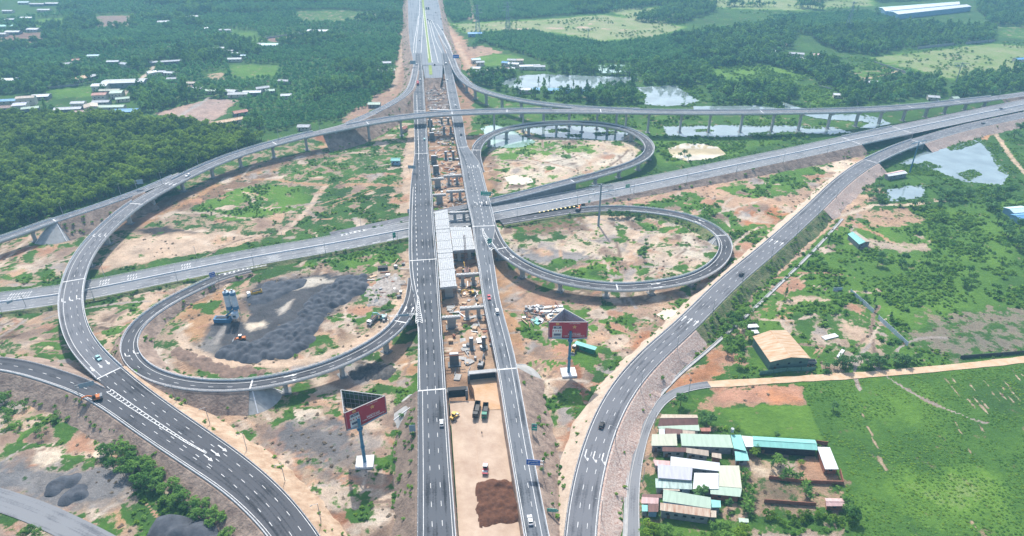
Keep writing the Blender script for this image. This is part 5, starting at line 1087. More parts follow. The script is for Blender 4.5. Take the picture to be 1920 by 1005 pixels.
house('brown awning roof next to the tiny turquoise roof', [(1215, 946.7), (1235, 946.7), (1234, 960), (1215.5, 960)], 3.2, 'brown', BLUEWALL, 'shed', .4, name='shed', cat='shed')
house('small green tin hut below the banana trees', [(1384.6, 971), (1403.5, 973), (1404, 980), (1386, 979.6)], 2.4, 'palegreen', GREYWALL, 'flat', name='shed', cat='shed', door=False)
house('pink roofed pen at the lower right corner of the vegetable plots', [(1546.7, 934), (1580.7, 935), (1584, 949.3), (1549, 949.3)], 2.6, 'pink', BRICK, 'gable', .5, name='shed', cat='shed')
# sheds on the right
house('large open shed with rusty orange and cream sheet roof beside the track', [(1411, 631), (1474, 619), (1520, 672), (1444, 679)], 5.6, ['rust', 'rust'], mat('green_sheet', (.10, .17, .14), .7), 'gable', 1.8, name='open_shed', cat='shed', windows=3)
house('small shed with half turquoise half tan roof on the sandy clearing', [(1589, 439), (1606, 435), (1633, 453), (1611, 458.5)], 3.6, ['turquoise', 'tan'], GREYWALL, 'gable', .8, name='shed', cat='shed')
house('orange and white roofed hut at the edge of the lily pond', [(1658, 326), (1690, 319), (1702, 325), (1666, 331)], 3.4, ['pink', 'white'], GREYWALL, 'gable', .8, name='hut', cat='hut')
hut(1908, 393, 15, 10, 10, 4, 'paleblue', BLUEWALL, 'pale blue roofed house among trees at the right edge'); hut(1917, 406, 12, 9, 10, 3.6, 'blue', BLUEWALL, 'blue roofed house at the right edge below a pale blue roof')
hut(1411, 611, 6, 3, 5, 2.8, 'white', GREYWALL, 'white site cabin between bushes above the rusty shed', kind='flat', name='site_cabin', cat='cabin'); hut(1416, 622, 3.4, 3, 5, 2.6, 'white', GREYWALL, 'smaller white site cabin just above the rusty shed', kind='flat', name='site_cabin', cat='cabin')
hut(742, 299, 8, 7, 0, 4.0, 'turquoise', BLUEWALL, 'turquoise roofed site hut left of the left carriageway', name='hut', cat='hut')
hut(757, 240, 8, 5, 70, 3.2, 'red', CREAMWALL, 'red and white site cabin under the flyover near the left carriageway', name='hut', cat='hut'); hut(1098, 648, 11.5, 3, -28, 2.9, 'turquoise', CARCOL['green'], 'green steel container on the grass behind the tall billboard', kind='flat', name='container', cat='container', windows=0)
# hamlet on the far right, warehouse
for q, l in (([(1647, 14), (1797, 3), (1800, 8), (1660, 21)], 'long white roofed factory hall far off at the upper right, rear bay'), ([(1664, 22), (1802, 9), (1822, 12), (1684, 27)], 'long white roofed factory hall far off at the upper right, front bay')):
    house(l, q, 8, ['paleblue', 'white'], BLUEWALL, 'gable', 2.0, name='factory_hall', cat='factory', windows=6)
for a in [(1443, 95, 14, 9, 5, 'white', 'white roofed house alone in the plantation at right'), (1468, 82, 10, 7, -10, 'pink', 'pinkish roofed house above the white roofed one at right'), (1493, 100, 20, 9, -15, 'grey', 'long grey roofed farm building among trees at right'), (1507, 109, 18, 7, -20, 'white', 'white roofed farm building below the grey one at right'),
          (1530, 102, 16, 9, 10, 'pink', 'wide pale pink farm roof among the trees at right'), (1573, 123, 16, 10, 0, 'grey', 'two storey grey house beside the pale field'), (1633, 153, 16, 8, -8, 'white', 'white roofed shed at the field corner above the flyover'), (1570, 177, 9, 7, -10, 'white', 'small white hut on stilts by the canal'),
          (1750, 181, 12, 9, -15, 'grey', 'grey hut hidden in trees above the flyover at right'), (1790, 183, 8, 7, 10, 'palegreen', 'green roofed hut above the flyover at right'), (1913, 110, 16, 9, 10, 'blue', 'blue roofed house at the right edge of the pale field')]:
    hut(a[0], a[1], a[2], a[3], a[4], 5 if 'storey' in a[6] else 3.4, a[5], CREAMWALL, a[6])
# hamlet right of the far highway
for a in [(892, 111, 12, 9, 15, 'paleblue', 'light blue roofed house beside the dirt road at the far highway'), (900, 116, 11, 8, 10, 'grey', 'grey roofed house behind the light blue one'), (893, 127, 14, 9, 5, 'white', 'cream white roofed house nearest the dirt road at the far highway'), (898, 133, 13, 8, 5, 'white', 'white roofed shed at the foot of the hamlet by the dirt road'),
          (921, 131, 19, 9, 0, 'cream', 'long cream roofed house on the green plot'), (948, 117, 10, 7, -25, 'blue', 'blue grey roofed house at the back of the hamlet'), (960, 112, 12, 8, -10, 'grey', 'grey roofed house beside the young plantation'), (963, 119, 14, 8, -10, 'white', 'white roofed house in the middle of the hamlet row'),
          (975, 112, 9, 9, 0, 'tan', 'tan roofed house at the plantation corner'), (948, 128, 13, 9, -5, 'brown', 'brown roofed house above the ramp trees'), (957, 129, 10, 11, -10, 'white', 'pale square roof beside the brown roofed house'), (993, 123, 26, 9, 6, 'white', 'long white roofed barn at the end of the hamlet'), (1011, 124, 15, 9, 0, 'grey', 'grey roofed barn next to the long white one'),
          (892, 62, 24, 12, 5, 'blue', 'dark blue grey shed at the edge of the pale field'), (985, 167, 16, 9, 0, 'white', 'white walled pond house at the end of the blue sheds')]:
    hut(a[0], a[1], a[2], a[3], a[4], 4.2, a[5], CREAMWALL if 'dark' not in a[6] else BLUEWALL, a[6])
for i, (x0, x1, l) in enumerate(((992, 1012, 'left'), (1027, 1070, 'middle'), (1085, 1108, 'right'))):
    house('long low bright blue roof on the pond bank, %s section' % l, [(x0, 165 + i), (x1, 165.5 + i), (x1, 170 + i), (x0, 169 + i)], 3.0, 'blue', BLUEWALL, 'shed', .5, name='pond_shed', cat='shed', windows=4)
# village at upper left
VIL = [(9, 149, 26, 12, 8, 'white', 'big white roofed hall at the left edge of the village', BLUEWALL), (150, 146, 16, 13, 70, 'rust', 'house with half orange half white roof in the village trees', None), (172, 142, 13, 10, 70, 'grey', 'grey roofed house right of the half orange roof', None), (188, 159, 17, 12, 5, 'white', 'white roofed warehouse joined to the larger one', None),
       (233, 152, 46, 17, 8, 'white', 'largest white warehouse of the village on the lane', None), (176, 104, 16, 7, 4, 'paleblue', 'pale roof deep in the trees above the village', None), (212, 115, 15, 6, 4, 'white', 'narrow white roof deep in the trees above the warehouse', None), (233, 119, 12, 7, -30, 'white', 'white gable above the warehouse trees', None),
       (311, 115, 38, 6, 16, 'white', 'very long thin white roof at the head of the village lane', None), (284, 135, 11, 10, 45, 'white', 'white roof beside the lane above the warehouse', None), (143, 112, 10, 8, 20, 'red', 'red roofed house in the trees above the half orange roof', None), (126, 119, 10, 7, 40, 'grey', 'grey roof left of the red one in the trees', None), (3, 116, 10, 9, 0, 'rust', 'orange roof at the left edge above the hall', None),
       (10, 188, 22, 9, 10, 'blue', 'blue roofed house at the left edge by the plantation', None), (12, 200, 24, 11, 12, 'brown', 'long brown roof at the left edge by the plantation', CREAMWALL), (38, 195, 13, 12, 15, 'lavender', 'white three storey house at the plantation edge', CREAMWALL), (57, 202, 16, 7, 20, 'palegreen', 'low pale green roof beside the three storey house', None),
       (48, 182, 18, 9, 15, 'tan', 'tan roof behind the three storey house', None), (77, 179, 18, 11, 10, 'white', 'wide white roof at the lane end behind the plantation', None), (147, 192, 14, 9, 5, 'white', 'white two storey house near the plantation edge', CREAMWALL), (128, 203, 26, 9, 10, 'white', 'low white roof in front of the two storey house', None), (170, 198, 14, 13, -60, 'tan', 'tan and white roof right of the two storey house', None),
       (156, 209, 18, 7, 15, 'pink', 'pink low roof at the plantation edge', None), (208, 199, 28, 9, 4, 'palegreen', 'long pale green grey roof beside the blue one', None), (235, 207, 24, 12, 8, 'blue', 'bright blue roof nearest the plantation', BLUEWALL), (187, 176, 15, 11, 10, 'red', 'dark red roof beside the warehouse', None), (206, 169, 22, 6, 5, 'cream', 'cream roof strip below the warehouse', None), (219, 172, 13, 12, 10, 'palegreen', 'square pale green roof below the warehouse', None), (190, 190, 18, 9, 5, 'grey', 'grey roof between the red and green roofs', None),
       (230, 184, 14, 7, 20, 'palegreen', 'small pale green roof beside the lane end', None), (346, 163, 16, 9, 25, 'brown', 'brown roofed house in the clearing trees', None), (358, 155, 11, 8, 0, 'tan', 'tan roofed house above the brown one', None), (367, 165, 16, 9, 10, 'white', 'white house with terrace above the bare yard', CREAMWALL), (395, 169, 12, 8, 0, 'palegreen', 'pale green roof above the bare yard', None),
       (433, 170, 14, 9, -15, 'white', 'first white roof in the row above the bare yard', None), (447, 175, 22, 10, 5, 'grey', 'grey roof in the row above the bare yard', None), (473, 172, 20, 9, 5, 'white', 'second white roof in the row above the bare yard', None), (492, 164, 15, 8, 30, 'grey', 'tilted grey roof at the end of the row', None), (507, 169, 10, 8, 10, 'palegreen', 'small pale green roof past the end of the row', None),
       (537, 178, 12, 7, 10, 'white', 'white roof alone in the scrub right of the row', None), (533, 151, 14, 7, -10, 'grey', 'grey roof in the trees right of the garden', None), (426, 226, 30, 9, 35, 'rust', 'long rusty roofed barn by the bare yard', None), (450, 209, 14, 10, 35, 'red', 'red roofed end of the barn by the bare yard', None), (570, 236, 12, 9, 0, 'grey', 'grey pyramid roofed hut just behind the flyover', None),
       (304, 134, 9, 7, 0, 'white', 'tiny white roof right of the lane', None), (318, 136, 14, 6, -10, 'white', 'white roof right of the lane', None), (322, 147, 11, 7, 10, 'grey', 'grey roof right of the lane', None), (440, 110, 18, 8, 5, 'white', 'white roof in the trees above the garden', None), (443, 100, 12, 7, 0, 'white', 'white roof further up in the trees above the garden', None), (410, 90, 15, 8, 15, 'white', 'white roof at the upper clearing', None), (430, 95, 12, 7, -5, 'grey', 'grey roof at the upper clearing', None), (457, 104, 8, 6, 0, 'paleblue', 'pale blue roof at the upper clearing', None),
       (507, 83, 24, 14, 0, 'paleblue', 'white and blue house beside the ploughed plot', CREAMWALL), (483, 82, 20, 7, 0, 'grey', 'grey roof left of the white and blue house', None), (598, 57, 34, 12, -4, 'white', 'white roofed barn on the ploughed plot edge', None), (422, 56, 18, 6, 0, 'white', 'white roof beside the far meadow', None), (307, 40, 18, 14, 10, 'grey', 'grey hipped house far up in the trees', CREAMWALL), (63, 54, 18, 12, 0, 'lavender', 'lavender grey block house at far left', CREAMWALL), (25, 59, 22, 11, 0, 'white', 'white roofed house at far left', None),
       (83, 18, 22, 9, 0, 'white', 'white roof far off at the upper left', None), (50, 33, 20, 8, 0, 'white', 'white roof row far off at the left', None), (3, 63, 16, 9, 0, 'white', 'white roof at the far left edge', None), (20, 36, 16, 8, 0, 'white', 'white roof left in the far row', None), (12, 48, 34, 14, 5, 'turquoise', 'wide turquoise roof at far left', None), (98, 6, 24, 9, 0, 'white', 'topmost white roof at the upper left', None), (15, 20, 18, 9, 0, 'grey', 'grey roof at the upper left corner', None), (70, 7, 26, 9, 0, 'grey', 'grey roof near the top at left', None), (45, 4, 20, 9, 0, 'paleblue', 'pale blue roof near the top at left', None),
       (361, 30, 26, 14, 0, 'grey', 'concrete tank house far off above the village', None), (385, 53, 8, 5, 60, 'white', 'small white roof on the far lane', None), (725, 117, 12, 8, 5, 'white', 'white roof left of the far highway', None), (724, 131, 20, 12, 20, 'palegreen', 'pale green roof left of the far highway', None), (702, 194, 13, 9, 0, 'palegreen', 'pale roof left of the ramp bank', None)]
for i, a in enumerate(VIL): hut(a[0], a[1], a[2], a[3], a[4], 8.0 if 'three storey' in a[6] else 6.0 if 'two storey' in a[6] or 'warehouse' in a[6] or 'hall' in a[6] else 3.6, 'offwhite' if a[5] == 'white' and i % 3 else a[5], a[7] or (CREAMWALL if i % 2 else GREYWALL), a[6], windows=3)
# walls and fences
def wall(label, pts, h, th, m, name='wall', cat='wall', z=0.0, panel=None):
    t = thing(name, label, cat, P(*pts[0])); base = P(*pts[0])
    W_ = [P(a, b) - base for a, b in pts]
    for a, b in zip(W_, W_[1:]):
        L = (b - a).length; n = max(1, int(L / (panel or 1e9))); 
        for q in range(n):
            p0 = a.lerp(b, q / n); p1 = a.lerp(b, (q + .94) / n if panel else 1)
            mb = MB(); hh = h * (1 + .05 * ((q * 7) % 3 - 1)); mb.beam(p0 + Vector((0, 0, hh / 2)), p1 + Vector((0, 0, hh / 2)), th, hh); mb.build('panel' if panel else 'wall_section', m, t)
            if panel:
                mb = MB(); mb.box((p0.x, p0.y, 0), (.22, .22, h * 1.05)); mb.build('post', m, t)
    return t
wall('brick wall along the lower side of the brown yard', [(1441, 898), (1504, 905.5), (1580, 908.5)], 2.0, .25, BRICK); wall('brick wall down the right side of the brown yard', [(1580, 908.5), (1574, 885)], 2.0, .25, BRICK)
wall('brick wall along the bottom of the vegetable plots', [(1432, 942), (1529, 949)], 2.0, .25, BRICK); wall('short brick wall at the right end of the turquoise barn', [(1529, 832), (1551, 835)], 2.2, .25, BRICK)
wall('pale blue sheet fence slanting through the scrub on the right', [(1594, 549), (1638, 588)], 2.6, .12, mat('fence_sheet', (.42, .50, .55), .6, .2, 1), 'fence', 'fence', panel=5); wall('pale blue sheet fence continuing down to the dirt track', [(1646, 598), (1702, 650)], 2.6, .12, MATS['fence_sheet'], 'fence', 'fence', panel=5)
wall('short blue grey sheet fence in the scrub', [(1562, 545), (1580, 544)], 2.2, .12, MATS['fence_sheet'], 'fence', 'fence', panel=4)
wall('green sheet fence in front of the rusty shed along the dirt track', [(1424, 703), (1475, 696), (1530, 695)], 2.4, .12, mat('green_fence', (.09, .20, .16), .7, .2, 1), 'fence', 'fence', panel=6)
wall('dark boundary wall along the far side of the green field', [(1800, 672), (1930, 662)], 2.0, .2, mat('dark_wall', (.06, .065, .06), .9), 'wall', 'wall')
wall('grey boundary wall behind the pale field', [(1720, 92), (1792, 84)], 3.2, .3, CONC, panel=12); wall('grey boundary wall at the far end of the pale field', [(1810, 83), (1865, 78)], 3.2, .3, CONC, panel=12)
wall('long low wall slanting along the pale field toward the flyover', [(1638, 118), (1700, 138), (1745, 146)], 2.4, .3, CONC, panel=10); wall('grey wall by the green plot above the flyover', [(1535, 163), (1560, 169)], 2.2, .3, CONC, panel=8); wall('thin wall beside the ploughed plot', [(490, 74), (580, 62)], 2.5, .3, CONC)
wall('garden wall along the village lane', [(92, 166), (148, 160)], 2.2, .3, CONC)
# ------------------------------------------------------------------ planting
LIB = bpy.data.collections.new('plant_library')
def leafcloud(rng, clumps, per, size, up=.7):
    """many leaf-sized quads scattered over the shells of several clumps"""
    V = []; 
    for (c, r) in clumps:
        n = int(per * (r[0] * r[1]) ** .5 / 2) + 6
        d = rng.normal(size=(n, 3)); d /= np.linalg.norm(d, axis=1)[:, None]; d[:, 2] = np.where(d[:, 2] < -.35, -d[:, 2], d[:, 2])
        p = np.array(c) + d * np.array((r[0], r[0], r[1])) * (rng.uniform(.55, 1.08, n)[:, None])
        nrm = d + rng.normal(size=(n, 3)) * .55; nrm[:, 2] += up; nrm /= np.linalg.norm(nrm, axis=1)[:, None]
        a = np.cross(nrm, rng.normal(size=(n, 3))); a /= np.linalg.norm(a, axis=1)[:, None] + 1e-9; b = np.cross(nrm, a)
        s = size * rng.uniform(.6, 1.35, n)[:, None]; e = s * rng.uniform(.45, .8, n)[:, None]
        V.append(np.stack([p - a * s - b * e * .4, p + a * .2 * s - b * e, p + a * s + b * e * .4, p - a * .2 * s + b * e], 1))
    v = np.concatenate(V).reshape(-1, 3); f = np.arange(len(v)).reshape(-1, 4); return v, f
def crown_clumps(rng, h, wd, kind):
    C = []
    if kind == 'broad':
        C.append(((0, 0, h * .62), (wd * .30, h * .26)))
        for i in range(7):
            a = i * 2 * math.pi / 7 + rng.uniform(-.4, .4); r = wd * rng.uniform(.24, .36); C.append(((r * math.cos(a), r * math.sin(a), h * rng.uniform(.48, .74)), (wd * rng.uniform(.16, .24), h * rng.uniform(.13, .2))))
        C.append(((wd * rng.uniform(-.1, .1), wd * rng.uniform(-.1, .1), h * .84), (wd * .2, h * .15)))
    elif kind == 'tall':
        for i in range(8):
            t = i / 7; a = rng.uniform(0, 6.3); r = wd * .18 * (1 - t); C.append(((r * math.cos(a), r * math.sin(a), h * (.3 + .62 * t)), (wd * (.34 - .2 * t) * rng.uniform(.85, 1.2), h * .12)))
    elif kind == 'bush':
        for i in range(5):
            a = rng.uniform(0, 6.3); r = wd * rng.uniform(0, .3); C.append(((r * math.cos(a), r * math.sin(a), h * rng.uniform(.3, .55)), (wd * rng.uniform(.2, .32), h * rng.uniform(.3, .42))))
    return C
def trunk_mesh(rng, h, wd):
    mb = MB(); mb.tube((0, 0, -.3), (.15, .1, h * .42), .028 * h, .018 * h, 5)
    for i in range(4):
        a = i * 1.57 + rng.uniform(-.4, .4); mb.tube((.13, .09, h * .38), (wd * .26 * math.cos(a), wd * .26 * math.sin(a), h * rng.uniform(.58, .72)), .014 * h, .006 * h, 4)
    return mb
def np_mesh(name, v, f, m):
    me = bpy.data.meshes.new(name); me.from_pydata(v.tolist(), [], f.tolist()); me.materials.append(m); return me
def proto(name, h, wd, kind, leaf, per, size, seed):
    """one plant mesh (foliage and wood together) for the far masses"""
    rng = np.random.default_rng(seed); v, f = leafcloud(rng, crown_clumps(rng, h, wd, kind), per, size, 1.6 if kind == 'bush' else .8)
    me = np_mesh(name, v, f, LEAF[leaf]); 
    if kind != 'bush':
        mb = trunk_mesh(rng, h, wd); bm = bmesh.new(); bm.from_mesh(me); vs = [bm.verts.new(q) for q in mb.v]
        for q in mb.f: fc = bm.faces.new([vs[i] for i in q]); fc.material_index = 1
        bm.to_mesh(me); bm.free(); me.materials.append(BARK)
    o = bpy.data.objects.new(name, me); return o
def libcoll(name, objs):
    c = bpy.data.collections.new(name)
    for i, o in enumerate(objs): o.name = '%s_%02d' % (name, i); c.objects.link(o)
    return c
CO = {'rubber': libcoll('rubber_kind', [proto('r', 10, 7.5, 'broad', 'rubber', 26, .62, 10 + i) for i in range(4)]),
      'wood': libcoll('wood_kind', [proto('w', 9.5, 7.5, 'broad', 'dark', 24, .66, 20 + i) for i in range(3)] + [proto('w', 9.5, 7, 'broad', 'mid', 24, .62, 24 + i) for i in range(3)] + [proto('w', 8, 6.5, 'broad', 'acacia', 24, .6, 28), proto('w', 12, 6, 'tall', 'mid', 24, .6, 29)]),
      'acacia': libcoll('acacia_kind', [proto('a', 7.0, 5.0, 'broad', 'acacia', 24, .5, 30 + i) for i in range(4)]),
      'young': libcoll('young_kind', [proto('y', 4.2, 3.6, 'broad', 'acacia', 20, .5, 40 + i) for i in range(3)]),
      'tall': libcoll('tall_kind', [proto('t', 15, 8, 'tall', 'dark', 26, .8, 50 + i) for i in range(2)] + [proto('t', 13, 9, 'broad', 'mid', 26, .8, 54 + i) for i in range(2)]),
      'scrub': libcoll('scrub_kind', [proto('s', 1.3, 2.6, 'bush', k, 16, .34, 60 + i) for i, k in enumerate(('scrub', 'scrub', 'mid', 'scrub', 'scrub', 'bright', 'mid'))]),
      'crop': libcoll('crop_kind', [proto('c', .6, 1.6, 'bush', k, 12, .24, 70 + i) for i, k in enumerate(('scrub', 'scrub', 'bright', 'mid', 'scrub'))]),
      'debris': libcoll('debris_kind', [proto('d', .8, 2.2, 'bush', 'dry', 10, .3, 80 + i) for i in range(3)])}
def scatter(name, label, cat, pts, coll, smin, smax, zs=1.0, rng=RNG):
    n = len(pts); me = bpy.data.meshes.new(name); me.vertices.add(n); me.vertices.foreach_set('co', (pts if pts.shape[1] == 3 else np.c_[pts, np.zeros(n)]).astype(np.float32).ravel())
    s = rng.uniform(smin, smax, n) ** 1.0
    a = me.attributes.new('size', 'FLOAT_VECTOR', 'POINT'); a.data.foreach_set('vector', np.stack([s, s, s * zs * rng.uniform(.8, 1.2, n)], 1).astype(np.float32).ravel())
    a = me.attributes.new('turn', 'FLOAT_VECTOR', 'POINT'); a.data.foreach_set('vector', np.stack([rng.uniform(-.08, .08, n), rng.uniform(-.08, .08, n), rng.uniform(0, 6.28, n)], 1).astype(np.float32).ravel())
    a = me.attributes.new('kind_no', 'INT', 'POINT'); a.data.foreach_set('value', rng.integers(0, len(coll.objects), n).astype(np.int32))
    o = bpy.data.objects.new(name, me); COL.objects.link(o); tag(o, label, cat, None, 'stuff')
    ng = bpy.data.node_groups.new(name + '_nodes', 'GeometryNodeTree'); ng.interface.new_socket('Geometry', in_out='INPUT', socket_type='NodeSocketGeometry'); ng.interface.new_socket('Geometry', in_out='OUTPUT', socket_type='NodeSocketGeometry')
    N = ng.nodes; Lk = ng.links; gi = N.new('NodeGroupInput'); go = N.new('NodeGroupOutput'); ip = N.new('GeometryNodeInstanceOnPoints'); ci = N.new('GeometryNodeCollectionInfo')
    ci.inputs['Collection'].default_value = coll; ci.inputs['Separate Children'].default_value = True; ci.inputs['Reset Children'].default_value = True
    def na(nm, t): q = N.new('GeometryNodeInputNamedAttribute'); q.data_type = t; q.inputs[0].default_value = nm; return q.outputs[0]
    Lk.new(gi.outputs[0], ip.inputs['Points']); Lk.new(ci.outputs[0], ip.inputs['Instance']); ip.inputs['Pick Instance'].default_value = True
    Lk.new(na('kind_no', 'INT'), ip.inputs['Instance Index']); Lk.new(na('size', 'FLOAT_VECTOR'), ip.inputs['Scale'])
    er = N.new('FunctionNodeEulerToRotation'); Lk.new(na('turn', 'FLOAT_VECTOR'), er.inputs[0]); Lk.new(er.outputs[0], ip.inputs['Rotation'])
    Lk.new(ip.outputs[0], go.inputs[0]); md = o.modifiers.new('planting', 'NODES'); md.node_group = ng
    return o
def candidates(poly, sp, rng=RNG, jit=.38, warp=6):
    p = PA(poly); lo, hi = p.min(0) - 5, p.max(0) + 5; nx, ny = int((hi[0] - lo[0]) / sp) + 1, int((hi[1] - lo[1]) / sp) + 1
    X, Y = np.meshgrid(lo[0] + np.arange(nx) * sp, lo[1] + np.arange(ny) * sp); x = X.ravel() + rng.uniform(-jit, jit, X.size) * sp; y = Y.ravel() + rng.uniform(-jit, jit, X.size) * sp
    k = pip(p, x + (fbm(x / 20, y / 20, 3) - .5) * 2 * warp, y + (fbm(x / 20 + 31, y / 20, 3) - .5) * 2 * warp); return np.stack([x[k], y[k]], 1)
def visible(p, margin=60):
    Z = p[:, 1] * cP + CAM_H * sP; u = 960 + FPX * p[:, 0] / Z; v = 502.5 - FPX * (p[:, 1] * sP - CAM_H * cP) / Z
    return (u > -margin * 3) & (u < 1920 + margin * 3) & (v > -margin * 1.2) & (v < 1005 + margin)
_K = np.array(KEEP)
def free(p, margin, fields=True):
    x, y = p[:, 0], p[:, 1]; k = ~near_routes(x, y, margin) & ~in_water(x, y)
    for a in range(0, len(_K), 40):
        kk = _K[a:a + 40]; idx = np.where(k)[0]
        if len(idx) == 0: break
        k[idx] &= ~(((x[idx][:, None] - kk[:, 0]) ** 2 + (y[idx][:, None] - kk[:, 1]) ** 2) < (kk[:, 2] * .9 + margin * .4) ** 2).any(1)
    return k
def plant(polys, sp, margin=5.0, vegmin=None, thin=None):
    out = []
    for poly in polys:
        c = candidates(poly, sp); c = c[visible(c)]; c = c[free(c, margin)]
        if vegmin is not None and len(c): _, v, t = land(c[:, 0], c[:, 1]); c = c[v > vegmin]
        if thin is not None and len(c): c = c[fbm(c[:, 0] / 26 + 7, c[:, 1] / 26, 4) > thin]
        out.append(c)
    return np.concatenate(out)
RUB = [(-160, 205), (60, 222), (140, 214), (230, 222), (300, 230), (380, 238), (425, 242), (470, 262), (505, 262), (430, 292), (380, 308), (300, 336), (240, 360), (120, 400), (0, 438), (-80, 466), (-200, 480)]
scatter('rubber_plantation', 'dense green rubber plantation filling the left side behind the ramp', 'plantation', plant([RUB], 4.1, 4.0), CO['rubber'], .55, 1.15)
W_DARK = [[(-200, -60), (300, -60), (770, -60), (768, 0), (757, 50), (748, 95), (735, 165), (690, 190), (640, 225), (560, 238), (500, 250), (430, 240), (400, 228), (420, 205), (440, 188), (380, 182), (330, 200), (285, 212), (240, 205), (140, 212), (60, 218), (-160, 200), (-300, 150)]]
fields_px = [[(0, 62), (78, 58), (84, 80), (0, 90)], [(180, 28), (252, 26), (242, 50), (182, 54)], [(488, 72), (585, 60), (595, 68), (505, 84)], [(66, 34), (122, 32), (122, 50), (68, 52)], [(552, 20), (640, 18), (725, 26), (640, 44), (568, 42)], [(282, 215), (345, 197), (392, 182), (450, 186), (425, 214), (395, 234)],
             [(216, 188), (258, 148), (284, 130), (300, 112), (306, 116), (290, 138), (262, 160), (232, 190)], [(88, 168), (176, 158), (182, 182), (108, 188)], [(428, 118), (525, 120), (525, 144), (436, 152)], [(480, 215), (560, 202), (640, 172), (700, 168), (695, 198), (600, 228), (500, 248)], [(428, 54), (482, 58), (492, 82), (438, 78)], [(0, 178), (110, 176), (270, 190), (255, 216), (120, 212), (-20, 206)],
             [(690, 190), (735, 165), (748, 90), (757, 50), (770, 50), (775, 170), (700, 215), (650, 236)], [(420, 205), (460, 200), (450, 240), (415, 245)], [(0, 0), (110, 0), (110, 25), (0, 40)], [(380, 135), (425, 132), (424, 154), (384, 154)]]
def minus(p, polys):
    k = np.ones(len(p), bool)
    for q in polys: k &= ~pip(PA(q), p[:, 0], p[:, 1])
    return p[k]
w_ = plant(W_DARK, 6.4, 5.0); sel = fbm(w_[:, 0] / 90, w_[:, 1] / 90, 3)
A_LEFT = [[(395, 8), (700, 10), (740, 26), (560, 22), (400, 25)], [(370, 29), (552, 30), (552, 46), (375, 43)], [(150, 62), (320, 58), (360, 66), (330, 82), (150, 86)], [(590, 85), (745, 66), (752, 105), (700, 128), (600, 112)], [(250, 38), (345, 44), (350, 56), (255, 54)], [(20, 100), (130, 92), (140, 108), (20, 118)], [(480, 92), (580, 88), (590, 112), (500, 116)]]
w_ = minus(w_, fields_px + A_LEFT); sel = fbm(w_[:, 0] / 90, w_[:, 1] / 90, 3); aca = sel > .49
R_DARK = [[(1180, 40), (1230, 25), (1260, 8), (1130, 25), (1128, -60), (1345, -60), (1340, 22), (1270, 46)], [(1255, 72), (1480, 40), (1500, 56), (1480, 90), (1440, 108), (1300, 112)], [(1500, 60), (1640, 46), (1860, 55), (1862, 78), (1720, 90), (1640, 104), (1560, 96)], [(1340, -60), (2100, -60), (2100, 60), (1860, 48), (1800, 20), (1640, 30), (1460, 12), (1360, 14)],
          [(1620, 158), (1700, 146), (1760, 152), (1770, 180), (1650, 192)], [(1790, 150), (1860, 140), (2000, 118), (2000, 150), (1860, 178), (1780, 186)], [(1330, 112), (1480, 110), (1570, 122), (1590, 150), (1560, 162), (1510, 140), (1440, 122), (1340, 128)], [(880, 140), (935, 135), (990, 142), (950, 162), (935, 168), (890, 160)], [(1020, 130), (1110, 118), (1130, 132), (1195, 122), (1310, 118), (1340, 150), (1290, 165), (1200, 160), (1200, 146), (1080, 140), (1040, 140)], [(925, 168), (960, 170), (1110, 172), (1190, 158), (1205, 195), (1190, 200), (1060, 190), (960, 178)],
          [(1325, 150), (1400, 165), (1500, 172), (1480, 195), (1330, 196)], [(1560, 165), (1620, 160), (1640, 190), (1590, 205)], [(1505, 128), (1570, 120), (1600, 140), (1540, 160)], [(780, -60), (1130, -60), (1128, 26), (1080, 26), (1060, -10), (900, -10)]]
rfields = [[(1500, 10), (1640, -10), (1640, 30), (1560, 22)], [(1590, 155), (1700, 128), (1700, 140), (1640, 158)], [(1620, 8), (1830, -5), (1830, 30), (1660, 34)], [(1310, -30), (1480, -20), (1500, 14), (1330, 8)]]
w2 = minus(plant(R_DARK, 6.6, 5.0), rfields)
scatter('woodland', 'mixed dark green woodland reaching to the horizon on both sides', 'woodland', np.concatenate([w_[~aca], w2]), CO['wood'], .6, 1.45)
A_RIGHT = [[(832, -40), (870, -40), (885, 36), (850, 44), (834, 22)], [(884, -40), (1128, -60), (1130, 24), (1000, 34), (893, 40)], [(880, 92), (900, 66), (1000, 60), (1050, 72), (1130, 84), (1230, 74), (1290, 64), (1300, 108), (1260, 128), (1200, 120), (1110, 120), (1030, 118), (985, 106), (950, 94), (905, 80)]]
scatter('acacia_plantation', 'bright green rows of young acacia in the far plantations', 'plantation', np.concatenate([w_[aca], plant(A_RIGHT, 4.4, 5.0), minus(plant(A_LEFT, 4.6, 5.0), fields_px)]), CO['acacia'], .7, 1.1)
Y_R = [[(1440, 30), (1640, 20), (1700, 32), (1650, 46), (1480, 54)], [(1280, 90), (1440, 112), (1560, 120), (1480, 112), (1330, 130), (1280, 130)], [(480, 215), (560, 202), (640, 172), (700, 168), (695, 198), (600, 228), (500, 248)]]
scatter('young_trees', 'low even rows of young trees in the plots between the woods', 'plantation', plant(Y_R, 3.6, 4.0), CO['young'], .6, 1.0)
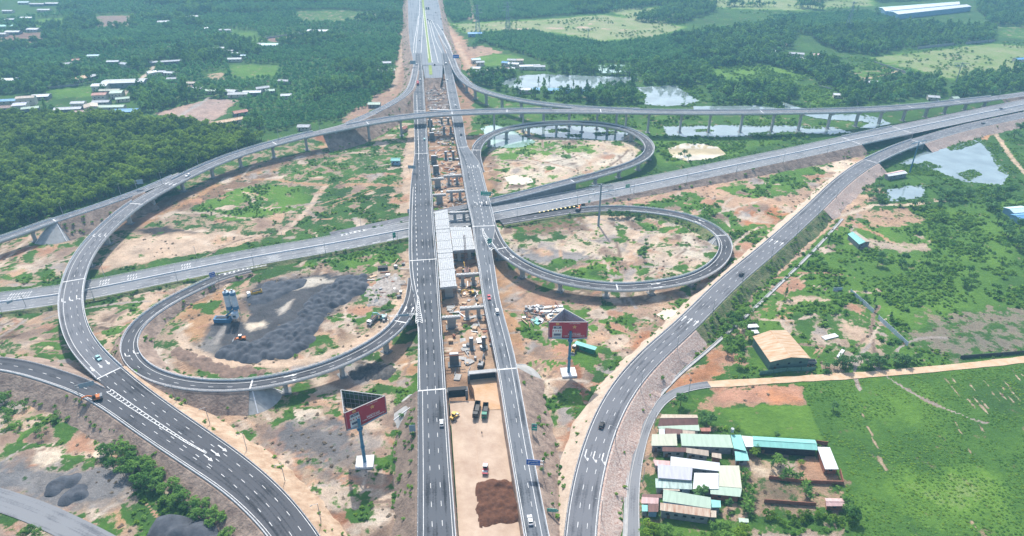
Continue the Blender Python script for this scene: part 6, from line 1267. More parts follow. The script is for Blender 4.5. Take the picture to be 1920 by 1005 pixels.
# scrub and grass clumps wherever the land cover is green, near half of the site
def scrub_points(poly, sp, vmin, margin=1.5, noise_cut=.47, fr=10):
    c = candidates(poly, sp, warp=0); c = c[visible(c)]; c = c[free(c, margin)]
    _, v, t = land(c[:, 0], c[:, 1]); n = fbm(c[:, 0] / fr, c[:, 1] / fr, 4); return c[(v + (n - .5) * 1.6 > vmin)], t[(v + (n - .5) * 1.6 > vmin)]
FIELD = [(1500, 722), (1700, 702), (2000, 668), (2080, 1100), (1620, 1100), (1590, 960), (1545, 830), (1515, 757)]
LAWN = [(1330, 728), (1500, 718), (1516, 757), (1545, 826), (1400, 816), (1340, 770)]
NEARP = [(-150, 470), (300, 350), (700, 230), (1300, 230), (1900, 250), (2150, 420), (2150, 1120), (-200, 1120)]
c, t = scrub_points(NEARP, 2.5, .80); k = ~pip(PA(FIELD), c[:, 0], c[:, 1]) & ~pip(PA(LAWN), c[:, 0], c[:, 1]) & (fbm(c[:, 0] / 16 + 3, c[:, 1] / 16, 4) > .43)
scatter('scrub', 'low green scrub and weeds growing over the disturbed ground', 'scrub', c[k], CO['scrub'], .35, 1.25)
c, t = scrub_points([(1320, 360), (1640, 300), (2100, 360), (2100, 690), (1560, 700), (1380, 690), (1340, 600)], 3.4, .78); k = fbm(c[:, 0] / 13, c[:, 1] / 13 + 9, 4) > .53
rim = []
for q in WPOLY:
    for _ in range(2): rim.append(q + RNG.normal(0, 1.3, q.shape))
lily = np.concatenate([candidates(q, 1.3, warp=3) for q in ([(1719, 309), (1735, 301), (1765, 312), (1742, 318)], [(1790, 326), (1825, 319), (1842, 330), (1815, 338)], [(1690, 312), (1715, 306), (1760, 322), (1770, 330), (1700, 330)], [(1830, 262), (1858, 268), (1870, 290), (1885, 320), (1893, 330), (1875, 318), (1858, 285)], [(1770, 273), (1820, 264), (1835, 268), (1800, 280), (1778, 282)], [(1300, 243), (1330, 241), (1340, 245), (1310, 247)], [(1400, 250), (1440, 246), (1445, 250), (1410, 255)], [(1500, 238), (1540, 237), (1545, 242), (1510, 243)], [(1020, 245), (1060, 241), (1070, 247), (1030, 250)], [(1110, 250), (1150, 247), (1155, 254), (1120, 257)], [(1060, 252), (1090, 252), (1088, 258), (1062, 257)])])
scatter('water_weeds', 'reeds and floating green weed along the pond and canal margins', 'water weeds', np.concatenate(rim + [lily]), CO['scrub'], .35, 1.1, .6)
scatter('bushes', 'thick rounded bushes covering the rough land on the right', 'bushes', c[k], CO['scrub'], .8, 1.9)
c, t = scrub_points(FIELD, 1.55, .8, noise_cut=0); k = fbm(c[:, 0] / 7, c[:, 1] / 7, 3) > .30
_cf = c[k]
scatter('field_crop', 'leafy ground cover of the large green field', 'crop', c[k], CO['crop'], .45, 1.05, .6)
c = candidates(NEARP, 5.5, warp=0); c = c[visible(c)]; c = c[free(c, 1)]; _, v, t = land(c[:, 0], c[:, 1]); k = (v < .6) & (fbm(c[:, 0] / 15, c[:, 1] / 15 + 77, 4) > .56)
scatter('dry_debris', 'dry brush and rubble heaps lying on the bare soil', 'debris', c[k], CO['debris'], .4, 1.2, .7)
# weeds on the embankment slopes
sl_ = []
for r, i0, i1, s, ratio, ground, mn in BANKS:
    if ratio < .5: continue
    dens = {'grassy_slope': .16, 'weedy_slope': .10}.get(mn, .035 if 'pitching' not in mn else .008); L = r.s[i1] - r.s[i0]; h = np.maximum(r.c[i0:i1 + 1, 2].mean() - ground, .3); n = int(L * h * ratio * dens)
    for _ in range(n):
        d = RNG.uniform(r.s[i0], r.s[i1]); u = RNG.uniform(.08, 1.05)
        if fbm(np.array([d / 14]), np.array([u * 2 + s * 9]), 3)[0] < .47: continue
        z = float(np.interp(d, r.s, r.c[:, 2])) - ground; p = r.pt(d, s * (r.wi(d) / 2 + .8 + u * z * ratio)); sl_.append((p.x, p.y, max(ground + z * (1 - u) - .15, 0)))
scatter('slope_weeds', 'weeds and bushes growing on the earth slopes of the roads', 'weeds', np.array(sl_), CO['scrub'], .4, 1.2)
# rough bushes between the far plots
FARB = [[(880, 165), (960, 178), (1110, 185), (1300, 214), (1600, 214), (1650, 225), (1500, 262), (1240, 305), (1215, 262), (1120, 226), (1000, 228), (900, 250)], [(1200, 130), (1440, 105), (1640, 110), (1700, 145), (1640, 205), (1320, 205), (1200, 190)], [(840, 45), (1290, 20), (1290, 80), (1050, 78), (870, 66)], [(1290, -40), (1640, -40), (1640, 30), (1300, 25)], [(1620, 100), (2000, 70), (2000, 130), (1800, 160), (1640, 125)]]
fb = []
for i, q in enumerate(FARB):
    c = candidates(q, 4.2 if i < 2 else 7.5, warp=3); c = c[visible(c)]; c = c[free(c, 2)]; fb.append(c[fbm(c[:, 0] / 22 + i, c[:, 1] / 22, 4) > (.46 if i < 2 else .54)])
scatter('rough_bushes', 'bushes and small growth between ponds and far fields', 'bushes', np.concatenate(fb), CO['scrub'], 1.0, 2.3)
# single trees
def tree_kit(h, wd, kind, leaf, per, size, seed):
    rng = np.random.default_rng(seed); v, f = leafcloud(rng, crown_clumps(rng, h, wd, kind), per, size)
    tm = trunk_mesh(rng, h, wd); o = tm.build('trunk', BARK); me = o.data; bpy.data.objects.remove(o); return np_mesh('crown', v, f, LEAF[leaf]), me
KIT = {'broad': [tree_kit(7.5, 7, 'broad', 'mid', 46, .46, 101 + i) for i in range(3)], 'darkbroad': [tree_kit(8, 7, 'broad', 'dark', 46, .48, 111 + i) for i in range(3)], 'slim': [tree_kit(8.5, 4.4, 'tall', 'dark', 44, .42, 121 + i) for i in range(2)], 'bright': [tree_kit(5.5, 5.5, 'broad', 'bright', 44, .40, 131 + i) for i in range(2)], 'loose': [tree_kit(7, 6.5, 'broad', 'mid', 20, .5, 141 + i) for i in range(2)]}
def tree(p, kit, s, label, group, name='tree', cat='tree', rng=random):
    t = thing(name, label, cat, (p[0], p[1], 0), rng.uniform(0, 6.28), group); t.scale = (s, s, s * rng.uniform(.85, 1.15)); cm, tm = KIT[kit][rng.randrange(len(KIT[kit]))]
    for nm, me in (('trunk', tm), ('crown', cm)): o = bpy.data.objects.new(nm, me); COL.objects.link(o); o.parent = t
    return t
def trees(px, kit, s0, s1, label, group):
    for a, b in px: p = P(a, b); tree(p, kit, random.uniform(s0, s1), label, group)
def grove(poly, n, kit, s0, s1, label, group, margin=2.0):
    c = candidates(poly, 3.2, warp=0); c = c[free(c, margin)]; random.shuffle(idx := list(range(len(c)))); got = []
    for i in idx:
        if len(got) >= n: break
        if all((c[i][0] - g[0]) ** 2 + (c[i][1] - g[1]) ** 2 > (3.4 * s0) ** 2 for g in got): got.append(c[i])
    for g in got: tree(g, kit, random.uniform(s0, s1), label, group)
grove([(190, 845), (280, 845), (310, 880), (400, 930), (450, 985), (440, 1030), (330, 960), (240, 900), (200, 880)], 42, 'broad', .55, .95, 'mid green tree in the belt below the outer ramp at lower left', 'trees below the outer ramp')
grove([(0, 715), (55, 735), (60, 770), (20, 800), (-10, 790)], 10, 'loose', .5, .8, 'loose young tree on the orange slope at the left edge', 'young trees at the left edge')
grove([(25, 800), (110, 775), (125, 815), (60, 835)], 8, 'loose', .35, .6, 'small bushy tree on the green mound at lower left', 'small trees on the green mound')
grove([(1125, 398), (1190, 396), (1205, 412), (1150, 412)], 15, 'darkbroad', .45, .7, 'dark bushy tree beside the power pole inside the loop', 'dark bushes by the power pole')
grove([(1196, 455), (1212, 455), (1210, 490), (1192, 492)], 6, 'darkbroad', .35, .55, 'small dark tree in the row inside the south east loop', 'small trees inside the loop')
grove([(1845, 375), (1930, 345), (1950, 470), (1880, 470), (1850, 430)], 24, 'darkbroad', .8, 1.25, 'dark tree in the clump at the right edge below the lily pond', 'trees at the right edge')
grove([(1640, 385), (1720, 378), (1800, 360), (1850, 372), (1780, 388), (1660, 398)], 22, 'darkbroad', .6, 1.0, 'dark tree along the near shore of the lily pond', 'trees on the near shore')
grove([(1620, 345), (1650, 340), (1665, 380), (1625, 382)], 8, 'darkbroad', .6, .9, 'dark tree left of the small pond under the ramp', 'trees left of the small pond')
grove([(1885, 250), (1960, 235), (1970, 290), (1910, 285)], 12, 'darkbroad', 1.1, 1.5, 'large dark tree at the right edge above the lily pond', 'large trees above the lily pond')
grove([(1535, 695), (1580, 680), (1720, 672), (1730, 690), (1600, 703)], 22, 'darkbroad', .5, .85, 'dark tree in the line along the dirt track', 'trees along the dirt track')
grove([(1740, 690), (1920, 665), (1930, 672), (1760, 695)], 12, 'broad', .3, .5, 'low bush in the hedge along the far end of the dirt track', 'hedge bushes along the track')
grove([(1350, 600), (1400, 575), (1418, 600), (1405, 650), (1385, 690), (1352, 660)], 20, 'broad', .5, .9, 'mid green tree left of the rusty shed', 'trees left of the rusty shed')
grove([(1700, 420), (1840, 400), (1900, 480), (1880, 560), (1760, 540)], 30, 'broad', .45, .95, 'tree scattered over the rough land on the right', 'scattered trees on the rough land')
trees([(1552, 462), (1472, 558), (1513, 505)], 'slim', .55, .8, 'lone slim dark tree standing in the low scrub', 'lone slim trees in the scrub')
trees([(1645, 498), (1655, 500), (1651, 488)], 'darkbroad', .8, 1.0, 'dark tree in the cluster of three below the sandy clearing', 'three dark trees'); trees([(1690, 500), (1695, 492)], 'darkbroad', .7, .9, 'dark tree of the pair right of the three dark trees', 'pair of dark trees')
trees([(1570, 532), (1638, 570), (1640, 585), (1668, 600)], 'slim', .5, .7, 'slim tree beside the pale blue fence', 'slim trees by the fence')
trees([(1562, 768)], 'darkbroad', .62, .66, 'single dark tree standing alone in the large green field', None); trees([(1455, 822)], 'darkbroad', .5, .55, 'small round tree above the turquoise barn', None)
trees([(1501, 872)], 'bright', .55, .6, 'small tree with pale trunk in the brown yard', None); trees([(1412, 856), (1418, 848)], 'bright', .7, .9, 'bright bushy tree beside the turquoise porch', 'bright trees by the porch'); trees([(1457, 868), (1463, 876)], 'broad', .6, .8, 'rounded tree in the small garden left of the brown yard', 'garden trees'); trees([(1446, 878)], 'slim', .5, .55, 'narrow cypress like tree in the small garden', None)
trees([(1318, 930), (1308, 934)], 'darkbroad', .65, .8, 'dark round tree wedged between the roofs', 'trees between the roofs'); trees([(1365, 952)], 'darkbroad', .5, .55, 'round tree in the pinkish yard', None)
trees([(1215, 995), (1226, 1003), (1210, 1015)], 'bright', .9, 1.1, 'yellow green tree at the bottom by the service road', 'yellow green trees at the bottom'); trees([(1392, 1000), (1385, 1012)], 'bright', .9, 1.1, 'yellow green tree at the bottom beside the pale yard', 'yellow green trees beside the pale yard')
grove([(1240, 985), (1370, 985), (1380, 1030), (1240, 1030)], 22, 'broad', .4, .75, 'bushy tree in the thicket below the southernmost roofs', 'thicket trees')
grove([(1425, 962), (1540, 968), (1590, 960), (1598, 985), (1440, 985)], 22, 'bright', .35, .7, 'light green bush in the hedge below the vegetable plots', 'hedge bushes'); trees([(1592, 965), (1598, 975), (1585, 950)], 'broad', .7, .9, 'mid green tree at the corner of the vegetable plots', 'corner trees')
grove([(1262, 765), (1280, 758), (1295, 775), (1275, 785)], 6, 'darkbroad', .8, 1.0, 'dark tree beside the northernmost small house', 'dark trees by the northernmost house'); grove([(1312, 785), (1332, 780), (1345, 800), (1325, 812)], 8, 'darkbroad', .6, .8, 'dark tree above the cream roofs', 'dark trees above the cream roofs')
trees([(50, 1010), (62, 1003), (75, 1012)], 'broad', .6, .8, 'garden tree at the lower left corner', 'garden trees at the lower left corner'); trees([(1275, 296), (1283, 292), (1291, 300)], 'darkbroad', .6, .75, 'dark bush on the bank of the yellow pond', 'bushes by the yellow pond')
trees([(1300, 270), (1312, 268), (1322, 270), (1290, 266)], 'darkbroad', .5, .65, 'dark bush beyond the yellow pond', 'bushes beyond the yellow pond')
trees([(x, y) for x, y in [(1010, 160), (1022, 163), (1030, 158), (1075, 165), (1100, 166), (1125, 165), (1137, 163)]], 'slim', .9, 1.2, 'slim dark tree on the pond bank by the blue sheds', 'slim trees by the blue sheds')
# banana plants
def banana(p, s, label, group):
    t = thing('banana_plant', label, 'banana plant', (p[0], p[1], 0), random.uniform(0, 6), group); t.scale = (s, s, s)
    for nm, me in BAN.items(): o = bpy.data.objects.new(nm, me); COL.objects.link(o); o.parent = t
def _ban():
    mb = MB(); mb.tube((0, 0, -.2), (0, 0, 2.4), .2, .12, 6); o = mb.build('stem', mat('banana_stem', (.16, .18, .07), .8)); tm = o.data; bpy.data.objects.remove(o); mb = MB()
    for i in range(11):
        a = i * 2.4; up = .9 - .06 * i; pts = []
        for q in range(6):
            r = q / 5 * 2.6; z = 2.2 + up * 1.7 * math.sin(q / 5 * 2.1) + (.5 if i < 3 else 0); w = .38 * math.sin(min(1, q / 5 * 1.2 + .15) * 3.0) + .03; c, s = math.cos(a), math.sin(a); pts += [(r * c - w * s, r * s + w * c, z - .12), (r * c, r * s, z), (r * c + w * s, r * s - w * c, z - .12)]
        mb.add(pts, [f for q in range(5) for f in ((3 * q, 3 * q + 1, 3 * q + 4, 3 * q + 3), (3 * q + 1, 3 * q + 2, 3 * q + 5, 3 * q + 4))])
    o = mb.build('leaf', LEAF['mid']); lm = o.data; bpy.data.objects.remove(o); return {'stem': tm, 'leaves': lm}
BAN = _ban()
for lab, grp, pts in (('banana plant in the clump beside the cream patchwork roof', 'banana plants by the roofs', [(1390, 890), (1398, 888), (1386, 900), (1396, 902), (1402, 895), (1388, 922), (1396, 918), (1404, 926), (1392, 934), (1400, 938), (1410, 930), (1414, 918), (1398, 948), (1406, 952), (1394, 958), (1404, 964), (1410, 944), (1384, 912)]), ('banana plant above the vegetable plots', 'banana plants above the plots', [(1470, 894), (1478, 892), (1485, 896), (1492, 900), (1500, 898), (1464, 900)]), ('banana plant right of the vegetable plots', 'banana plants right of the plots', [(1506, 915), (1512, 910), (1516, 922), (1510, 930), (1518, 938)])):
    for a, b in pts: banana(P(a, b), random.uniform(.7, 1.05), lab, grp)
# ------------------------------------------------------------------ new bridge between the carriageways
ORD = ['nearest', 'second nearest', 'third nearest', 'fourth nearest', 'fifth nearest', 'sixth nearest', 'seventh nearest', 'eighth nearest', 'ninth nearest', 'tenth nearest', 'eleventh nearest', 'twelfth nearest', 'thirteenth nearest', 'farthest']
HD = math.atan2((R1.c[i_ab] - R1.c[i_n])[1], (R1.c[i_ab] - R1.c[i_n])[0]); FW = Vector((-math.cos(HD), -math.sin(HD), 0)); LT = Vector((-FW.y, FW.x, 0)); YAW = math.atan2(FW.y, FW.x)
def newpier(label, px, py, ztop, cap, twin, wcap=11.0, timber=False):
    c = P(px, py, ztop); t = thing('new_pier', label, 'pier', (c.x, c.y, 0), YAW, 'new piers between the carriageways'); zc = ztop - (1.5 if cap else 0)
    for o in ((-3.2, 3.2) if twin else (0,)):
        mb = MB(); mb.box((0, o, -.3), (1.7, 2.0 if twin else 4.6, zc + .3)); q = mb.build('column', CONC_D if not cap else CONC, t)
        mb = MB(); mb.box((0, o, -.4), (4.2, 4.0 if twin else 6.5, .9)); mb.build('pile_cap', CONC_D, t)
        if not cap:
            mb = MB(); mb.box((0, o, zc), (1.5, 1.8 if twin else 4.2, .25)); mb.build('column_head', CONC_W, t)
    if cap:
        mb = MB(); mb.box((0, 0, zc), (2.2, wcap, 1.5), 0, 0, (1, 1)); k = mb.build('pier_cap', CONC, t)
        for q in range(6): mb = MB(); mb.box((0, -wcap / 2 + 1 + q * (wcap - 2) / 5, ztop), (.9, .7, .3)); mb.build('bearing_block', CONC_W, k)
    if timber:
        mb = MB()
        for s in (-1, 1): mb.box((s * 1.2, 0, zc - .5), (.3, 10, .4)); 
        mb.build('formwork_beam', BRICK, t)
for i, (x, y, z, cap) in enumerate([(851, 663, 7.0, 0), (846, 593, 7.4, 1), (841, 536, 7.6, 1), (834, 470, 7.6, 1), (826, 398, 7.6, 1), (823.5, 364, 7.6, 1), (820, 334, 7.6, 1), (817, 311, 7, 0), (813, 292, 7, 0), (809.5, 249, 7, 0), (806, 225, 6, 0)]):
    newpier('%s single wide pier beside the left carriageway%s' % (ORD[i], ', with cap beam' if cap else ''), x, y, z, cap, False, 10, timber=(i == 0))
for i, (x, y, z, cap) in enumerate([(895, 633, 7.0, 0), (886, 575, 7.4, 1), (877, 513, 7.6, 1), (870, 469, 7.6, 1), (861, 397, 7.6, 1), (854, 357, 7.6, 1), (848.5, 328, 7.6, 1), (842.5, 284, 7, 0), (838.5, 238, 7, 0), (834, 221, 6, 0)]):
    newpier('%s twin column pier beside the right carriageway%s' % (ORD[i], ', with cap beam' if cap else ''), x, y, z, cap, True, 14)
GIRD = mat('new_girder', (.31, .32, .325), .85, .12, .8, col2=(.50, .51, .51), detail=8)
def span(label, q, n, z=9.0):
    nw, ne, se, sw = [P(a, b, z) for a, b in q]; c = (nw + ne + se + sw) / 4; base = Vector((c.x, c.y, 0)); t = thing('girder_span', label, 'bridge span', base)
    for k in range(n):
        a0 = nw.lerp(ne, (k + .04) / n) - base; a1 = nw.lerp(ne, (k + .96) / n) - base; b0 = sw.lerp(se, (k + .04) / n) - base; b1 = sw.lerp(se, (k + .96) / n) - base; dn = Vector((0, 0, -1.3)); u = Vector((0, 0, random.uniform(-.05, .05)))
        mb = MB(); mb.add([v + u for v in (a0, a1, b1, b0)] + [v + dn for v in (a0, a1, b1, b0)], [(0, 3, 2, 1), (4, 5, 6, 7), (0, 1, 5, 4), (1, 2, 6, 5), (2, 3, 7, 6), (3, 0, 4, 7)]); g = mb.build('girder', GIRD, t)
        mb = MB()
        for q_ in range(3):
            p = (a0 + a1) / 2; e = (b0 + b1) / 2; p = p.lerp(e, .15 + .35 * q_); mb.box((p.x, p.y, p.z + .03), (.35, .35, .22), YAW)
        mb.build('lifting_stub', CONC_D, g)
span('farthest span of freshly placed pale girders, beside the left carriageway', [(814.5, 397), (839, 392), (843, 428), (817, 430)], 8)
span('middle span of freshly placed pale girders, beside the left carriageway', [(817, 431), (843, 429), (849, 473), (820.5, 475)], 8)
span('nearest span of freshly placed pale girders, ending at the capped wide pier', [(820.5, 476), (848.5, 474), (856, 536), (825.5, 539)], 8)
span('span of freshly placed pale girders reaching across to the right carriageway', [(843.5, 426), (883, 425.5), (891, 467), (849.5, 470)], 11)
def abut(label, a, b, zt, z0, beam):
    A, B = P(*a, zt), P(*b, zt); c = (A + B) / 2; base = Vector((c.x, c.y, 0)); t = thing('abutment', label, 'abutment', base); A -= base; B -= base
    mb = MB(); mb.beam(Vector((A.x, A.y, (zt + z0) / 2)), Vector((B.x, B.y, (zt + z0) / 2)), .8, zt - z0); mb.build('back_wall', BLACK, t)
    n = 6
    for q in range(n):
        p0, p1 = A.lerp(B, (q + .03) / n), A.lerp(B, (q + .97) / n); o = Vector((0, -.5, 0)); mb = MB(); mb.beam(Vector((p0.x, p0.y, (zt + z0) / 2)) + o, Vector((p1.x, p1.y, (zt + z0) / 2)) + o, .14, zt - z0 - .5); mb.build('facing_panel', BLACK, t)
    mb = MB(); mb.beam(Vector((A.x, A.y, zt + .2)), Vector((B.x, B.y, zt + .2)), 2.4, .5); mb.build('capping_beam', beam, t)
    for k, p in enumerate((A, B)):
        mb = MB(); mb.box((p.x, p.y - .5, z0 - 1), (1.0, 3.0, zt - z0 + 1.2)); mb.build('wing_wall', CONC_D, t)
abut('black faced abutment on the left, beside the left carriageway', (839, 731), (875, 728), 8.2, 3.6, BLACK); abut('black faced abutment on the right under a pale beam, beside the right carriageway', (879, 700), (931, 695), 8.3, 4.2, CONC)
# heaps
def heaps(name, label, poly, n, r, h, m, z0=0.0, s=1.0, seed=1, kind='stuff', cat='heap', rough=.25):
    p = PA(poly, z0); lo, hi = p.min(0) - 3, p.max(0) + 3; X, Y, f = grid(lo[0], hi[0], lo[1], hi[1], s); rng = np.random.default_rng(seed); Z = np.full(len(X), -.6)
    ins = pip(p, X, Y); k = 0; tries = 0; got = []
    while k < n and tries < 6000:
        tries += 1
        x, y = rng.uniform(lo, hi); 
        if not pip(p, np.array([x]), np.array([y]))[0]: continue
        if got and min((x - a) ** 2 + (y - b) ** 2 for a, b in got) < (r[1] * .72) ** 2: continue
        got.append((x, y)); R0 = rng.uniform(*r); H = rng.uniform(*h); e = rng.uniform(.8, 1.25); d = np.sqrt(((X - x) * e) ** 2 + ((Y - y) / e) ** 2); Z = np.maximum(Z, H * (1.12 - (d / R0) ** 1.35)); k += 1
    Z += (fbm(X / 2.2, Y / 2.2, 4) - .5) * rough * 2; keep = (Z[f] > -.3).any(1); o = mesh_np(name, np.stack([X, Y, np.maximum(Z, -.5) + z0], 1), f[keep], m, kind); o.data.polygons.foreach_set('use_smooth', [True] * len(o.data.polygons)); tag(o, label, cat); return o
heaps('gravel_heaps', 'field of dark gravel heaps filling the south west loop', [(470, 648), (520, 625), (560, 600), (575, 570), (610, 545), (640, 525), (680, 518), (686, 535), (650, 562), (605, 585), (590, 620), (562, 655), (530, 668), (470, 675), (415, 665), (440, 645)], 330, (3.0, 4.4), (1.5, 2.7), GRAVEL, s=.7, rough=.06)
heaps('gravel_heaps', 'long low dark gravel heap behind the white tipper truck', [(470, 560), (500, 532), (565, 528), (560, 535), (520, 552), (480, 568)], 26, (2.5, 4.5), (.8, 1.6), GRAVEL, seed=3)
heaps('soil_heaps', 'dark brown soil heaps tipped across the levelled strip', [(906, 908), (966, 906), (977, 976), (950, 974), (938, 966), (928, 976), (908, 975)], 110, (1.8, 3.0), (1.0, 1.7), BROWN_S, 4.6, .7, seed=4)
for i, (q, l) in enumerate((([(90, 918), (105, 899), (140, 894), (142, 902), (112, 910), (100, 920)], 'pair of black gravel heaps on the grey yard at lower left'), ([(124, 930), (150, 915), (163, 925), (140, 938)], 'grey gravel heap below the black pair at lower left'))): heaps('gravel_heap', l, q, 12, (2.5, 4.0), (1.2, 2.2), GRAVEL, seed=20 + i, kind=None, cat='heap')
heaps('gravel_heap', 'large dark heap cut by the bottom edge of the picture', [(285, 1040), (295, 1000), (325, 985), (365, 992), (385, 1040)], 20, (6, 9), (2.5, 4.5), GRAVEL, seed=25, kind=None)
heaps('rubble_heap', 'black rubble heap under the loop bridge', [(655, 700), (690, 684), (735, 690), (725, 705), (680, 712)], 40, (1.5, 3), (.6, 1.4), mat('black_rubble', (.035, .035, .038), .95, .5, .9, col2=(.12, .11, .10)), seed=26, kind=None, rough=.6)
DRK = mat('dark_soil', (.12, .085, .065), .95, .3, .5, .3, 1, col2=(.24, .16, .12))
heaps('spoil_heaps', 'dark spoil and site clutter between the carriageways beyond the flyover', [(797, 152), (832, 152), (846, 206), (803, 206)], 90, (1.5, 4), (.5, 1.8), mat('site_spoil', (.09, .075, .07), .95, .4, .6, col2=(.30, .24, .21)), seed=27, rough=.6)
heaps('spoil_heaps', 'brown spoil heaps along the inside of the loop road', [(330, 655), (420, 688), (500, 693), (495, 702), (420, 702), (335, 668)], 40, (1.5, 3.2), (.5, 1.2), DRK, seed=28, rough=.5)
heaps('spoil_heaps', 'brown spoil and mud between the new piers', [(816, 300), (868, 300), (930, 660), (850, 690)], 150, (1.5, 3.4), (.3, 1.2), mat('mud', (.30, .19, .12), .95, .3, .4, col2=(.42, .29, .20)), seed=29, rough=.5)
heaps('rubble_heaps', 'broken stone and rubble near the loop bridge by the left carriageway', [(690, 540), (740, 515), (755, 530), (720, 570), (690, 575)], 60, (1.2, 2.6), (.4, 1.1), mat('pale_rubble', (.20, .17, .15), .95, .3, .7, col2=(.42, .38, .34)), seed=30, rough=.6)
# panels and slabs lying about
def slab(px, py, z, L, Wd, h, yaw, m, label, name='slab', cat='slab', group=None):
    c = P(px, py, z); mb = MB(); mb.box((0, 0, 0), (L, Wd, h)); o = mb.build(name, m); o.location = (c.x, c.y, z); o.rotation_euler = (0, 0, R(yaw)); tag(o, label, cat, group); return o
for i, (x, y, L, W_, a) in enumerate([(1020, 578, 8, 2.2, 8), (1028, 585, 9, 1.8, 4), (1044, 576, 7, 2, 10), (1048, 582, 6, 2, 15), (1010, 576, 6, 1.5, -10)]): slab(x, y, 0, L, W_, .7, a, CONC_W, '%s white precast slab from the left in the stack behind the billboard' % ORD[i].split()[0].replace('nearest', 'first'), group='precast slabs')
for i, (x, y) in enumerate([(1003, 600), (1009, 605), (1014, 602)]): slab(x, y, .1, 4, 2.6, .4, 30 + i * 20, ROOF['turquoise'] if i != 2 else CONC_W, ['pale turquoise sheet on the heap left of the billboard', 'turquoise sheet nearest the billboard on the heap', 'white sheet on the heap left of the billboard'][i], 'sheet', 'sheet')
for i, (x, y) in enumerate([(845, 577), (873, 655), (880, 680), (890, 612), (858, 708), (868, 640)]): slab(x, y, .1, 4.5, 3, .5, 20 * i, SLAB, ['grey steel plate below the nearest pale girder span', 'grey plate between the single and twin piers', 'round grey pad in front of the uncapped twin pier', 'grey plate below the second twin pier', 'plate by the left black abutment', 'plate on the mud by the first single pier'][i], 'plate', 'plate')
slab(826, 208, 6, 22, 1.6, 1.4, -6, CONC_W, 'pale red girder lying across the gap just beyond the flyover', 'girder', 'girder')
slab(1556, 632, 0, 9, 3, .5, 20, CONC_W, 'pale rubble sheets on the bare ground right of the rusty shed', 'sheet', 'sheet'); slab(1576, 664, 0, 8, 1.6, .6, 50, CONC_W, 'grey sheets leaning in a pile below the pale rubble', 'sheet', 'sheet')
slab(718, 504, .1, 6, 3, 1.6, 10, BLACK, 'dark container hidden in bushes left of the left carriageway', 'crate', 'crate')
# loose building material between the piers and beside the billboard
def clutter(name, label, poly, n, seed, z=0.1):
    p = PA(poly); rng = np.random.default_rng(seed); lo, hi = p.min(0), p.max(0); mb = MB(); k = 0
    while k < n:
        c = rng.uniform(lo, hi)
        if not pip(p, c[:1], c[1:])[0]: continue
        k += 1; a = YAW + rng.choice([0, 1.57]) + rng.normal(0, .35); t = rng.random(); mi = int(rng.integers(0, 5))
        d = (rng.uniform(3, 8), rng.uniform(.2, .5), rng.uniform(.2, .6)) if t < .5 else (rng.uniform(1, 2.6), rng.uniform(.8, 2), rng.uniform(.3, 1.4)) if t < .85 else (rng.uniform(2.5, 5), rng.uniform(1.5, 2.5), .2)
        mb.box((c[0], c[1], z + rng.uniform(0, .5)), d, a, mi)
    tag(mb.build(name, [CONC, BRICK, CONC_D, STEEL, DIRT]), label, 'building material', None, 'stuff')
clutter('building_material', 'loose timber, rebar and formwork lying among the new piers', [(806, 215), (850, 215), (935, 690), (850, 700), (825, 540)], 420, 51)
clutter('building_material', 'loose pipes and boards on the ground behind the right billboard', [(975, 575), (1050, 570), (1055, 595), (985, 612)], 60, 52); clutter('building_material', 'scrap and boards around the loop bridge and left carriageway', [(690, 520), (765, 480), (770, 560), (720, 610)], 30, 53); clutter('building_material', 'scattered site scrap beyond the flyover between the carriageways', [(797, 150), (835, 150), (850, 212), (802, 212)], 160, 54)
# ------------------------------------------------------------------ vehicles
def base_of(route, px, py, dz=0.0):
    i = route.at(px, py); z = route.c[i, 2]; c = P(px, py, z); return Vector((c.x, c.y, z + dz)), route.hd(i)
def wheels(t, xs, y, r, w=.28):
    for x in xs:
        for s in (-1, 1):
            mb = MB(); mb.tube((x, s * (y - w), r), (x, s * y, r), r, r, 10); o = mb.build('wheel', TYRE, t); mb = MB(); mb.tube((x, s * (y - .02), r), (x, s * (y + .02), r), r * .5, r * .45, 8); mb.build('rim', STEEL, o)
def car(loc, yaw, colk, label, van=False, group=None):
    t = thing('car', label, 'van' if van else 'car', loc, yaw, group); m = CARCOL[colk]; fr = lambda a, b, c: (a, c, b); mb = MB()
    body = [(-2.2, .32), (-2.28, .62), (-2.2, .95), (-1.2, 1.02), (.85, .98), (1.9, .82), (2.22, .68), (2.25, .34)] if not van else [(-2.4, .35), (-2.45, 1.05), (.9, 1.05), (1.95, .95), (2.35, .8), (2.38, .35)]
    mb.prism(body, -.88, .88, 0, fr); mb.build('body', m, t)
    cab = [(-2.05, .95), (-1.55, 1.44), (.15, 1.46), (.95, .98)] if not van else [(-2.4, 1.05), (-2.3, 1.85), (.5, 1.85), (1.35, 1.03)]
    mb = MB(); mb.add([(a, s * w, b) for s in (-1, 1) for (a, b), w in zip(cab, (.84, .68, .68, .84))], [(3, 2, 1, 0), (4, 5, 6, 7)] + [(i, (i + 1) % 4, 4 + (i + 1) % 4, 4 + i) for i in range(4)]); mb.build('window', GLASS, t)
    mb = MB(); (x0, z0), (x1, z1) = cab[1], cab[2]; mb.box(((x0 + x1) / 2, 0, z1 - .02), (x1 - x0 - .05, 1.38, .06)); mb.build('roof', m, t)
    for s in (-1, 1):
        mb = MB(); mb.box((2.22, s * .62, .58), (.1, .36, .14)); mb.build('headlight', CARCOL['white'], t); mb = MB(); mb.box((-2.27, s * .66, .68), (.08, .28, .16)); mb.build('taillight', CARCOL['red'], t)
    wheels(t, (-1.35, 1.4), .86, .33); return t
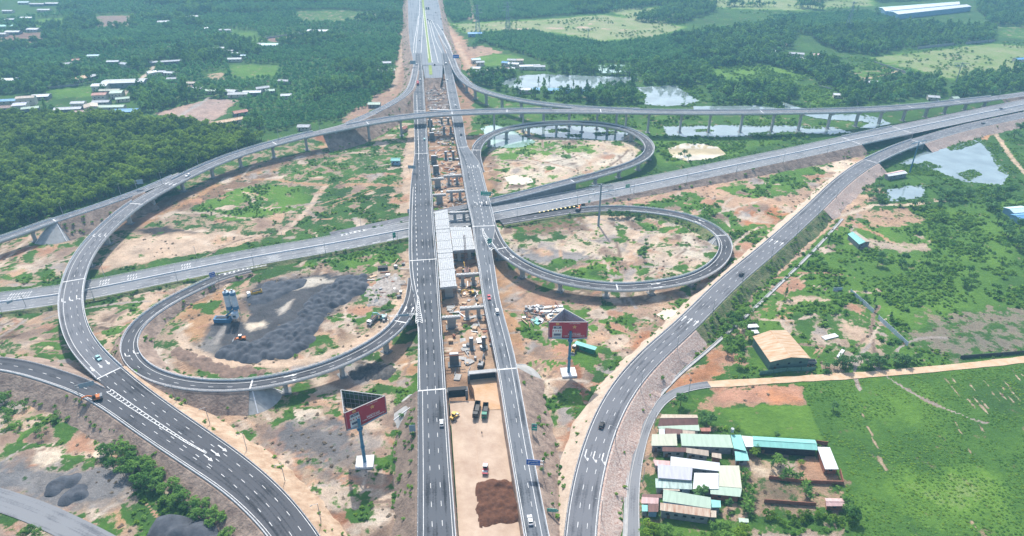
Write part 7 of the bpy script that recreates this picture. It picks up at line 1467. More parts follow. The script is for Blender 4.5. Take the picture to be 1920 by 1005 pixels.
def truck(loc, yaw, cabk, bedk, label, L=8.0, load=None, cat='truck', name='truck'):
    t = thing(name, label, cat, loc, yaw); mb = MB(); mb.box((0, 0, .7), (L, 1.0, .35)); mb.build('chassis', BLACK, t)
    mb = MB(); mb.box((L / 2 - 1.0, 0, .6), (2.0, 2.4, 2.2), 0, 0, (.86, .94), (-.1, 0)); c = mb.build('cab', CARCOL[cabk], t); mb = MB(); mb.box((L / 2 - .1, 0, 1.75), (.25, 2.0, .75), 0, 0, (.9, .92), (-.1, 0)); mb.build('windscreen', GLASS, c)
    bl = L - 2.5; bx = -L / 2 + bl / 2; B = CARCOL[bedk] if bedk in CARCOL else bedk
    for c_, d in (((bx, 1.18, 1.1), (bl, .12, 1.4)), ((bx, -1.18, 1.1), (bl, .12, 1.4)), ((bx - bl / 2 + .06, 0, 1.1), (.12, 2.3, 1.4)), ((bx + bl / 2 - .06, 0, 1.1), (.12, 2.3, 1.7)), ((bx, 0, 1.05), (bl, 2.3, .12))):
        mb = MB(); mb.box(c_, d); mb.build('bed_side', B, t)
    if load:
        mb = MB(); mb.box((bx, 0, 1.2), (bl - .3, 2.2, 1.5), 0, 0, (.75, .6)); mb.build('load', load, t)
    wheels(t, (L / 2 - 1.3, -L / 2 + 2.3, -L / 2 + 1.0), 1.2, .5, .35); return t
def excavator(loc, yaw, colk, label, reach=1.0, name='excavator'):
    t = thing(name, label, 'excavator', loc, yaw); m = CARCOL[colk]
    for s in (-1, 1):
        mb = MB(); mb.prism([(-2, .1), (-2.2, .5), (-1.9, .9), (1.9, .9), (2.2, .5), (2, .1)], s * 1.25 - .3, s * 1.25 + .3, 0, lambda a, b, c: (a, c, b)); mb.build('track', TYRE, t)
    mb = MB(); mb.box((-.5, 0, .95), (3.6, 2.6, 1.2), 0, 0, (.92, .92)); mb.build('body', m, t); mb = MB(); mb.box((.75, .75, 1.5), (1.5, 1.0, 1.5), 0, 0, (.8, .9)); mb.build('cab', GLASS, t); mb = MB(); mb.box((-1.9, 0, 1.0), (1.0, 2.6, 1.3)); mb.build('counterweight', CARCOL['grey'], t)
    mb = MB(); mb.beam((1.0, -.3, 1.8), (3.4, -.3, 4.4 * reach), .45, .6); mb.beam((3.4, -.3, 4.4 * reach), (5.6, -.3, 4.0 * reach), .42, .5); mb.build('boom', m, t); mb = MB(); mb.beam((5.5, -.3, 4.2 * reach), (6.4, -.3, 1.2), .36, .42); a = mb.build('stick', m, t); mb = MB(); mb.box((6.3, -.3, .4), (1.0, 1.1, 1.0), 0, 0, (.6, 1)); mb.build('bucket', CARCOL['grey'], a); return t
def loader(loc, yaw, colk, label):
    t = thing('wheel_loader', label, 'loader', loc, yaw); m = CARCOL[colk]; mb = MB(); mb.box((-1.4, 0, .9), (3.0, 2.0, 1.1), 0, 0, (.9, .85)); mb.build('body', m, t); mb = MB(); mb.box((.9, 0, .8), (1.8, 1.3, .9)); mb.build('front_frame', m, t)
    mb = MB(); mb.box((-.3, 0, 1.9), (1.5, 1.6, 1.4), 0, 0, (.85, .85)); c = mb.build('cab', GLASS, t); mb = MB(); mb.box((-.3, 0, 3.3), (1.5, 1.6, .12)); mb.build('cab_roof', CARCOL['white'], c); mb = MB(); mb.beam((1.2, .7, 1.5), (3.2, .7, .8), .2, .3); mb.beam((1.2, -.7, 1.5), (3.2, -.7, .8), .2, .3); mb.build('lift_arm', m, t); mb = MB(); mb.prism([(2.9, .1), (3.0, 1.2), (3.3, 1.2), (3.5, .3), (4.2, .1)], -1.35, 1.35, 0, lambda a, b, c: (a, c, b)); mb.build('bucket', CARCOL['grey'], t); wheels(t, (-1.7, 1.4), 1.3, .75, .55); return t
for r, x, y, k, l in [(R1, 828, 795, 'silver', 'silver white saloon car, nearest on the left carriageway'), (R1, 796, 262, 'teal', 'pale teal car on the left carriageway just this side of the flyover'), (R1, 788, 150, 'white', 'white car beside the red truck beyond the flyover'), (R1, 781, 121, 'white', 'white car by the grey sign at the far end of the left carriageway'),
                      (R2, 917, 559, 'red', 'pinkish red car on the right carriageway ahead of the white pickup'), (R2, 994, 977, 'white', 'white car with dark glass at the bottom of the right carriageway'), (R2, 864.5, 253, 'black', 'small black car on the right carriageway this side of the flyover'), (R2, 854, 199, 'white', 'white car on the right carriageway just beyond the flyover'), (R2, 838.6, 151, 'white', 'white car on the right carriageway level with the slender ramp'),
                      (R13, 1128, 799, 'black', 'black car, nearest on the wide ramp at lower right'), (R13, 1390, 516, 'black', 'black car in the middle of the wide right hand ramp'), (R13, 1843, 232, 'grey', 'grey car near the far end of the wide right hand ramp'), (R7, 1876, 205, 'black', 'dark car on the far right of the canal highway'), (R8, 353, 330, 'white', 'white car on the flyover beside the plantation'), (R8, 185, 673, 'teal', 'pale teal car at the foot of the big curved ramp'),
                      (RF, 787, 76, 'silver', 'silver car, nearest in the left lanes of the far highway'), (RF, 788, 34, 'white', 'white car in the middle left lanes of the far highway'), (RF, 802, 37, 'black', 'dark car right of the median on the far highway'), (RF, 806, 40, 'grey', 'grey car right of the dark one on the far highway'), (RF, 827, 36, 'black', 'dark car at the right edge of the far highway'), (RF, 789.5, 3, 'white', 'white car farthest away on the far highway'), (RF, 815, 122, 'black', 'dark car at the near end of the unfinished far pavement'), (RF, 817, 24, 'silver', 'silver car in the right lanes of the far highway'), (RF, 829, 56, 'grey', 'grey car on the far highway shoulder')]:
    b, h = base_of(r, x, y, .03 if r is not RF else .1); car(b, h if k not in ('red',) else h + math.pi, k, l)
b, h = base_of(R2, 836, 120, .03); car(b, h, 'white', 'white van at the far end of the right carriageway', True)
b, h = base_of(R2, 932, 585, .03); car(b, h, 'white', 'white van following the red car on the right carriageway', True)
b, h = base_of(R1, 783.5, 158, .03); truck(b, h, 'red', 'red', 'red truck on the left carriageway beyond the flyover', 9, MAROON)
for x, k, l in ((799.5, 'grey', 'dark truck, left of the pair on the far highway'), (803.5, 'black', 'dark truck, right of the pair on the far highway')): b, h = base_of(RF, x, 17, .1); truck(b, h, k, 'grey', l, 9)
def site(px, py, z=0.0): return P(px, py, z)
truck(site(893.5, 772, 4.7), R(-96), 'black', 'black', 'black dump truck with raised empty bed by the left abutment', 9.5); truck(site(909.5, 774, 4.7), R(-94), 'green', 'black', 'dark green dump truck right of the black one', 8.5)
truck(site(478, 553), R(-150), 'white', 'yellow', 'white cab tipper truck unloading in the gravel yard', 8.5, GRAVEL); truck(site(699, 604), R(-115), 'white', 'grey', 'white cab truck parked by the loop bridge near the left carriageway', 8, DRK); truck(site(1515, 683), R(178), 'white', 'grey', 'grey truck parked in front of the rusty shed', 7)
loader(site(451, 638), R(190), 'orange', 'orange wheel loader in front of the gravel heaps'); loader(site(1076, 658), R(250), 'yellow', 'yellow wheel loader beside the green container')
excavator(site(183, 749, 6.2), R(205), 'orange', 'orange red excavator reaching over the edge of the outer ramp', .7); excavator(site(884, 552), R(200), 'yellow', 'yellow excavator working under the new capped piers', .9); excavator(site(871, 508), R(100), 'yellow', 'yellow drilling rig beside the crawler crane', .8); excavator(site(902, 686), R(80), 'grey', 'dark excavator behind the right black abutment', .8)
excavator(site(718, 598), R(170), 'teal', 'teal excavator loading the truck by the loop bridge', .8); excavator(site(1084, 394, 1.8), R(70), 'orange', 'small red and orange machine at the tip of the striped gore', .5)
def roller(loc, yaw, colk, label):
    t = thing('road_roller', label, 'roller', loc, yaw); m = CARCOL[colk]; mb = MB(); mb.tube((1.6, -1.05, .75), (1.6, 1.05, .75), .75, .75, 14); mb.build('drum', STEEL, t); mb = MB(); mb.box((1.5, 0, .8), (2.4, 2.3, .35)); mb.build('drum_frame', m, t); mb = MB(); mb.box((-1.3, 0, .8), (2.6, 1.9, 1.0), 0, 0, (.9, .85)); mb.build('body', m, t)
    mb = MB(); mb.box((-.2, 0, 1.8), (1.5, 1.6, 1.1), 0, 0, (.9, .9)); c = mb.build('cab', GLASS, t); mb = MB(); mb.box((-.2, 0, 2.9), (1.7, 1.8, .14)); mb.build('cab_roof', CARCOL['white'] if colk != 'yellow' else m, c); wheels(t, (-1.5,), 1.05, .8, .5); return t
roller(site(852, 783, 4.3), R(60), 'yellow', 'yellow and black road roller beside the left abutment'); roller(site(910, 882, 4.75), R(-92), 'red', 'road roller with white cab roof and red front on the levelled strip')
# crawler crane
t = thing('crawler_crane', 'crawler crane with tall brown lattice boom standing among the new piers', 'crane', site(875, 512), R(95))
for s in (-1, 1): mb = MB(); mb.box((0, s * 2.0, .1), (6.5, .9, 1.1), 0, 0, (.88, 1)); mb.build('track', TYRE, t)
mb = MB(); mb.box((-1.2, 0, 1.2), (6, 3.2, 1.9), 0, 0, (.95, .95)); mb.build('body', mat('crane_brown', (.20, .10, .08), .6), t); mb = MB(); mb.box((1.9, 1.0, 1.3), (1.6, 1.1, 1.9), 0, 0, (.8, 1)); mb.build('cab', GLASS, t)
mb = MB(); a, b = Vector((2.0, 0, 2.0)), Vector((6.5, .5, 23))
for u in (-1, 1):
    for v in (-1, 1): mb.tube(a + Vector((v * .5, u * .6, 0)), b + Vector((v * .35, u * .45, 0)), .14, .12, 5)
n = 14
for q in range(n):
    p, r_ = a.lerp(b, q / n), a.lerp(b, (q + 1) / n)
    for u in (-1, 1): mb.tube(p + Vector((.45, u * .55, 0)), r_ + Vector((-.45, u * .55, 0)), .07, .07, 4); mb.tube(p + Vector((u * .45, .55, 0)), r_ + Vector((u * .45, -.55, 0)), .07, .07, 4)
mb.build('boom', MATS['crane_brown'], t); mb = MB(); mb.tube((-3, 0, 3.1), b, .05, .05, 4); mb.tube(b, (b.x + .4, b.y, 6), .04, .04, 4); mb.build('cable', BLACK, t)
# concrete plant
t = thing('batching_plant', 'blue and white twin silo concrete plant at the edge of the gravel yard', 'batching plant', site(440, 598))
for i, x in enumerate((-1.9, 1.7)):
    mb = MB(); mb.tube((x, 1, 6.2), (x, 1, 17), 1.6, 1.6, 18); mb.tube((x, 1, 17), (x, 1, 17.8), 1.6, .5, 18); mb.tube((x, 1, 4.2), (x, 1, 6.2), .35, 1.6, 18); s = mb.build('silo', mat('silo_white', (.50, .57, .62), .6) if i == 0 else MATS['silo_white'], t)
    mb = MB(); mb.tube((x, 1, 15.2), (x, 1, 17.05), 1.63, 1.63, 18); mb.tube((x, 1, 6.15), (x, 1, 8.2), 1.63, 1.63, 18); mb.build('blue_band', mat('silo_blue', (.06, .17, .29), .6) if i == 0 else MATS['silo_blue'], s); mb = MB(); mb.box((x, 1, 17.7), (.8, .8, 1.0)); mb.build('filter', STEEL, s)
    mb = MB()
    for dx in (-1.2, 1.2):
        for dy in (-1.2, 1.2): mb.tube((x + dx, 1 + dy, 0), (x + dx, 1 + dy, 6.4), .13, .13, 6)
    mb.build('leg_frame', STEEL_B, t)
mb = MB(); mb.box((1.8, -2.2, 2.6), (3.2, 2.6, 3.2)); mb.build('mixer_house', MATS['silo_white'], t); mb = MB(); mb.box((1.8, -3.55, 3.4), (1.6, .1, 1.2)); mb.build('window', GLASS, t); mb = MB(); mb.box((-5.4, -2.4, 0), (9, 3.4, 2.6), 0, 0, (1, 1.1)); mb.build('aggregate_bin', MATS['silo_blue'], t); mb = MB(); mb.box((-5.4, -2.4, 2.5), (7.6, 2.6, .5), 0, 0, (.8, .6)); mb.build('aggregate', GRAVEL, t); mb = MB(); mb.beam((-5, 0, 1.5), (1.2, -1, 6.8), 1.0, .8); mb.build('conveyor', STEEL_B, t)
# ------------------------------------------------------------------ billboards
def face(mb, o, u, v, n, a0, b0, a1, b1, d):
    mb.quad(*[o + u * a + v * b + n * d for a, b in ((a0, b0), (a1, b0), (a1, b1), (a0, b1))])
def billboard(label, A, B, C_, zt, hgt_, pole, pz=0.0, pad=True):
    Vv = [P(*q, zt) for q in (A, B, C_)]; base = P(*pole); t = thing('billboard', label, 'billboard', base); Vv = [q - base for q in Vv]; zb = zt - hgt_; cen = sum(Vv, Vector()) / 3
    fr_ = mat('billboard_frame', (.34, .42, .46), .6, .2, 1) if 'billboard_frame' not in MATS else MATS['billboard_frame']
    inner = fr_ if 'facing' in label else mat('billboard_inner', (.02, .035, .035), .5, .3, .22, col2=(.05, .16, .06))
    for i in range(3):
        a, b = Vv[i], Vv[(i + 1) % 3]; u = (b - a); L = u.length; u = u / L; n = Vector((u.y, -u.x, 0)); n = n if n.dot((a + b) / 2 - cen) > 0 else -n
        mb = MB(); m1 = Vector((0, 0, zb + hgt_ / 2)); mb.beam(Vector((a.x, a.y, 0)) + m1, Vector((b.x, b.y, 0)) + m1, .35, hgt_); s = mb.build('panel', MAROON if i == 0 else inner, t)
        mb = MB(); k = int(L / 1.8)
        for q in range(k + 1):
            p = a.lerp(b, q / k) - n * .45; mb.box((p.x, p.y, zb), (.12, .12, hgt_))
        for zz in (.1, .35, .6, .9): p0, p1 = a - n * .45, b - n * .45; z = zb + hgt_ * zz; mb.beam(Vector((p0.x, p0.y, z)), Vector((p1.x, p1.y, z)), .12, .12)
        mb.build('lattice', fr_, t); mb = MB(); e = Vector((0, 0, zt + .06)); mb.beam(Vector((a.x, a.y, 0)) + e, Vector((b.x, b.y, 0)) + e, .36, .1); mb.build('top_rail', CONC, t)
        if i == 0:
            o = Vector((a.x, a.y, zb)); U = u * L; V_ = Vector((0, 0, hgt_)); rng = random.Random(3)
            F = lambda mb, x0, y0, x1, y1, d=.2: face(mb, o, U, V_, n, x0, y0, x1, y1, d)
            mb = MB(); F(mb, .10, .02, .345, .60); F(mb, .115, .60, .33, .78); mb.build('printed_screen', PAINT, s); mb = MB(); F(mb, .125, .62, .32, .755, .22); F(mb, .135, .20, .315, .33, .22); mb.build('printed_screen_bands', NAVY, s)
            mb = MB(); [F(mb, .19 + .016 * q, .67, .20 + .016 * q, .71, .24) for q in range(5)]; mb.build('printed_lettering', PAINT, s); mb = MB()
            for x in (.125, .19, .255, .315): F(mb, x - .013, .45, x + .013, .52, .22)
            mb.build('printed_buttons', MAROON, s); mb = MB(); F(mb, .185, .84, .265, .97); mb.build('printed_emblem', GOLD, s)
            mb = MB(); cx, cy = .66, .72; pts = []
            for q in range(10): rr = (.085 if q % 2 == 0 else .04); an = math.pi / 2 + q * math.pi / 5; pts.append(o + U * (cx + rr * math.cos(an) * hgt_ / L * 1.5) + V_ * (cy + rr * 1.5 * math.sin(an)) + n * .2)
            mb.add([o + U * cx + V_ * cy + n * .2] + pts, [(0, 1 + q, 1 + (q + 1) % 10) for q in range(10)]); mb.build('printed_star', GOLD, s)
            mb = MB()
            for y0, y1, x0, x1, wl in ((.91, .935, .53, .80, .012), (.335, .36, .50, .82, .012), (.25, .305, .50, .82, .018), (.155, .20, .39, .93, .014), (.05, .07, .83, .93, .01)):
                x = x0
                while x < x1:
                    w = wl * rng.uniform(.6, 1.5); F(mb, x, y0, min(x + w, x1), y1, .2); x += w + (.004 if rng.random() < .75 else .016)
            mb.build('printed_lettering', PAINT, s)
    mb = MB(); mb.tube((0, 0, pz), (0, 0, zb + hgt_ * .5), .75, .6, 14); p = mb.build('pole', STEEL_B, t); mb = MB(); mb.tube((0, 0, 9), (0, 0, 9.4), .95, .95, 14); mb.tube((0, 0, zb - .9), (0, 0, zb - .1), 1.1, 1.3, 14); mb.build('pole_collar', STEEL_B, p)
    mb = MB()
    for q in Vv: mb.beam((0, 0, zb + .5), (q.x, q.y, zb + .5), .4, .5)
    mb.build('outrigger', fr_, t)
    if pad: mb = MB(); mb.box((0, 0, 0), (7.5, 7.0, 1.0), .1, 0, (.97, .97)); mb.build('footing', CONC_W, t)
billboard('tall three sided maroon billboard facing the camera right of the carriageways', (1029, 604), (1103, 604), (1058, 579), 30.0, 9.6, (1066, 700)); billboard('tilted three sided maroon billboard left of the left carriageway, one open side showing', (645, 775), (722, 742), (639, 731), 29.0, 9.4, (684.5, 868))
# ------------------------------------------------------------------ road signs
def sign(label, px, py, z, w, h, m, zbase, yaw=0.0, poles='two', rows=2, arrowmark=None, point=False, dark=False):
    c = P(px, py, z); t = thing('road_sign', label, 'road sign', (c.x, c.y, zbase), R(yaw)); zz = z - zbase; fr = lambda a, b, d: (a, d, b)
    shape = [(-w / 2, zz - h / 2), (w / 2, zz - h / 2), (w / 2, zz + h / 2), (-w / 2, zz + h / 2)]
    if point: shape = [(-w / 2, zz - h / 2), (w / 2 - h / 2, zz - h / 2), (w / 2, zz), (w / 2 - h / 2, zz + h / 2), (-w / 2, zz + h / 2)]
    mb = MB(); mb.prism(shape, -.06, .06, 0, fr); s = mb.build('panel', m, t)
    if rows:
        mb = MB(); rng = random.Random(int(px)); y = -.07
        for q in range(rows):
            zc = zz + h / 2 - h * (q + .8) / (rows + .6); x = -w * .38 + (w * .2 if arrowmark == 'left' and q else 0)
            while x < w * .38: k = w * rng.uniform(.04, .1); mb.quad((x, y, zc - h * .06), (x + k, y, zc - h * .06), (x + k, y, zc + h * .06), (x, y, zc + h * .06)); x += k + w * .025
        for a, b, c_, d in ((-w * .47, -h * .46, w * .47, -h * .43), (-w * .47, h * .43, w * .47, h * .46)): mb.quad((a, y, zz + b), (c_ if not point else c_ - h * .4, y, zz + b), (c_ if not point else c_ - h * .4, y, zz + d), (a, y, zz + d))
        if arrowmark: x = -w * .38; mb.add([(x - .1, y, zz + h * .1), (x + .35, y, zz + h * .1), (x + .12, y, zz - h * .34)], [(0, 2, 1)]); mb.quad((x + .3, y, zz - h * .1), (x + .5, y, zz - h * .05), (x + 1.0, y, zz + h * .26), (x + .8, y, zz + h * .3))
        mb.build('printed_lettering', PAINT, s)
    if dark: mb = MB(); mb.quad((-w * .3, -.08, zz + h * .08), (w * .1, -.08, zz + h * .08), (w * .1, -.08, zz + h * .38), (-w * .3, -.08, zz + h * .38)); mb.build('printed_symbol', NAVY, s)
    xs = {'two': (-w * .3, w * .3), 'one': (0,), 'right': (w / 2 + 1.2,), 'left': (-w / 2 - 1.2,), 'gantry': (-w * .5 - 5, w * .5 + 5)}[poles]
    for x in xs: mb = MB(); mb.tube((x, .2, 0), (x, .2, zz + h * .4), .16, .13, 8); mb.build('post', STEEL, t)
    if poles in ('right', 'left', 'gantry'): mb = MB(); [mb.beam((min(xs[0], -w / 2), .2, zz + e), (max(xs[-1], w / 2), .2, zz + e), .18, .18) for e in (-h * .3, h * .3)]; mb.build('arm', STEEL, t)
    return t
sign('wide green overhead sign on a mast where the loop joins the right carriageway', 911, 363, 16.2, 7.2, 3.2, SIGN_G, 9.5, -8, 'right', 2); sign('small upright green sign with dark symbol at the gore of the south east loop', 918, 452, 12.2, 2.6, 3.6, SIGN_G, 9.5, -8, 'two', 2, dark=True)
sign('blue overhead direction sign with white arrow above the right carriageway', 1000, 867, 14.6, 5.4, 2.9, SIGN_B, 8.0, -6, 'right', 2, 'left'); sign('upright green sign on the shoulder of the right carriageway', 1002, 801, 11.0, 2.4, 3.8, SIGN_G, 2.0, -6, 'two', 2, dark=True)
sign('pointed green direction sign at the lower end of the right carriageway', 1037, 957, 8.6, 4.4, 1.8, SIGN_G, 3.0, -6, 'one', 2, point=True); sign('grey sign back standing on the bank left of the left carriageway', 773, 803, 10.5, 2.6, 3.6, SIGN_GREY, 1.5, 4, 'two', 0)
sign('pale grey overhead sign back on a mast over the outer ramp', 162, 721, 12.6, 6.2, 2.4, SIGN_GREY, 6.2, 25, 'left', 0); sign('pale sign back standing at the plantation edge by the flyover', 262, 341, 15, 4.2, 3.4, SIGN_GREY, 9.6, 20, 'left', 0); sign('blue direction sign at the tip of the south west loop ramp', 398, 515, 7.8, 3.2, 3.2, SIGN_B, 1.7, 35, 'right', 2)
sign('narrow green sign by the highway left of the left carriageway', 739, 441, 6.5, 2.2, 3.8, SIGN_G, .5, 40, 'right', 1); sign('green sign on a post beside the highway right of the power pole', 1177, 349, 8.4, 3.8, 3.0, SIGN_G, .8, 25, 'right', 2); sign('tiny green sign at the tip of the loop ramp', 1105, 378, 4.2, 1.8, 1.8, SIGN_G, 1.7, 25, 'one', 1)
sign('bright blue overhead sign at the start of the slender ramp far away', 855, 106, 14.5, 7.5, 4.2, SIGN_B, 9.0, -5, 'one', 1); sign('grey blue overhead sign back over the far left ramp', 774, 117, 14.5, 6.5, 4, SIGN_GREY, 9.0, 0, 'one', 0); sign('grey overhead sign back beside the left carriageway below the flyover', 772, 313, 14, 6, 2.6, SIGN_GREY, 9.0, -4, 'two', 0)
sign('thin grey overhead sign across the end of the loop bridge', 757, 591, 14.2, 5.4, 1.3, SIGN_GREY, 9.1, 8, 'gantry', 0); sign('grey steel sign frame over the highway at the left edge', 18, 566, 8.5, 3.0, 1.4, SIGN_GREY, 1.6, 60, 'gantry', 0); sign('tall narrow dark sign mast beside the highway at the left carriageway', 766, 396, 9, 1.6, 3.0, SIGN_GREY, 1.6, 20, 'one', 0)
# ------------------------------------------------------------------ masts, pylons, lamps
def mast(label, px, py, h, r, m, arms, name='power_pole', yaw=0.0):
    c = P(px, py); t = thing(name, label, 'power pole', c, yaw); mb = MB(); mb.tube((0, 0, -.3), (0, 0, h), r, r * .55, 12); mb.build('pole', m, t)
    for z, w in arms:
        mb = MB(); mb.beam((-w / 2, 0, h - z), (w / 2, 0, h - z), .3, .35); mb.beam((-w / 2, 0, h - z), (0, 0, h - z + 1.6), .16, .16); mb.beam((w / 2, 0, h - z), (0, 0, h - z + 1.6), .16, .16); a = mb.build('cross_arm', m, t)
        for x in (-w / 2, -w / 4, w / 4, w / 2): mb = MB(); mb.tube((x, 0, h - z), (x, 0, h - z - 1.9), .12, .12, 5); mb.build('insulator', STEEL, a)
    return t
mast('thick grey steel power pole with wide cross arms inside the south east loop', 1122, 423, 31, .85, mat('pole_grey', (.22, .28, .33), .5, .1, 1, metal=.3), [(1, 16), (4, 20), (7.5, 16)]); mast('blue steel power pole with wide top arm at the lily pond', 1705, 325, 27, .6, STEEL_B, [(.3, 20)], yaw=.5); mast('grey power pole with double arm at the edge of the pale field', 1788, 168, 30, .6, MATS['pole_grey'], [(1, 16), (4, 12)], yaw=-.2)
mast('thin wooden pole by the lane in the middle distance', 1102, 84, 22, .4, MATS['pole_grey'], [(1, 8)])
def lattice(label, px, py, h, b):
    c = P(px, py); t = thing('lattice_pylon', label, 'pylon', c, .3); mb = MB(); m = MATS['pole_grey']
    L = lambda sx, sy, k: Vector((sx * b * (1 - .82 * k), sy * b * (1 - .82 * k), h * k))
    for sx in (-1, 1):
        for sy in (-1, 1): mb.beam(L(sx, sy, 0), L(sx, sy, 1), .35, .35)
    for q in range(8):
        k0, k1 = q / 8, (q + 1) / 8
        for s in (-1, 1): mb.beam(L(-1, s, k0), L(1, s, k1), .2, .2); mb.beam(L(1, s, k0), L(-1, s, k1), .2, .2); mb.beam(L(s, -1, k0), L(s, 1, k1), .2, .2)
    mb.build('lattice_body', m, t)
    for z, w in ((.72, 9), (.84, 7.5), (.96, 6)): mb = MB(); mb.beam((-w, 0, h * z), (w, 0, h * z), .45, .5); a = mb.build('cross_arm', m, t)
lattice('dark lattice pylon standing by the blue grey shed at the pale field', 896, 64, 42, 3.4); lattice('faint lattice pylon on the pale field right of the other', 952, 58, 42, 3.4); lattice('lattice pylon half hidden in the far woods at right', 1588, 60, 44, 3.4)
def lamp_proto():
    t = thing('street_lamp', 'lamp', 'street lamp'); mb = MB(); mb.tube((0, 0, -.2), (0, 0, 9.5), .16, .09, 6); mb.build('pole', STEEL, t); mb = MB(); mb.tube((0, 0, 9.4), (2.2, 0, 10.1), .07, .06, 5); a = mb.build('arm', STEEL, t); mb = MB(); mb.box((2.4, 0, 10.05), (.9, .32, .16)); mb.build('lamp_head', CARCOL['grey'], a); return t
LAMP = lamp_proto(); first = [True]
def lamps(r, a, b, side, pitch, label, off=.7, zdrop=0.3):
    i, j = r.at(*a), r.at(*b); d, e = sorted((r.s[i], r.s[j])); s = 1 if side == 'L' else -1
    while d < e:
        p = r.pt(d, s * (r.wi(d) / 2 + off), -zdrop); q = r.pt(d, 0); o = LAMP if first[0] else copy_tree(LAMP); first[0] = False; o.location = p; o.rotation_euler = (0, 0, math.atan2(q.y - p.y, q.x - p.x)); o['label'] = label; o['group'] = 'street lamps along ' + label.split('along ')[1].replace('the ', ''); d += pitch
lamps(R8, (600, 247), (262, 377), 'R', 36, 'slim grey street lamp along the plantation side of the flyover', -.1, 0); lamps(R7, (20, 563), (740, 435), 'R', 44, 'slim grey street lamp along the near side of the highway at left'); lamps(R7, (190, 535), (730, 437), 'L', 52, 'slim grey street lamp along the far side of the highway at left'); lamps(R7, (960, 394), (1560, 270), 'R', 48, 'slim grey street lamp along the near side of the highway at right')
lamps(R13, (1095, 960), (1580, 340), 'R', 40, 'slim grey street lamp along the wide ramp at right', .9, .4); lamps(R8, (300, 760), (600, 1040), 'L', 26, 'slim grey street lamp along the sandy verge of the merged ramp', 3.5, 1.6); lamps(R8, (1500, 209), (1860, 184), 'L', 48, 'slim grey street lamp along the right end of the flyover', -.1, 0); lamps(R10, (0, 449), (240, 366), 'L', 40, 'slim grey street lamp along the narrow ramp at left', -.1, 0); lamps(R14, (1189, 905), (1300, 724), 'R', 34, 'thin street lamp along the service road', 1.0, .2)
# stone drain along the wide ramp's foot
mb = MB(); r_ = Route([(1166, 1100, .1), (1172, 1005, .1), (1178, 900, .1), (1192, 838, .1), (1222, 762, .1), (1262, 714, .1), (1330, 655, .1), (1400, 592, .1), (1470, 525, .1), (1540, 455, .1), (1580, 410, .1)], 1.6, smooth=6); ROUTES.remove(r_); loft(mb, r_, 0, r_.n - 1, [(.9, 0), (.9, .35), (.6, .35), (.5, .05), (-.5, .05), (-.6, .35), (-.9, .35), (-.9, 0)]); structure(mb, 'drain', CONC)
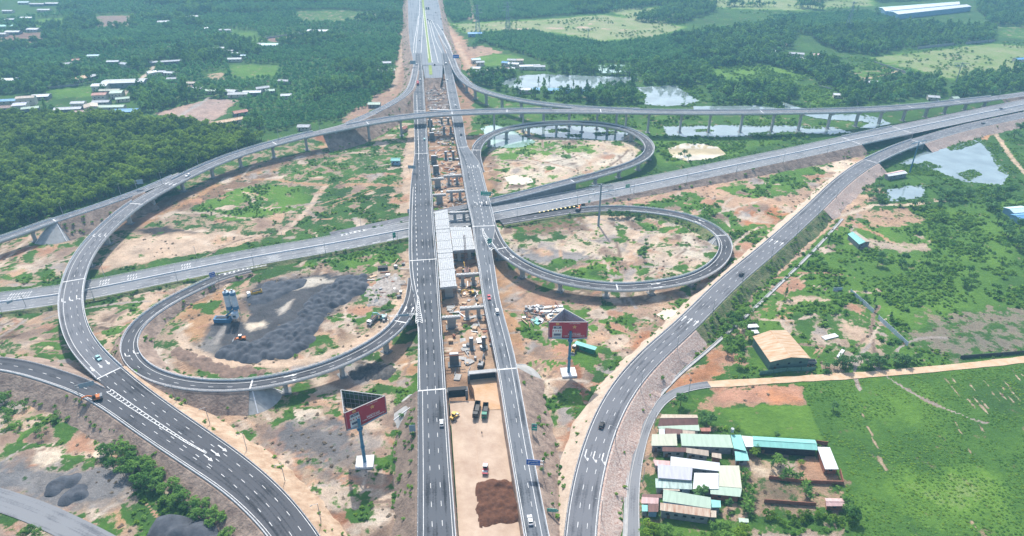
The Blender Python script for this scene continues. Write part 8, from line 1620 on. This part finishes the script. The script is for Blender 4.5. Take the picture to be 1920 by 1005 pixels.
# water tank on a roof, person on the levelled strip
t = thing('water_tank', 'silver water tank on a stand at the end of the cream green workshop', 'water tank', P(1372, 812, 4.4)); mb = MB(); mb.tube((0, 0, .8), (0, 0, 2.6), .7, .7, 14); mb.build('tank', STEEL, t); mb = MB(); [mb.tube((x, y, 0), (x, y, .85), .06, .06, 5) for x in (-.5, .5) for y in (-.5, .5)]; mb.build('stand', STEEL, t)
def person(loc, yaw, label):
    V_ = [(0, 0, .95), (0, 0, 1.2), (0, 0, 1.42), (0, 0, 1.53), (0, .01, 1.66), (.19, 0, 1.40), (.25, .02, 1.12), (.24, .1, .86), (-.19, 0, 1.40), (-.26, .0, 1.12), (-.27, .06, .86), (.1, 0, .9), (.12, .05, .48), (.13, .0, .06), (.14, .15, .03), (-.1, 0, .9), (-.12, -.04, .48), (-.13, -.1, .06), (-.14, .05, .03)]
    E_ = [(0, 1), (1, 2), (2, 3), (3, 4), (2, 5), (5, 6), (6, 7), (2, 8), (8, 9), (9, 10), (0, 11), (11, 12), (12, 13), (13, 14), (0, 15), (15, 16), (16, 17), (17, 18)]; RR = [.15, .14, .16, .06, .105, .07, .05, .04, .07, .05, .04, .1, .07, .05, .04, .1, .07, .05, .04]
    me = bpy.data.meshes.new('person'); me.from_pydata(V_, E_, []); o = bpy.data.objects.new('person', me); COL.objects.link(o); o.location = loc; o.rotation_euler = (0, 0, yaw); tag(o, label, 'person'); m = o.modifiers.new('skin', 'SKIN'); me.skin_vertices.new() if not me.skin_vertices else None
    for i, r in enumerate(RR): me.skin_vertices[0].data[i].radius = (r, r * .75 if i < 3 else r)
    me.skin_vertices[0].data[0].use_root = True; o.modifiers.new('sub', 'SUBSURF').levels = 1; o.modifiers['sub'].render_levels = 1; me.materials.append(mat('work_clothes', (.05, .06, .09), .9)); mb = MB(); mb.tube((0, .01, 1.66), (0, .01, 1.79), .135, .06, 10); mb.build('helmet', CARCOL['yellow'], o); return o
person(P(903.5, 814, 4.8), 2.6, 'person in dark work clothes walking on the levelled strip')
# ------------------------------------------------------------------ every repeat gets the label that singles it out
def ordinal(i):
    w = ['first', 'second', 'third', 'fourth', 'fifth', 'sixth', 'seventh', 'eighth', 'ninth', 'tenth', 'eleventh', 'twelfth', 'thirteenth', 'fourteenth', 'fifteenth', 'sixteenth', 'seventeenth', 'eighteenth', 'nineteenth', 'twentieth']
    if i < 20: return w[i]
    t = {2: 'twenty', 3: 'thirty', 4: 'forty'}[(i + 1) // 10]; u = (i + 1) % 10
    return (t[:-1] + 'ieth') if u == 0 else t + '-' + w[u - 1]
bpy.context.view_layer.update()
_by = {}
for o in SC.objects:
    if o.parent is None and o.get('label') and o.get('group'): _by.setdefault((o['group'], o['label']), []).append(o)
for (g, lb), L in _by.items():
    if len(L) < 2: continue
    L.sort(key=lambda o: PJ(*o.location)[0])
    for i, o in enumerate(L): o['label'] = '%s from the left of the %s' % (ordinal(i), g)
# ------------------------------------------------------------------ air
mb = MB(); mb.box((0, 1900, -1.5), (5200, 5000, 220.5)); hz = mb.build('haze', CONC); hz['kind'] = 'stuff'; hz.data.materials.clear()
hm = bpy.data.materials.new('haze'); hm.use_nodes = True; n = hm.node_tree.nodes; n.clear(); ou = n.new('ShaderNodeOutputMaterial'); pv = n.new('ShaderNodeVolumePrincipled')
pv.inputs['Color'].default_value = (.33, .70, 1.0, 1); pv.inputs['Density'].default_value = .00023; pv.inputs['Anisotropy'].default_value = .1
hm.node_tree.links.new(pv.outputs[0], ou.inputs['Volume']); hz.data.materials.append(hm)
